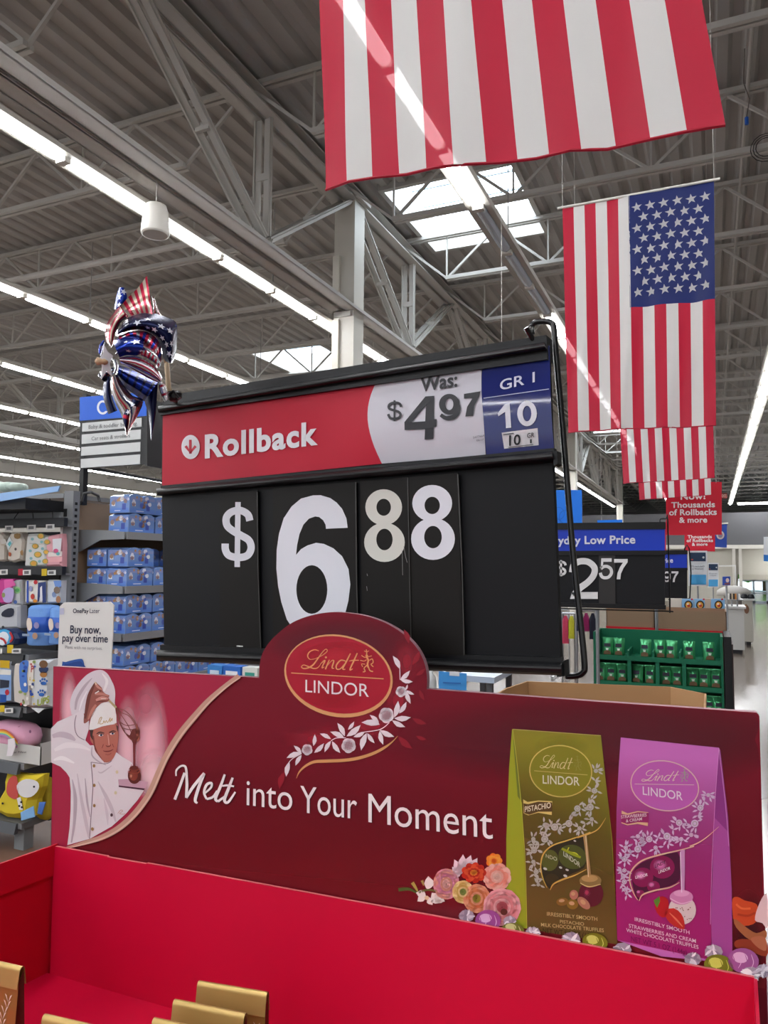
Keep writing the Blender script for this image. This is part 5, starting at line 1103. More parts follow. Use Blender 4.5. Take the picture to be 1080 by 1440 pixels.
# products on the end shelf
def flatpack(name, label, cat, pts, Y, c, art=None, th=.05, group=None, base=None):
    S = psurf(Y); cx = sum(p[0] for p in pts) / len(pts); cy = max(p[1] for p in pts)
    t = thing(name, label, cat, ay(cx, cy, Y), group)
    # softly domed pack: front outline with an inset raised face
    C = Vector(S.at(cx, sum(p[1] for p in pts) / len(pts))); F0 = [S.at(*p) for p in pts]; n = len(pts)
    F1 = [C.lerp(p, .86) + Vector((0, -th * .35, 0)) for p in F0]; Bk = [p + Vector((0, th, 0)) for p in F0]
    vs = F0 + F1 + Bk; fs = [(i, (i + 1) % n, n + (i + 1) % n, n + i) for i in range(n)] + [((i + 1) % n, i, 2 * n + i, 2 * n + (i + 1) % n) for i in range(n)]
    fs += [tuple(n + q for q in tr_) for tr_ in tessellate_polygon([F1])] + [tuple(2 * n + q for q in reversed(tr_)) for tr_ in tessellate_polygon([Bk])]
    mk('pack_body', vs, fs, mat(c, .4), None, t)
    if art: A_ = Art(psurf(Y - th * .35 - .001), .0005, .35); art(A_); A_.build('pack_print', t)
    return t
zs = XY(0, 660, 8.466); zs2 = XY(0, 800, 7.2); zs3 = XY(0, 980, 5.54)
def a_(A): A.lv(1).poly(zs((10, 840), (60, 830), (75, 880), (20, 885)), 'cfc9c2', 2); A.stroke(zs((15, 900), (70, 895)), 2, 'b8a894')
flatpack('plush_toy_pack', 'cream plush blanket pack at the far left of the top row', 'toy', zs((-20, 770), (30, 745), (75, 790), (85, 900), (80, 1090), (40, 1100), (-30, 1095)), YN + .03, 'c9c1b6', a_)
def a_(A):
    A.lv(1).poly(zs((170, 770), (240, 765), (232, 825), (175, 820)), '8c6a32', 2); A.lv(2).poly(zs((70, 890), (110, 800), (155, 870), (95, 965)), 'dfe8ea'); A.lv(3).poly(zs((90, 890), (120, 850), (138, 885), (112, 920)), '4fb0b8'); A.lv(2).poly(zs((105, 985), (135, 1000), (120, 1040), (100, 1020)), 'b5552c', 2); A.ell(*zs((185, 950))[0], 1.6, 2, '4a4440'); A.poly(zs((240, 980), (270, 960), (275, 1020), (250, 1020)), '9a7444', 2)
flatpack('plush_toy_pack', 'white plush bundle with a brown top and a teal hang tag', 'toy', zs((150, 745), (250, 745), (300, 850), (290, 960), (270, 1080), (180, 1110), (110, 1090), (120, 980), (90, 880)), YN + .03, 'd5cdc2', a_)
def a_(A):
    for x_, y_, r_ in [(485, 795, 5), (560, 865, 4.5), (420, 915, 4.8), (450, 1015, 5.5), (400, 1120, 5.5), (540, 1095, 4.5), (548, 985, 4)]: A.lv(1).ell(*zs((x_, y_))[0], r_, r_ * .8, '9aa262'); A.lv(2).ell(*zs((x_, y_))[0], r_ * .7, r_ * .6, 'dba23c')
    for x_, y_ in [(385, 830), (495, 865), (505, 945), (360, 970), (370, 1060), (470, 1095)]: A.lv(1).ell(*zs((x_, y_))[0], 2.2, 2, '7fb4b8')
    A.lv(1).stroke(zs((350, 880), (450, 890), (560, 885)), 1, 'b9b6ae')
flatpack('blanket_pack', 'white folded blanket pack printed with yellow flowers and teal dots', 'blanket', zs((345, 770), (440, 765), (580, 800), (575, 1160), (430, 1172), (310, 1165), (325, 960)), YN + .035, 'd4d6d3', a_)
def a_(A): A.lv(1).poly(zs((625, 830), (735, 820), (720, 1000), (630, 1000)), 'dfe0e6'); A.lv(2).ell(*zs((665, 970))[0], 3.5, 3, 'd85a8c'); A.ell(*zs((690, 1005))[0], 2.6, 2.4, '69b7bd'); A.lv(1).poly(zs((570, 1050), (740, 1040), (735, 1100), (570, 1105)), 'eeb0b6'); A.poly(zs((570, 985), (740, 978), (735, 1035), (570, 1040)), 'e8dcd8')
flatpack('blanket_pack', 'pink folded blanket pack beside the gray upright', 'blanket', zs((590, 790), (740, 765), (750, 900), (745, 1160), (567, 1168), (570, 900)), YN + .035, 'e3a4ae', a_)
# hanging row
def a_(A): A.lv(1).poly(zs2((40, 110), (130, 105), (160, 165), (45, 205)), 'e060a8'); A.lv(2).poly(zs2((25, 230), (80, 190), (140, 210), (120, 330), (40, 330)), 'b7a6d6', 3); A.lv(3).ell(*zs2((35, 265))[0], 2.4, 3.5, '8a9a5a')
flatpack('hanging_pack', 'magenta and lilac hanging pack under the second rail', 'toy', zs2((10, 100), (150, 100), (130, 350), (15, 355)), YN + .02, 'c4368c', a_)
def a_(A): A.lv(1).ell(*zs2((170, 215))[0], 5.5, 5, '8fbf86'); A.lv(2).ell(*zs2((175, 215))[0], 3, 2.6, '4f9d58'); A.lv(1).ell(*zs2((155, 335))[0], 2.6, 2.6, '4866a6')
flatpack('hanging_pack', 'gray and white hanging pack with a green patch', 'toy', zs2((150, 110), (225, 110), (235, 360), (130, 370), (140, 240)), YN + .03, 'bdbec2', a_)
def a_(A):
    A.lv(1).poly(zs2((270, 120), (290, 118), (290, 345), (268, 340)), '2c4fa8'); A.poly(zs2((385, 140), (465, 130), (465, 340), (430, 345), (415, 220), (395, 330), (378, 330)), '22356e'); A.lv(2).ell(*zs2((360, 135))[0], 2.8, 3, 'b8202c'); A.ell(*zs2((330, 280))[0], 2.8, 4, 'c33a2c'); A.ell(*zs2((355, 325))[0], 3, 2.4, 'd98a2c'); A.ell(*zs2((310, 200))[0], 2.6, 4, '8f90b8'); A.lv(2).poly(zs2((405, 190), (425, 170), (430, 320), (405, 330)), 'e2e0e2')
flatpack('hanging_pack', 'hanging towel pack with navy, red and white print', 'towel', zs2((270, 115), (470, 120), (475, 350), (265, 345)), YN + .02, 'dcd9d2', a_)
def a_(A): A.lv(1).poly(zs2((540, 120), (620, 118), (620, 180), (560, 190)), '6f94d2'); A.lv(2).ell(*zs2((575, 215))[0], 4.4, 5, '7d6a5c'); A.ell(*zs2((590, 310))[0], 3.4, 5, 'a4704a'); A.ell(*zs2((545, 260))[0], 2.6, 4, '7f93b8')
flatpack('hanging_pack', 'white and sky blue hanging pack next to the gray upright', 'towel', zs2((495, 110), (625, 115), (618, 345), (492, 350)), YN + .03, 'cdd2d8', a_)
def a_(A): A.lv(1).poly(zs2((80, 400), (140, 405), (135, 470), (90, 490), (20, 480), (20, 440)), '1a2236', 2); A.ell(*zs2((30, 590))[0], 2, 2, '2b2b2e')
flatpack('cushion', 'gray white cushion with a black patch on the blanket shelf', 'cushion', zs2((5, 380), (90, 350), (210, 370), (210, 600), (5, 610)), YN, 'b9bcc2', a_)
# rolled blankets
def rolled(label, x0, x1, yt, yb, Y, seed):
    zb = zat((x0 + x1) / 2, yb, Y); zt = zat((x0 + x1) / 2, yt, Y); X0 = xat(x0, yb, Y); X1 = xat(x1, yb, Y); r = (X1 - X0) / 2; c = Vector(((X0 + X1) / 2, Y + r, zb)); h = zt - zb
    t = thing('rolled_blanket', label, 'blanket', c, 'rolled blue blankets')
    m = MB(); m.lathe(c, [(r * .93, 0), (r, .008), (r, h * .9), (r * .85, h * .97), (r * .4, h)], 20); m.build('roll', mat('6f9cdc', .8, bump=.3, nscale=60), t, smooth=True)
    m = MB(); m.lathe(c + Zup * h * .33, [(r * 1.01, 0), (r * 1.02, .001), (r * 1.02, h * .38), (r * 1.01, h * .381)], 20); m.build('paper_sleeve', mat('2659b8', .35), t, smooth=True)
    S = Surf(c - Vector((0, r * 1.03, 0)), (1, 0, 0), (0, -1, 0), step=.001); A = Art(S, .001, .4); w = x1 - x0; hh = yb - yt
    A.lv(1).poly([(x0 + w * .33, yt + hh * .33), (x0 + w * .5, yt + hh * .34), (x0 + w * .55, yt + hh * .55), (x0 + w * .4, yt + hh * .64), (x0 + w * .3, yt + hh * .5)], 'dccfc4', 2); A.ell(x0 + w * .75, yt + hh * .5, w * .12, hh * .08, '8d86b4'); A.ell(x0 + w * .68, yt + hh * .76, w * .12, hh * .08, 'b08a72'); A.lv(1).poly([(x0 + w * .1, yt + hh * .70), (x0 + w * .42, yt + hh * .71), (x0 + w * .42, yt + hh * .77), (x0 + w * .1, yt + hh * .76)], '8fa0b8')
    A.build('sleeve_print', t)
rolled('sky blue rolled blanket in the front, standing on the shelf', 28, 59, 851, 908, YF + .02, 1)
rolled('second sky blue rolled blanket, half behind the payment plan sign', 59.5, 88, 853, 906, YF + .05, 2)
def a_(A):
    A.lv(1).ell(*zs2((40, 690))[0], 12, 11, '3da5d8'); A.lv(2).poly(zs2((0, 650), (60, 640), (90, 690), (60, 760), (0, 770)), 'd8e4ee', 2); A.lv(3).stroke(zs2((0, 700), (40, 720), (60, 760)), 3, 'b42630'); A.stroke(zs2((100, 640), (125, 700), (100, 740)), 3, 'b42630')
flatpack('round_cushion', 'round blue, red and white cushion at the left end of the blanket shelf', 'cushion', [(x, y) for x, y in [(-12, 890), (-2, 884), (12, 884), (24, 890), (28, 898), (25, 906), (12, 909), (-8, 909)]], YF + .01, '1f3158', a_, .06)
# lower tier: boxed sets and bedding bags
def a_(A):
    A.lv(1).poly(zs2((0, 925), (98, 930), (95, 1005), (0, 1000)), 'c9a51e'); A.poly(zs2((0, 1010), (115, 1020), (112, 1330), (0, 1345)), '86a8d8'); A.lv(2).poly(zs2((0, 1015), (112, 1025), (108, 1075), (0, 1070)), 'dcdcd6'); A.poly(zs2((0, 1120), (95, 1130), (90, 1200), (0, 1210)), '252c3e'); A.poly(zs2((0, 1270), (65, 1275), (62, 1350), (0, 1350)), '1d4fa0'); A.lv(3).ell(*zs2((72, 1250))[0], 3, 4, 'b4283a')
flatpack('boxed_bedding_set', 'gray blue boxed bedding set with a yellow label, left edge of the shelf', 'bedding', zs2((-40, 905), (175, 910), (165, 1350), (-40, 1365)), YF + .02, 'a3abb6', a_, .12)
def a_(A):
    A.lv(1).poly(zs2((205, 950), (290, 935), (270, 1080), (280, 1240), (215, 1230), (195, 1090)), '4a78c8', 3); rn = random.Random(2)
    for i in range(26): A.lv(2).ell(*zs2((rn.uniform(200, 350), rn.uniform(940, 1390)))[0], rn.uniform(1.2, 2.8), rn.uniform(1.2, 2.8), rn.choice(['c33a3a', 'd7b83a', '7a6a5a', 'e8e4de', '2c4fa8', '8fa05a']), 0, 7)
    A.lv(2).poly(zs2((290, 940), (345, 940), (335, 1180), (290, 1180)), 'e4ddd4'); A.lv(3).text('P', zs2((312, 1045))[0], zs2((340, 1045))[0], 9, 'b42630', .02)
flatpack('bedding_bag', 'bedding bag with blue, red and yellow print, left one of the pair', 'bedding', zs2((190, 930), (360, 925), (358, 1395), (320, 1405), (185, 1355), (175, 1100)), YF + .01, 'cdc6bf', a_, .1)
def a_(A):
    A.lv(1).ell(*zs2((440, 965))[0], 6, 5.5, '6f4e34'); A.ell(*zs2((440, 1070))[0], 5, 4, 'a8743c'); A.poly(zs2((395, 1000), (490, 1000), (470, 1050), (410, 1050)), '24345c', 2)
    for x_, y_ in [(440, 1150), (420, 1265)]:
        A.lv(1).ell(*zs2((x_, y_ + 8))[0], 4, 2.6, '2e62b0')
        for dx, dy in ((-32, -15), (-12, -32), (12, -32), (34, -15)): A.ell(*zs2((x_ + dx, y_ + dy))[0], 1.4, 1.8, '2e62b0', 0, 8)
    A.lv(2).text('UPS', zs2((375, 1390))[0], zs2((500, 1350))[0], 9, '9aa648', .03)
flatpack('bedding_bag', 'pale gray bedding bag with blue paw prints, right one of the pair', 'bedding', zs2((365, 925), (545, 920), (530, 1395), (360, 1405)), YF + .01, 'c9ccd0', a_, .1)
m = MB(); S = psurf(YF - .02); o = S.slab('loose_leaflet', zs3((240, 85), (350, 88), (300, 128)), 0, -.001, mat('d9dcde', .5)); tag(o, 'white triangular leaflet sticking out over the middle shelf rail', 'leaflet')
# pillow in a white display box
t = thing('pillow_box', 'white open display box holding the pink rainbow pillow', 'box', ay(30, 1074, YF))
m = MB(); X0, X1 = XL, xat(53, 1072, YF); zb = zat(30, 1074, YF); zt_b = zat(30, 1048, YF)
m.box(X0, X1, YF + .02, YF + .025, zb, zt_b); m.box(X1 - .005, X1, YF + .02, YF + .24, zb, zt_b + .02); m.box(X0, X1, YF + .235, YF + .24, zb, zt_b + .05); m.build('walls', mat('c9c8c4', .6), t)
A = Art(psurf(YF + .02), .0008); A.lv(1).text('lar Pillow', zs3((105, 438))[0], zs3((205, 437))[0], 2.8, '3a3a3e'); A.build('lettering', t)
t = thing('rainbow_pillow', 'pink plush pillow with a rainbow band lying in the white display box', 'pillow', ay(28, 1045, YF + .06))
c = ay(22, 1032, YF + .10); m = MB(); pillow_mesh(m, c, .20, .09, .085, pw=.75); m.build('cushion', mat('e3a9c4', .8), t, smooth=True)
A = Art(Surf(c - Vector((0, .098, 0)), (1, 0, 0), (0, -1, 0)), .002, .8)
for i, cc in enumerate(['d2603c', 'e0a03c', 'd9d05a', '6fb8b4', 'b47aa8']): A.lv(1 + i * .3).stroke([(-6, 1028 + i * 1.6), (6, 1027 + i * 2), (16, 1034 + i * 2), (24, 1044 + i * 1.8)], 3, cc)
A.lv(3).ell(*zs3((235, 270))[0], 1.6, 2.2, '8a5a78'); A.stroke(zs3((140, 235), (160, 225)), 1, 'b0708c', n=1)
A.build('rainbow_print', t)
A = MB(); S = Surf(c - Vector((0, .115, 0)), (1, 0, 0), (0, -1, 0)); S.slab('hang_tag', zs3((62, 330), (110, 322), (120, 380), (95, 460), (50, 462), (60, 400)), .004, .001, mat('e6dfe4', .5), t)
# yellow pillow
t = thing('yellow_pillow', 'yellow and red cushion with white spots standing on the bottom shelf', 'pillow', ay(28, 1158, YF + .02))
S = psurf(YF + .04); pts = zs3((60, 590), (140, 600), (230, 610), (345, 605), (330, 700), (290, 800), (275, 925), (150, 945), (60, 935), (0, 900), (-60, 900), (20, 760), (60, 690))
C = S.at(30, 1120); F0 = [S.at(*q) for q in pts]; n = len(pts); F1 = [C.lerp(q, .7) + Vector((0, -.045, 0)) for q in F0]; Bk = [q + Vector((0, .04, 0)) for q in F0]
mk('cushion', F0 + F1 + Bk, [(i, (i + 1) % n, n + (i + 1) % n, n + i) for i in range(n)] + [((i + 1) % n, i, 2 * n + i, 2 * n + (i + 1) % n) for i in range(n)] + [tuple(n + q for q in tt) for tt in tessellate_polygon([F1])], mat('d6bf2e', .8), None, t)
A = Art(psurf(YF - .008), .001, .8)
A.lv(1).poly(zs3((70, 640), (130, 620), (140, 780), (90, 790), (50, 740)), 'c4504a', 3); A.poly(zs3((130, 690), (200, 640), (290, 660), (300, 720), (240, 780), (160, 770)), 'dddbdc', 3); A.lv(1).poly(zs3((130, 790), (160, 780), (180, 880), (150, 880)), 'dddbdc'); A.lv(2)
for x_, y_ in [(165, 820), (150, 850), (170, 860), (265, 700), (20, 830)]: A.ell(*zs3((x_, y_))[0], 1.6, 1.6, '1c1c22', 0, 8)
A.build('pillow_print', t)
t = thing('yellow_pillow', 'plain yellow cushion squeezed in behind the spotted one', 'pillow', ay(62, 1150, YF + .16))
m = MB(); pillow_mesh(m, ay(64, 1122, YF + .16), .055, .04, .13); m.build('cushion', mat('b8a32c', .8), t, smooth=True)
flatpack('care_card', 'blue and white card tag in front of the spotted yellow cushion', 'tag', zs3((160, 900), (260, 850), (270, 935), (165, 965)), YF - .02, '7fb0de', None, .004)
flatpack('care_card', 'small blue card tag on the right end of the bottom shelf', 'tag', zs3((305, 820), (355, 820), (325, 918), (290, 910)), YF + .0, '4a72b8', None, .004)
# ------------------------------------------------------------------ wipes gondola along the aisle
XW = -3.42; XB = XE + .02
gw = thing('wipes_shelving', 'long gray shelving with brown pegboard behind the black price sign, stocked with blue packs', 'shelf', (XB, 6, 0))
m = MB(); m.box(XB - .03, XB, YU + .06, 9.5, .1, 2.15); m.build('pegboard', mat('8f7862', .8), gw)
lev = [ax(173, 748, XW).z, ax(173, 825, XW).z, ax(165, 893, XW).z]; lev += [lev[2] - .33, lev[2] - .66, .18]
lev[2] = (ax(165, 893, XW).z)
for i, z in enumerate(lev):
    m = MB(); m.box(XB, XW, YU + .1, 9.5, z - .02, z); m.build('shelf_board', GREY, gw)
    m = MB(); m.box(XW, XW + .015, YU + .1, 9.5, z - .045, z + .002); m.build('shelf_edge', mat('8b8d90', .4, metal=.15), gw)
    m = MB(); y = YU + .085
    m.add([(XB - .02, y, z + .02), (XW - .12, y, z + .012), (XW, y, z), (XW, y, z - .045), (XW - .2, y, z - .05), (XB - .02, y, z - .14)] + [(XB - .02, y + .01, z + .02), (XW - .12, y + .01, z + .012), (XW, y + .01, z), (XW, y + .01, z - .045), (XW - .2, y + .01, z - .05), (XB - .02, y + .01, z - .14)],
          [tuple(range(6)), tuple(range(6, 12))[::-1]] + [((k + 1) % 6, k, 6 + k, 6 + (k + 1) % 6) for k in range(6)]); m.build('bracket', mat('86898c', .4, metal=.15), gw)
for y in (4.9, 6.2, 7.5, 8.8): m = MB(); m.box(XB - .02, XB + .03, y, y + .06, 0, 2.3); m.build('upright', mat('4a4c50', .45), gw)
# the pack: two humped rows in printed film
PW_, PL_, PH_ = .165, .24, .125
wp_ = thing('wipes_pack', 'blue film wrapped multipack on the shelf', 'pack', (0, 0, 0), 'blue packs on the long shelving')
m = MB(); hx, hy = PW_ / 2, PL_ / 2
def hump(x0, x1, y0, y1):
    k = 3; pr = [(y0, 0), (y0 - .001, .02), (y0, PH_ * .86), (y0 + .03, PH_ * .97), ((y0 + y1) / 2, PH_), (y1 - .03, PH_ * .97), (y1, PH_ * .86), (y1, 0)]
    n = len(pr); m.add([(x0, a, b) for a, b in pr] + [(x1, a, b) for a, b in pr], [(i, i + 1, n + i + 1, n + i) for i in range(n - 1)] + [tuple(range(n))[::-1], tuple(range(n, 2 * n)), (n - 1, 0, n, 2 * n - 1)])
hump(-hx, hx, -hy, -.002); hump(-hx, hx, .002, hy)
m.build('body', mat('7899d4', .2, spec=.7), wp_)
rn = random.Random(11)
def wprint_glints(seed, name, face):
    rn = random.Random(seed); m = MB()
    def Q(a, b, c, d, col, off=0.0):
        m.use(mat(col, .3, spec=.5)); e = .0012 + off
        if face == 'f': m.add([(a, -hy - e, b), (c, -hy - e, b), (c, -hy - e, d), (a, -hy - e, d)], [(0, 1, 2, 3)])
        else: m.add([(hx + e, a, b), (hx + e, c, b), (hx + e, c, d), (hx + e, a, d)], [(0, 1, 2, 3)])
    w = hx if face == 'f' else hy
    Q(-w * .95, .004, w * .95, .032, '5b84d2'); Q(-w * .9, .085, w * .95, PH_ * .82, '7f8fc4')
    def blob_(a, b, r, col):
        m.use(mat(col, .3)); e = .0022; pts = [(a + r * rn.uniform(.6, 1) * math.cos(t), b + r * rn.uniform(.5, 1) * math.sin(t)) for t in [q * .9 for q in range(7)]]
        if face == 'f': m.add([(p_, -hy - e, q_) for p_, q_ in pts], [tuple(range(7))])
        else: m.add([(hx + e, p_, q_) for p_, q_ in pts], [tuple(range(7))])
    for i in range(11 if face == 'f' else 15): blob_(rn.uniform(-w * .85, w * .85), rn.uniform(.048, .105), rn.uniform(.011, .023), rn.choice(['b98a5e', 'a9866a', '8a6a58', 'c9c4d0', '8f7a80', 'd3d8ea', 'dde3f0', '7d82b0', '4f66b8']))  # pale splashes: film highlights painted in; the brown and blue ones are print
    Q(-w * .5, .012, w * .1, .017, 'd9e2f2', .0004); a0 = w * rn.uniform(.0, .4); Q(a0, .02, a0 + .032, .06, '3f55b0', .0006); Q(-w * .8, .045, -w * .8 + .03, .075, 'dfe2ea', .0006)
    return m.build(name, None, wp_)
wprint_glints(3, 'front_print', 'f'); wprint_glints(8, 'side_print_glints', 's')
first = True; nm = ['top', 'second', 'third', 'fourth', 'fifth', 'lowest']
used_first = False
def put_pack(x, y, z, lb):
    global used_first
    if not used_first: wp_.location = (x, y, z); wp_['label'] = lb; ORG[wp_.name] = Vector((x, y, z)); used_first = True; return wp_
    return copy_tree(wp_, (x, y, z), lb)
XO = XW - hx - .004; XI = XO - PW_ - .004; rn = random.Random(5)
for li, z in enumerate(lev[:5]):
    rows = 17
    for r in range(rows):
        y = YU + .12 + hy + r * (PL_ + .012)
        for h in range(2):
            for xi, x in enumerate((XO, XI)):
                if xi == 1 and r > 1: continue
                if li == 0 and xi == 1: continue
                if li == 1 and h == 1 and r == 1 and xi == 0: continue
                lb = ORD[r] + ' blue multipack along the ' + nm[li] + ' shelf, ' + ('upper' if h else 'lower') + (' layer, outer column' if xi == 0 else ' layer, inner column')
                p_ = put_pack(x + rn.uniform(-.004, .004), y + rn.uniform(-.005, .005), z + .001 + h * (PH_ + .001), lb)
# pale cartons on top
for i, (x, y) in enumerate([(XI - .02, 4.4), (XI + .0, 4.75), (XI + .0, 5.1)]):
    t = thing('pale_carton', 'cream carton on the top shelf behind the blue packs, ' + ('left' if i == 0 else 'middle' if i == 1 else 'right') + ' one', 'carton', (x, y, lev[0] + .26))
    m = MB(); m.box(x - .07, x + .07, y - .08, y + .08, lev[0] + .001, lev[0] + .32); m.build('body', mat('cfc9b4', .6), t)
    m = MB(); m.box(x - .05, x - .02, y - .0815, y - .0801, lev[0] + .24, lev[0] + .28); m.use(0) if False else None; m.build('logo_print', mat('b5604a', .6), t)
# low boxes seen under the price sign
for i, (x0, x1, yt, c, c2, nm_) in enumerate([(292, 312, 935, '3f86cf', 'cfe2f0', 'sky blue box with white print, leftmost of the three boxes under the price sign'), (314, 338, 936, '2f6cc4', 'e2e8ee', 'deeper blue box under the price sign, middle of three'), (341, 362, 938, 'd8dcd6', '3a9a8a', 'white box with green print under the price sign, beside the oval crest')]):
    Y = 3.9; a0 = ay(x0, yt, Y); a1 = ay(x1, yt + .5, Y); zb = a0.z - .22
    t = thing('small_box', nm_, 'box', ((a0.x + a1.x) / 2, Y, zb)); m = MB(); m.box(a0.x, a1.x, Y, Y + .08, zb, a0.z); m.build('carton', mat(c, .4), t)
    m = MB(); m.box(a0.x + .02, a1.x - .02, Y - .0015, Y, a0.z - .06, a0.z - .03); m.box(a0.x + .02, a1.x - .04, Y - .0015, Y, a0.z - .085, a0.z - .07); m.build('front_print', mat(c2, .4), t)
tb = ay(292, 935, 3.9).z - .22; xa = ay(285, 940, 3.9).x; xb = ay(366, 940, 3.9).x
t = thing('low_table', 'low dark display table behind the header board, carrying three small boxes', 'table', ((xa + xb) / 2, 3.95, 0))
m = MB(); m.box(xa, xb, 3.86, 4.2, tb - .03, tb); m.build('top', DKG, t)
for xx in (xa + .02, xb - .05):
    for yy in (3.88, 4.15): m = MB(); m.box(xx, xx + .03, yy, yy + .03, 0, tb - .03); m.build('leg', DKG, t)
# ------------------------------------------------------------------ aisle sign
YS = 3.62; AS = psurf(YS)
sg = thing('aisle_sign', 'blue and white aisle sign listing baby goods, on a black post behind the pinwheel', 'sign', (AS.at(113, 700)))
za4 = XY(90, 550, 7.2)
AS.slab('frame', za4((158, 62), (836, 8), (836, 740), (160, 788)), -.002, -.014, mat('141518', .4), sg)
AS.slab('blue_panel', za4((160, 62), (834, 8), (834, 250), (158, 300)), .002, -.002, mat('0f5fd6', .4), sg)
for q in [((185, 325), (785, 270), (785, 360), (183, 412)), ((180, 440), (778, 388), (775, 485), (178, 535)), ((175, 567), (772, 515), (770, 610), (172, 655)), ((170, 688), (770, 640), (768, 738), (168, 778))]: AS.slab('white_strip', za4(*q), .002, -.002, mat('cfd2d2', .5), sg)
A = Art(AS, .003, .5); A.lv(1).ring(*za4((392, 165))[0], 8.2, 10, 5.2, 7, 'dfe6f2'); A.poly(za4((405, 135), (450, 120), (450, 200), (405, 190)), '0f5fd6'); A.lv(2).poly(za4((402, 128), (460, 120), (460, 205), (402, 198)), '0f5fd6')
A.lv(1).text('Baby & toddler bedding', za4((248, 382))[0], za4((735, 345))[0], 5.2, '55585c'); A.text('Car seats & strollers', za4((278, 500))[0], za4((668, 468))[0], 5.2, '55585c'); A.build('lettering', sg)
cn = AS.at(207, 560); cb = AS.at(207, 655); 
m = MB(); dy_ = Vector((0.02, 1, 0)); m.hexa([cb, cb + dy_ * .55, cb + dy_ * .55 + Vector((-.02, 0, 0)), cb + Vector((-.02, 0, 0)), cn, cn + dy_ * .55, cn + dy_ * .55 + Vector((-.02, 0, 0)), cn + Vector((-.02, 0, 0))]); m.build('side_panel', mat('1b1c1f', .35), sg)
m = MB(); q0 = AS.at(112, 660); q1 = AS.at(117.5, 660); m.box(q0.x, q1.x, YS, YS + .04, zat(112, 710, YS), q0.z + .5); m.build('post', mat('0d0e10', .4), sg)
m = MB(); m.tube([AS.at(118, 656), ay(240, 679, YS + .75)], .012, 6); m.build('stay_bar', mat('0d0e10', .4), sg)
m = MB(); m.tube([ay(115, 705, YS), ay(118, 694, YS), ay(128, 692, YS), ay(138, 697, YS + .1), ay(140, 705, YS + .1)], .01, 6); m.build('hook', mat('3a3b3e', .4), sg)
# clutter on the canopy: pale crumpled bag
t = thing('crumpled_bag', 'pale green crumpled plastic bag lying above the light blue canopy', 'bag', ay(15, 690, YU + .3)); m = MB(); rn = random.Random(8)
for i in range(7): pillow_mesh(m, ay(-4 + i * 5.5, 682 + rn.uniform(-1, 2) + i * .6, YU + .3 + rn.uniform(-.03, .03)), .05, .05, .028 + rn.uniform(0, .012), pw=.8)
m.build('film', mat('a9bab0', .3), t, smooth=True)
m = MB(); m.box(-6, XE - .1, YU + .06, YU + .6, zat(20, 700, YU + .2) - .03, zat(20, 700, YU + .2)); tag(m.build('upper_shelf_board', GREY, None, loc=(-5, YU + .3, 2.2)), 'gray board on top of the end shelf under the crumpled bag', 'shelf board')

# ================================================================== MIDDLE AND RIGHT BACKGROUND
def price_sign(Y, T, title, dollars, lab, pole_px, draw, bl=('1d3fbf')):
    S = psurf(Y, .0015 * Y / 4.7)
    t = thing('price_sign', lab, 'sign', S.at(*pole_px))
    S.slab('back_panel', T['panel'], 0, -.02, mat('15161a', .5, spec=.22), t)
    for q in T['rails']: S.slab('rail', q, .012, -.004, mat('0e0f12', .4, spec=.3), t)
    S.slab('title_card', T['card'], .004, .001, mat('1238b8', .35), t)
    if 'edge' in T: S.slab('card_edge', T['edge'], .006, .001, mat('b0183a', .4), t)
    A = Art(S, .006, .4); draw(A); A.build('lettering', t)
    m = MB(); p0 = S.at(pole_px[0], pole_px[1], -.03); m.tube([p0, Vector((p0.x, p0.y, .01))], .011, 8); m.box(p0.x - .1, p0.x + .1, p0.y - .1, p0.y + .1, 0, .012); m.build('pole', mat('85888c', .35, metal=.4), t)
    m = MB(); m.tube([S.at(x, y, -.02) for x, y in cr(T['wire'], 2)], .0035 * Y / 4.7 + .001, 6); m.build('wire_frame', mat('0e0f12', .3), t)
    return t, S
zn = XY(780, 600, 5.144)
def d2(A):
    A.lv(2).text('Everyday Low Price', (756, 765.5), (893.5, 764), 10.4, 'd3d8ea', .028, 1.05)
    A.lv(1).poly(zn((320, 930), (438, 930), (440, 1282), (320, 1278)), '2c2b2b')
    A.lv(2).digit('$', *zn((8, 968))[0], *zn((84, 1078))[0], 'dcdcde', .23); A.digit('2', *zn((105, 955))[0], *zn((312, 1246))[0], 'dcdcde', .22); A.digit('5', *zn((322, 952))[0], *zn((420, 1102))[0], 'dcdcde', .23); A.digit('7', *zn((428, 957))[0], *zn((528, 1104))[0], 'dcdcde', .23)
price_sign(4.7, dict(panel=[(735, 736), (935, 734), (935, 855), (735, 848)], rails=[[(733, 736), (936, 734.5), (936, 744), (733, 745)], [(733, 775), (936, 774), (936, 780.5), (733, 781)], [(733, 846), (936.5, 851), (936.5, 857.5), (733, 852)]],
                     card=[(737, 745), (935, 744), (935, 774), (737, 775)], edge=[(935, 734), (936.6, 734), (936.6, 774), (935, 774)], wire=[(928, 737), (928, 731), (930, 729.5), (937, 729.5), (939, 732), (942, 850), (941, 859), (936, 859.5), (800, 856), (784, 855)]), '', '', 'black price sign with blue Everyday Low Price card showing 2 57', (840, 857), d2)
zm5 = XY(900, 560, 4.235)
def d3(A): A.lv(2).text('Low Price', (911, 792), (946.5, 791), 6.4, 'd3d8ea', .028, 1.0); A.digit('9', 933, 803.5, 943, 818.5, 'd4d4d6', .22); A.digit('7', 944, 803.5, 954, 818.5, 'd4d4d6', .22)
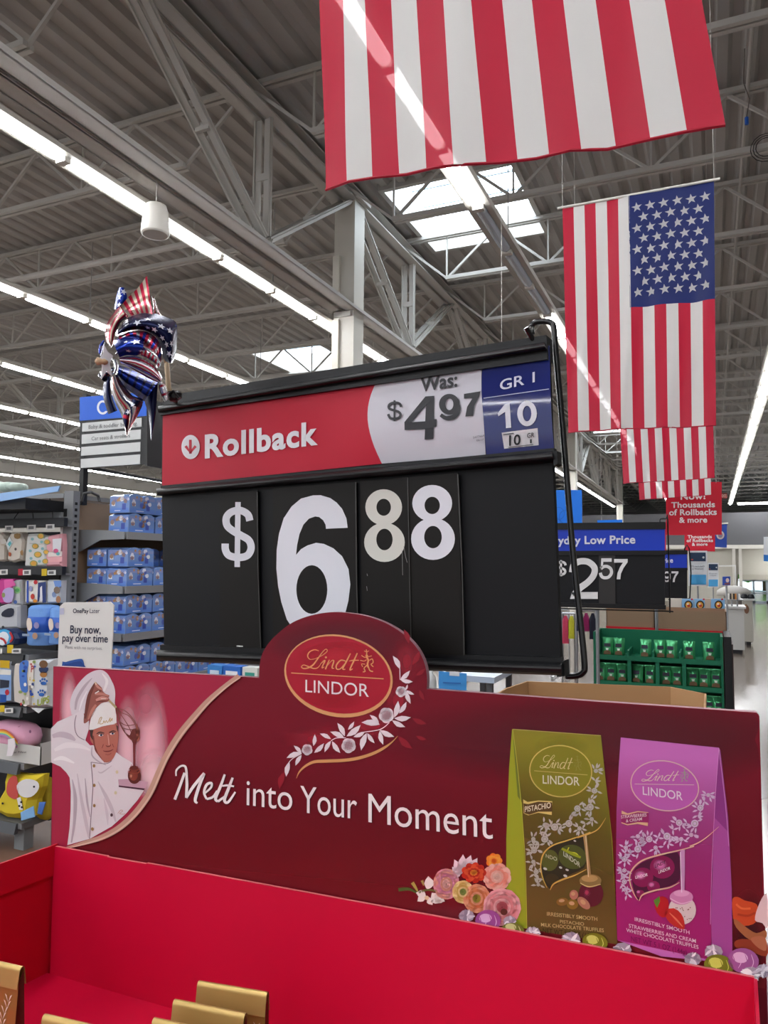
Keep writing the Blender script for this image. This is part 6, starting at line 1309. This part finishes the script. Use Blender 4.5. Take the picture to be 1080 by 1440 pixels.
price_sign(8.4, dict(panel=[(860, 774), (966.5, 774), (966.5, 842), (860, 838)], rails=[[(860, 774), (967, 773.5), (967, 779.5), (860, 780)], [(860, 798.5), (967, 798.5), (967, 802), (860, 802)]], card=[(860, 780), (966, 779.5), (966, 798.5), (860, 798.5)], wire=[(963, 775), (963, 771), (969, 771), (970, 841), (940, 843)]), '', '', 'farther black price sign ending in 97, half hidden by the 2 57 sign', (925, 842), d3)
# hanging blue panels
for lab, pts, Y in [('plain bright blue hanging panel beside the wire frame of the big price sign', [(700, 690), (818, 689), (818.5, 740), (700, 741)], 6.5), ('narrow blue panel just above the 2 57 sign', [(840, 731.5), (875, 730.5), (875, 740), (840, 740)], 12)]:
    S = psurf(Y); t = thing('blue_signboard', lab, 'sign', S.at(800 if Y < 7 else 857, 738)); S.slab('board', pts, 0, -.02, mat('0c78e8', .4), t)
    if Y < 7: A = Art(S, .002, .4); [A.lv(1).ell(x_, y_, r_, r_, '0a62c4', 0, 20, hole=.93) for x_, y_, r_ in ((785, 722, 9), (796, 727, 10), (780, 735, 8))]; A.build('ring_print', t)
    for x_ in (pts[0][0] + 6, pts[1][0] - 6): m = MB(); q = S.at(x_, pts[0][1]); m.tube([q, Vector((q.x, q.y, 6.9))], .003, 4); m.build('hanging_wire', STEEL, t)
# red hanging banners
for Y, box_, lines, lab in [(10.6, [(936.6, 679), (1015, 677.5), (1015, 752), (936.6, 752.6)], [('Now!', (957, 702.5), (992, 701.5), 7.6), ('Thousands', (944, 714), (1005.5, 713), 7.6), ('of Rollbacks', (941, 724.5), (1008, 723.8), 7.8), ('& more', (955, 735), (994.5, 734.5), 7.4)], 'red hanging banner reading Thousands of Rollbacks, behind the smallest flag'),
                          (18.5, [(962.6, 738), (1005.5, 737), (1005.5, 775.5), (962.6, 775)], [('Thousands', (967, 757), (1001, 756.7), 4.2), ('of Rollbacks', (965.6, 762.2), (1002.7, 762), 4.2), ('& more', (973, 767.5), (995, 767.2), 4.1)], 'smaller red banner hanging lower behind the first red one')]:
    S = psurf(Y, .002 * Y / 8); t = thing('red_banner', lab, 'banner', S.at(*box_[2])); S.slab('board', box_, 0, -.01, mat('c4102c', .5), t)
    A = Art(S, .002, .5)
    for s_, a0, b0, h_ in lines: A.lv(1).text(s_, a0, b0, h_, 'e4dcdc', .028, 1.05)
    A.build('lettering', t)
    for x_ in (box_[0][0] + 4, box_[1][0] - 8): m = MB(); q = S.at(x_, box_[0][1]); m.tube([q, Vector((q.x, q.y, 6.9))], .004, 4); m.build('hanging_line', STEEL, t)
S = psurf(30, .02); t = thing('state_flag', 'dark blue flag with a pale round emblem hanging before the dark gray wall', 'flag', S.at(1014, 770))
S.slab('cloth', [(1003, 737.5), (1022.5, 736.5), (1022, 770), (1003, 769)], 0, -.02, mat('24408f', .7), t); A = Art(S, .01, .6); A.lv(1).ell(1013, 752.5, 5.6, 6, 'b9a9a2'); A.lv(2).ell(1013, 752.5, 3.4, 3.8, '7a6a80'); A.build('emblem', t)
m = MB(); m.tube([S.at(1001, 737), S.at(1024, 736)], .03, 6); q = S.at(1012, 736.5); m.tube([q, Vector((q.x, q.y, 6.9))], .012, 4); m.build('rod', STEEL, t)
S = psurf(20, .01); t = thing('hanging_sign', 'white and blue hanging sign cut off by the right edge', 'sign', S.at(1080, 790)); S.slab('white_panel', [(1074, 755), (1110, 754), (1110, 782), (1074, 780)], 0, -.03, mat('d5dbe0', .5), t); S.slab('blue_panel', [(1074, 780), (1110, 782), (1110, 792), (1074, 789)], 0, -.03, mat('2a78c8', .5), t)
m = MB(); q = S.at(1085, 755); m.tube([q, Vector((q.x, q.y, 6.9))], .01, 4); m.build('hanging_wire', STEEL, t)
S = psurf(36, .01); t = thing('exit_sign', 'small red lit sign high under the roof, left of the rightmost light row', 'sign', S.at(1018, 700)); S.slab('case', [(1014, 693.5), (1022.5, 693), (1022.5, 700.5), (1014, 701)], 0, -.1, mat('7a2a24', .5), t); A = Art(S, .01, .5); A.lv(1).text('EXIT', (1015, 699.3), (1021.8, 699), 4, 'c9a89a', .02); A.build('lettering', t)
m = MB(); q = S.at(1018, 693.5); m.tube([q, Vector((q.x, q.y, 6.9))], .012, 4); m.build('stem', STEEL, t)
# small card signs on poles
for Y, X0, X1, Y0, Y1, lab in [(9.3, 968, 994.5, 774.5, 824, 'white poster with dark payment card and light blue foot, nearest of the small posters'), (12.5, 995.2, 1010.5, 791.5, 826, 'second white poster with a payment card, smaller, right behind the first')]:
    S = psurf(Y, .003); w = X1 - X0; h = Y1 - Y0; t = thing('card_poster', lab, 'poster', S.at((X0 + X1) / 2, Y1)); S.slab('board', [(X0, Y0), (X1, Y0), (X1, Y1), (X0, Y1)], 0, -.01, mat('d3d8dc', .5), t)
    A = Art(S, .003, .5); A.lv(1).poly([(X0 + w * .09, Y0 + h * .05), (X1 - w * .08, Y0 + h * .05), (X1 - w * .08, Y0 + h * .3), (X0 + w * .09, Y0 + h * .3)], '1c3350'); A.lv(2).ell(X0 + w * .2, Y0 + h * .25, w * .06, h * .022, 'b8402c'); A.ell(X1 - w * .2, Y0 + h * .19, w * .06, h * .03, 'cdd2d6')
    A.lv(1).text('5% cash back', (X0 + w * .14, Y0 + h * .46), (X1 - w * .12, Y0 + h * .455), h * .045, '5a6472'); A.text('at Walmart', (X0 + w * .2, Y0 + h * .54), (X1 - w * .2, Y0 + h * .535), h * .045, '5a6472'); A.poly([(X0 + w * .08, Y0 + h * .68), (X1 - w * .06, Y0 + h * .68), (X1 - w * .06, Y1 - h * .04), (X0 + w * .08, Y1 - h * .04)], '4aa3da'); A.build('poster_print', t)
    m = MB(); q = S.at((X0 + X1) / 2, Y1, -.02); m.tube([q + Zup * .2, Vector((q.x, q.y, .01))], .01, 6); m.box(q.x - .12, q.x + .12, q.y - .1, q.y + .1, 0, .02); m.build('pole', mat('8a8c8e', .4), t)
# green candy display
zg6 = XY(820, 840, 4.154); YG = 5.4; GS = psurf(YG); GRNM = mat('0e6a4c', .5)
def gpt(x, y): return zg6((x, y))[0]
gx0 = xat(*gpt(60, 300), YG); gx1 = xat(*gpt(818, 300), YG); gz = lambda x, y: zat(*gpt(x, y), YG)
gd = thing('candy_display', 'green cardboard candy display with small compartments, right of the price pole', 'display', ((gx0 + gx1) / 2, YG, 0))
zA = gz(440, 212); z1 = gz(440, 362); z2 = gz(440, 517); z3_ = z2 - (z1 - z2)
DP = .28
m = MB(); m.box(gx0, gx1, YG + DP, YG + DP + .01, 0, zA); m.build('back_panel', GRNM, gd)
for nm_, xx in (('side_panel', gx0), ('side_panel', gx1 - .015)): m = MB(); m.box(xx, xx + .015, YG, YG + DP, 0, zA - .005); m.build(nm_, GRNM, gd)
for z in (z1, z2, z3_, z3_ - (z1 - z2)): m = MB(); m.box(gx0 + .015, gx1 - .015, YG, YG + DP, z - .012, z); m.box(gx0 + .015, gx1 - .015, YG - .004, YG, z - .02, z + .012); m.build('shelf_tray', GRNM, gd)
for xx in (270, 435, 590): X_ = xat(*gpt(xx, 430), YG); m = MB(); m.box(X_ - .012, X_ + .012, YG, YG + DP, z3_, z1 - .012); m.build('divider', GRNM, gd)
for xx in (262, 410, 565): X_ = xat(*gpt(xx, 340), YG); m = MB(); m.box(X_ - .006, X_ + .006, YG, YG + DP, z1, z1 + .05); m.build('divider', GRNM, gd)
BAGM = mat('4fae76', .18, metal=.45); BAGD = mat('2a2f2a', .35)
cb_ = thing('candy_pouch', 'green foil candy pouch', 'pouch', (0, 0, 0), 'green foil pouches in the green display')
m = MB(); hw, hh = .038, .125
prof = [(0, .004), (.012, .02), (.2, .028), (.5, .03), (.8, .02), (.92, .004), (1, .003)]; n = 9; vs = []
for z_, d in prof:
    for i in range(n): u = -1 + 2 * i / (n - 1); vs.append((u * hw * (1 - .06 * math.sin(math.pi * z_)), -d * (1 - u * u) ** .5 - .001 + .003 * math.sin(9 * u + 7 * z_) , z_ * hh))
k = len(prof); m.add(vs, [(j * n + i, j * n + i + 1, (j + 1) * n + i + 1, (j + 1) * n + i) for j in range(k - 1) for i in range(n - 1)])
vb = [(v[0], -v[1] * .5, v[2]) for v in vs]; m.add(vb, [(j * n + i + 1, j * n + i, (j + 1) * n + i, (j + 1) * n + i + 1) for j in range(k - 1) for i in range(n - 1)]); m.build('foil', BAGM, cb_, smooth=True)
m = MB(); m.use(mat('2b2a3c', .4)); m.add([(-.022, -.034, .06), (.022, -.034, .06), (.02, -.034, .085), (-.02, -.034, .085)], [(0, 1, 2, 3)]); m.use(mat('6a5238', .5)); m.add([(-.025, -.034, .008), (.025, -.034, .008), (.022, -.035, .03), (0, -.035, .038), (-.022, -.035, .03)], [(0, 1, 2, 3, 4)]); m.use(mat('c9dccf', .3)); m.add([(-.006, -.0345, .035), (.006, -.0345, .035), (.01, -.0345, .052), (-.01, -.0345, .052)], [(0, 1, 2, 3)]); m.build('front_print', None, cb_)
rowsb = [(z1, 340, [143, 210, 365, 448, 517, 620, 735], 'top'), (z2, 490, [105, 163, 228, 318, 392, 483, 550, 640, 710, 780], 'middle'), (z3_, 640, [160, 300, 520, 735, 790], 'bottom')]
f_first = True; rn = random.Random(9)
for z, yy, xs_, rn_ in rowsb:
    for i, xx in enumerate(xs_):
        X_ = xat(*gpt(xx, yy), YG + .05); lb = ('%s green foil candy pouch from the left in the %s row of the green display' % (['first', 'second', 'third', 'fourth', 'fifth', 'sixth', 'seventh', 'eighth', 'ninth', 'tenth'][i], rn_))
        L3 = (X_, YG + .07, z + .001)
        if f_first: cb_.location = L3; cb_['label'] = lb; ORG[cb_.name] = Vector(L3); f_first = False; o = cb_
        else: o = copy_tree(cb_, L3, lb)
        o.rotation_euler = (-.06, 0, rn.uniform(-.25, .25))
# black and red shelf column right of the display
t = thing('side_rack', 'narrow black rack standing against the right side of the green display', 'rack', (gx1 + .06, YG, 0)); m = MB(); m.box(gx1 + .006, gx1 + .05, YG - .03, YG + .5, 0, zA + .0); m.build('side', mat('17181b', .5), t); m = MB(); m.box(gx1 + .051, gx1 + .06, YG, YG + .5, .05, zA - .05); m.build('poster', mat('4a3c3c', .5), t)
# cardboard trays above with boxed food
YC = YG + .55
for lab, a, b_, yt, yb, ys in [('left plain brown cardboard tray behind the green display', 135, 418, 66, 172, 196), ('right plain brown cardboard tray with a red band, behind the green display', 430, 838, 78, 190, 220)]:
    X0 = xat(*gpt(a, 100), YC); X1 = xat(*gpt(b_, 100), YC); zt = zat(*gpt((a + b_) / 2, yt), YC); zb = zat(*gpt((a + b_) / 2, yb), YC); zr_2 = zat(*gpt((a + b_) / 2, ys), YC)
    t = thing('cardboard_tray', lab, 'box', ((X0 + X1) / 2, YC, 0)); m = MB(); m.box(X0, X1, YC, YC + .006, zb, zt); m.box(X0, X0 + .006, YC, YC + .45, zb, zt); m.box(X1 - .006, X1, YC, YC + .45, zb, zt); m.box(X0, X1, YC + .444, YC + .45, zb, zt); m.build('tray', mat('8d765f', .8), t)
    m = MB(); m.box(X0 + (.2 if a > 400 else 0), X1, YC - .02, YC - .005, zr_2, zb); m.box(X0, X1, YC - .005, YC + .45, 0, zb - .002); m.build('red_base', mat('c01424', .5), t)
pb = [(512, 575, 8, 72, 'c9c5bd', 0), (577, 645, 10, 72, '7fb0d8', 1), (650, 710, 10, 72, '7fb0d8', 1), (712, 745, 8, 74, 'b8aa9a', 0), (747, 828, 10, 76, '7fb0d8', 1)]
for i, (a, b_, yt, yb, c, kind) in enumerate(pb):
    Yb = YC + .52; S = psurf(Yb, .0015); P_ = [gpt(a, yt), gpt(b_, yt), gpt(b_, yb + 6), gpt(a, yb + 6)]; t = thing('food_box', ['gray food box at the left end of the row above the brown tray', 'light blue food box with a round pan picture, left one', 'light blue food box with a round pan picture, middle one', 'beige food box between the pan picture boxes', 'light blue food box with a round pan picture, right one'][i], 'box', S.at(*P_[2]))
    S.slab('carton', P_, 0, -.08, mat(c, .4), t)
    if kind: A = Art(S, .002, .4); cx_, cy_ = gpt((a + b_) / 2 + 4, 45); A.lv(1).ell(cx_, cy_, 5.8, 6.4, '1d1c20'); A.lv(2).ell(cx_, cy_, 4, 4.4, 'd9a03c'); A.lv(3).ell(cx_ + .5, cy_ + 1, 2.2, 1.8, 'b8382c'); A.ell(cx_ - .8, cy_ - 1.4, 1.6, 1.4, 'e8e0d0'); A.ell(cx_ + 5, cy_ - 8, 1.6, 1.2, 'b8243a'); A.build('pan_print', t)
t = thing('box_riser', 'brown cardboard riser under the row of food boxes', 'box', (xat(*gpt(670, 60), YC + .6), YC + .6, 0)); X0 = xat(*gpt(505, 60), YC + .52); X1 = xat(*gpt(835, 60), YC + .52); m = MB(); m.box(X0, X1, YC + .51, YC + .75, 0, zat(*gpt(670, 79), YC + .52)); m.build('riser_body', mat('8d765f', .8), t)
m = MB(); q = ay(923, 857, YC - .06); m.tube([Vector((q.x, q.y, 0)), Vector((q.x, q.y, 1.62))], .012, 8); tag(m.build('gray_pole', mat('85888c', .35, metal=.4), None, loc=(q.x, q.y, 0)), 'gray pole rising between the two brown trays', 'pole')
# octagonal brown bin
YB = 3.7; t = thing('octagonal_bin', 'open brown cardboard octagonal bin behind the header board', 'bin', (0, 3.3, 0)); TANM = mat('b08a62', .8)
zo = ay(850, 961, YB).z; rim = [ay(x, y, Y_) for x, y, Y_ in ((712, 966, 3.25),)]
P8 = [az(712, 968, zo), az(742, 958, zo), az(943, 966, zo), az(992, 975.5, zo)]
C8 = (P8[1] + P8[2]) / 2; P8 += [Vector((P8[3].x, P8[3].y - .7, zo)), Vector((P8[2].x - .05, P8[3].y - .95, zo)), Vector((P8[1].x + .05, P8[3].y - .95, zo)), Vector((P8[0].x, P8[3].y - .7, zo))]
for i in range(8):
    a0 = P8[i]; b0 = P8[(i + 1) % 8]; m = MB(); m.bar(a0 - Zup * zo / 2, b0 - Zup * zo / 2, .008, zo); m.build('side_panel', TANM, t)
m = MB(); m.add([Vector((q.x, q.y, .35)) for q in P8], [tuple(range(8))]); m.build('bin_floor', TANM, t)
t['label'] = 'open brown cardboard octagonal bin behind the header board'
# clothing racks and tables, centre
def rack(lab, Y, x0, x1, yt, yb, cols, seed):
    rn = random.Random(seed); X0 = xat(x0, yt, Y); X1 = xat(x1, yt, Y); zt = zat((x0 + x1) / 2, yt, Y); zb = zat((x0 + x1) / 2, yb, Y)
    t = thing('clothing_rack', lab, 'rack', ((X0 + X1) / 2, Y, 0)); m = MB(); m.tube([(X0, Y, zt + .03), (X1, Y, zt + .03)], .012, 6)
    for xx in (X0, X1): m.tube([(xx, Y, zt + .03), (xx, Y, .02)], .012, 6); m.box(xx - .02, xx + .02, Y - .25, Y + .25, 0, .04)
    m.build('frame', mat('a4a6a8', .3, metal=.6), t); n = len(cols)
    for i, c in enumerate(cols):
        cx = X0 + (X1 - X0) * (i + .5) / n; w = (X1 - X0) / n * .46; zz = zb + rn.uniform(-.03, .06); m = MB()
        vs = [(cx - w * .3, zt), (cx + w * .3, zt), (cx + w, zt - .06), (cx + w * 1.05, zz), (cx - w * 1.05, zz), (cx - w, zt - .06)]
        m.add([(x, Y - .03 + .01 * (k_ % 2), z) for k_, (x, z) in enumerate(vs)] + [(x, Y + .03, z) for x, z in vs], [tuple(range(6))[::-1], tuple(range(6, 12))] + [(k_, (k_ + 1) % 6, 6 + (k_ + 1) % 6, 6 + k_) for k_ in range(6)])
        g = thing('hanging_garment', ['leftmost', 'second', 'third', 'fourth'][i] + ' garment, ' + c[1] + ', on the ' + lab.split(' ')[0] + ' clothing rack', 'garment', (cx, Y, zz)); m.build('cloth', mat(c[0], .8, noise=.2, nscale=40), g)
        q = MB(); q.tube([(cx, Y, zt + .02), (cx, Y, zt - .01)], .004, 4); q.build('hanger', mat('8a8a8a', .4), g)
rack('small clothing rack with neon garments seen inside the wire frame', 9.5, 791, 808, 866, 903, [('d84a6a', 'neon pink'), ('c9c83a', 'neon yellow')], 1)
rack('wide clothing rack with dark jackets left of the gray sign pole', 8.2, 811, 838, 862, 895, [('20243a', 'dark navy'), ('8a1f58', 'plum'), ('1f2130', 'black')], 2)
rack('far clothing rack with pale garments behind the neon ones', 12, 780, 800, 860, 885, [('9a9ca2', 'pale gray'), ('6a6c74', 'mid gray'), ('b0b2b6', 'light gray')], 3)
def table(lab, Y, x0, x1, y, c='b9c6d6', dep=.5):
    X0 = xat(x0, y, Y); X1 = xat(x1, y, Y); z = zat((x0 + x1) / 2, y, Y); t = thing('display_table', lab, 'table', ((X0 + X1) / 2, Y, 0)); m = MB(); m.box(X0, X1, Y, Y + dep, z - .04, z); m.build('tabletop', mat(c, .25), t)
    for xx in (X0 + .02, X1 - .06):
        for yy in (Y + .02, Y + dep - .06): m = MB(); m.box(xx, xx + .04, yy, yy + .04, 0, z - .04); m.build('leg', mat('55585c', .5), t)
    return X0, X1, z
table('low glossy table under the right end of the price sign', 5.0, 640, 695, 951, 'b4c4d8', .6)
S = psurf(3.4, .0015); t = thing('card_poster', 'bright blue card under the price sign, right of the oval crest', 'poster', S.at(636, 975)); S.slab('board', [(617, 944), (656, 947), (655.5, 990), (617, 988)], 0, -.004, mat('3c8fd6', .5), t)
A = Art(S, .001, .5); A.lv(1).poly([(632, 944), (646, 945), (646, 951), (632, 950)], 'c9d4dc'); A.stroke([(623, 960), (648, 961)], 2, '2a68b4', n=1); A.build('card_print', t); m = MB(); q = S.at(636, 985, -.01); m.tube([q, Vector((q.x, q.y, .01))], .008, 6); m.box(q.x - .1, q.x + .1, q.y - .08, q.y + .08, 0, .012); m.build('pole', mat('8a8c8e', .4), t)
X0, X1, zt = table('small table holding a white bottle beside the oval crest', 4.3, 596, 640, 985, '8d9296', .3)
t = thing('white_bottle', 'white plastic bottle with a narrow neck beside the oval crest', 'bottle', (xat(606, 970, 4.38), 4.38, zt)); m = MB(); m.lathe((xat(606, 970, 4.38), 4.38, zt), [(.032, 0), (.034, .01), (.034, .1), (.03, .125), (.012, .145), (.012, .165)], 14); m.build('body', mat('c3c8ca', .35), t, smooth=True); m = MB(); m.lathe((xat(606, 970, 4.38), 4.38, zt + .165), [(.014, 0), (.014, .02)], 10); m.build('cap', mat('4a7a5a', .4), t)
# far checkout furniture at right
def counter(lab, Y, x0, x1, yt, c, h_top=None, dep=1.0):
    X0 = xat(x0, yt, Y); X1 = xat(x1, yt, Y); z = zat((x0 + x1) / 2, yt, Y); t = thing('service_counter', lab, 'counter', ((X0 + X1) / 2, Y, 0))
    m = MB(); m.box(X0, X1, Y, Y + dep, 0.08, z - .04); m.build('cabinet', mat(c, .4), t); m = MB(); m.box(X0 - .04, X1 + .04, Y - .04, Y + dep, z - .04, z); m.build('worktop', mat('b9bab8', .3), t); m = MB(); m.box(X0 + .05, X1 - .05, Y + .05, Y + dep - .05, 0, .08); m.build('plinth', DKG, t)
    return X0, X1, z, t
X0, X1, z, t = counter('white service counter behind the food boxes, under the small posters', 17, 1021, 1046, 853, 'b3b3b0')
m = MB(); m.box(X0, X1, 17.1, 17.6, z + .12, z + .14); m.box(X0 + .1, X0 + .13, 17.1, 17.2, z, z + .14); m.box(X1 - .13, X1 - .1, 17.1, 17.2, z, z + .14); m.build('raised_shelf', mat('8d8f90', .3, metal=.4), t)
rn = random.Random(12)
for i in range(7):
    x = X0 + .06 + i * (X1 - X0 - .1) / 7; t2 = thing('counter_item', ['white tub', 'dark jar', 'beige box', 'black pot', 'orange tin', 'gray canister', 'white box'][i] + ' standing on the far service counter', 'container', (x, 17.25, z + .14)); m = MB(); r_ = .02 + rn.uniform(0, .006); m.lathe((x, 17.25, z + .14), [(r_, 0), (r_, .06 + rn.uniform(0, .05)), (r_ * .7, .12)], 10); m.build('body', mat(['d8d8d4', '3a3430', 'b8a78c', '222326', 'c07a3a', '8a8c90', 'dcdcda'][i], .4), t2)
X0, X1, z, t = counter('beige counter with brown picture panel near the entrance', 19, 1045, 1058, 842, 'a9a69c', dep=.8)
S = psurf(18.98, .003); A = Art(S, .004, .5); A.lv(1).ell(1050, 857, 3.4, 6, '6a4a38'); A.ell(1049, 852, 2, 2.6, '8a6a50'); A.build('picture', t)
for i, (x, y) in enumerate([(1046.5, 836), (1056, 836.5)]):
    q = ay(x, y, 19.2); t2 = thing('dark_cap', ['left', 'right'][i] + ' dark round cap on the beige counter near the entrance', 'cap', (q.x, 19.2, z)); m = MB(); m.lathe((q.x, 19.2, z), [(.07, 0), (.08, .03), (.06, .09), (.02, .11)], 12); m.build('crown', mat('1c1e24', .6), t2); m = MB(); m.box(q.x - .05, q.x + .05, 19.05, 19.15, z, z + .012); m.build('brim', mat('1c1e24', .6), t2)
q = ay(1032, 826, 15); q = ay(1032, 832, 21); t = thing('covered_display', 'rounded pale covered display behind the service counter', 'display', (q.x, 21, 0)); m = MB(); m.lathe((q.x, 21, q.z - .1), [(.42, 0), (.40, .12), (.3, .2), (.12, .25)], 18); m.build('cover', mat('a5a29c', .5), t, smooth=True); m = MB(); m.tube([(q.x, 21, 0), (q.x, 21, q.z - .1)], .25, 12); m.build('drum', mat('8f8c86', .6), t)
S = psurf(16, .004); t = thing('box_display', 'small blue illustrated box on the service counter', 'box', S.at(1023, 822)); S.slab('carton', [(1016, 811), (1027, 810.5), (1027, 823), (1016, 823)], 0, -.1, mat('2f4fae', .4), t); A = Art(S, .004, .4); A.lv(1).ell(1023, 816, 2.4, 3, 'cdb8ae'); A.poly([(1019, 820), (1026, 819), (1026, 822), (1019, 822)], '7a4a58'); A.build('carton_print', t); m = MB(); q = S.at(1021.5, 823, -.05); m.tube([q, Vector((q.x, q.y, .01))], .02, 6); m.build('stand', mat('9a9c9e', .4), t)
S = psurf(30, .01); t = thing('display_stand', 'white rectangular frame before the far beige wall', 'frame', S.at(1020, 823))
for q in ([(1010, 795), (1035, 794.5), (1035, 796.5), (1010, 797)], [(1033.5, 795), (1035, 795), (1035, 824), (1033.5, 824)]): S.slab('frame_bar', q, 0, -.06, mat('d5d6d4', .5), t)
m = MB(); q = S.at(1034.3, 824); m.tube([q, Vector((q.x, q.y, .01))], .03, 6); m.build('post', mat('c9cac8', .5), t)
for i, (x, y) in enumerate([(1055, 726)]): pass
# cable loop and blue tag hanging from the roof, top right
t = thing('cable_loop', 'black cable coiled in loops on the roof joist, top right corner', 'cable', az(1076, 205, 6.1)); c = az(1078, 205, 6.1)
m = MB()
for r_ in (.10, .125, .15): m.tube([c + Vector((math.cos(a * .4) * r_, 0, math.sin(a * .4) * r_ - r_ * .1)) for a in range(16)], .004, 5)
m.build('loops', mat('141416', .5), t)
t = thing('wire_tag', 'small blue connector dangling from the roof joist, right of the nearest flag', 'connector', az(1050, 168, 6.1)); c = az(1050, 168, 6.08); m = MB(); m.tube([c - Zup * .05, c + Zup * .02], .018, 8); m.build('connector', mat('2a62c0', .4), t); m = MB(); m.tube([c + Zup * .02, c + Vector((.03, 0, .2)), c + Vector((-.02, 0, .38)), c + Vector((0, 0, .72))], .005, 5); m.build('wire', mat('6a625c', .5), t)
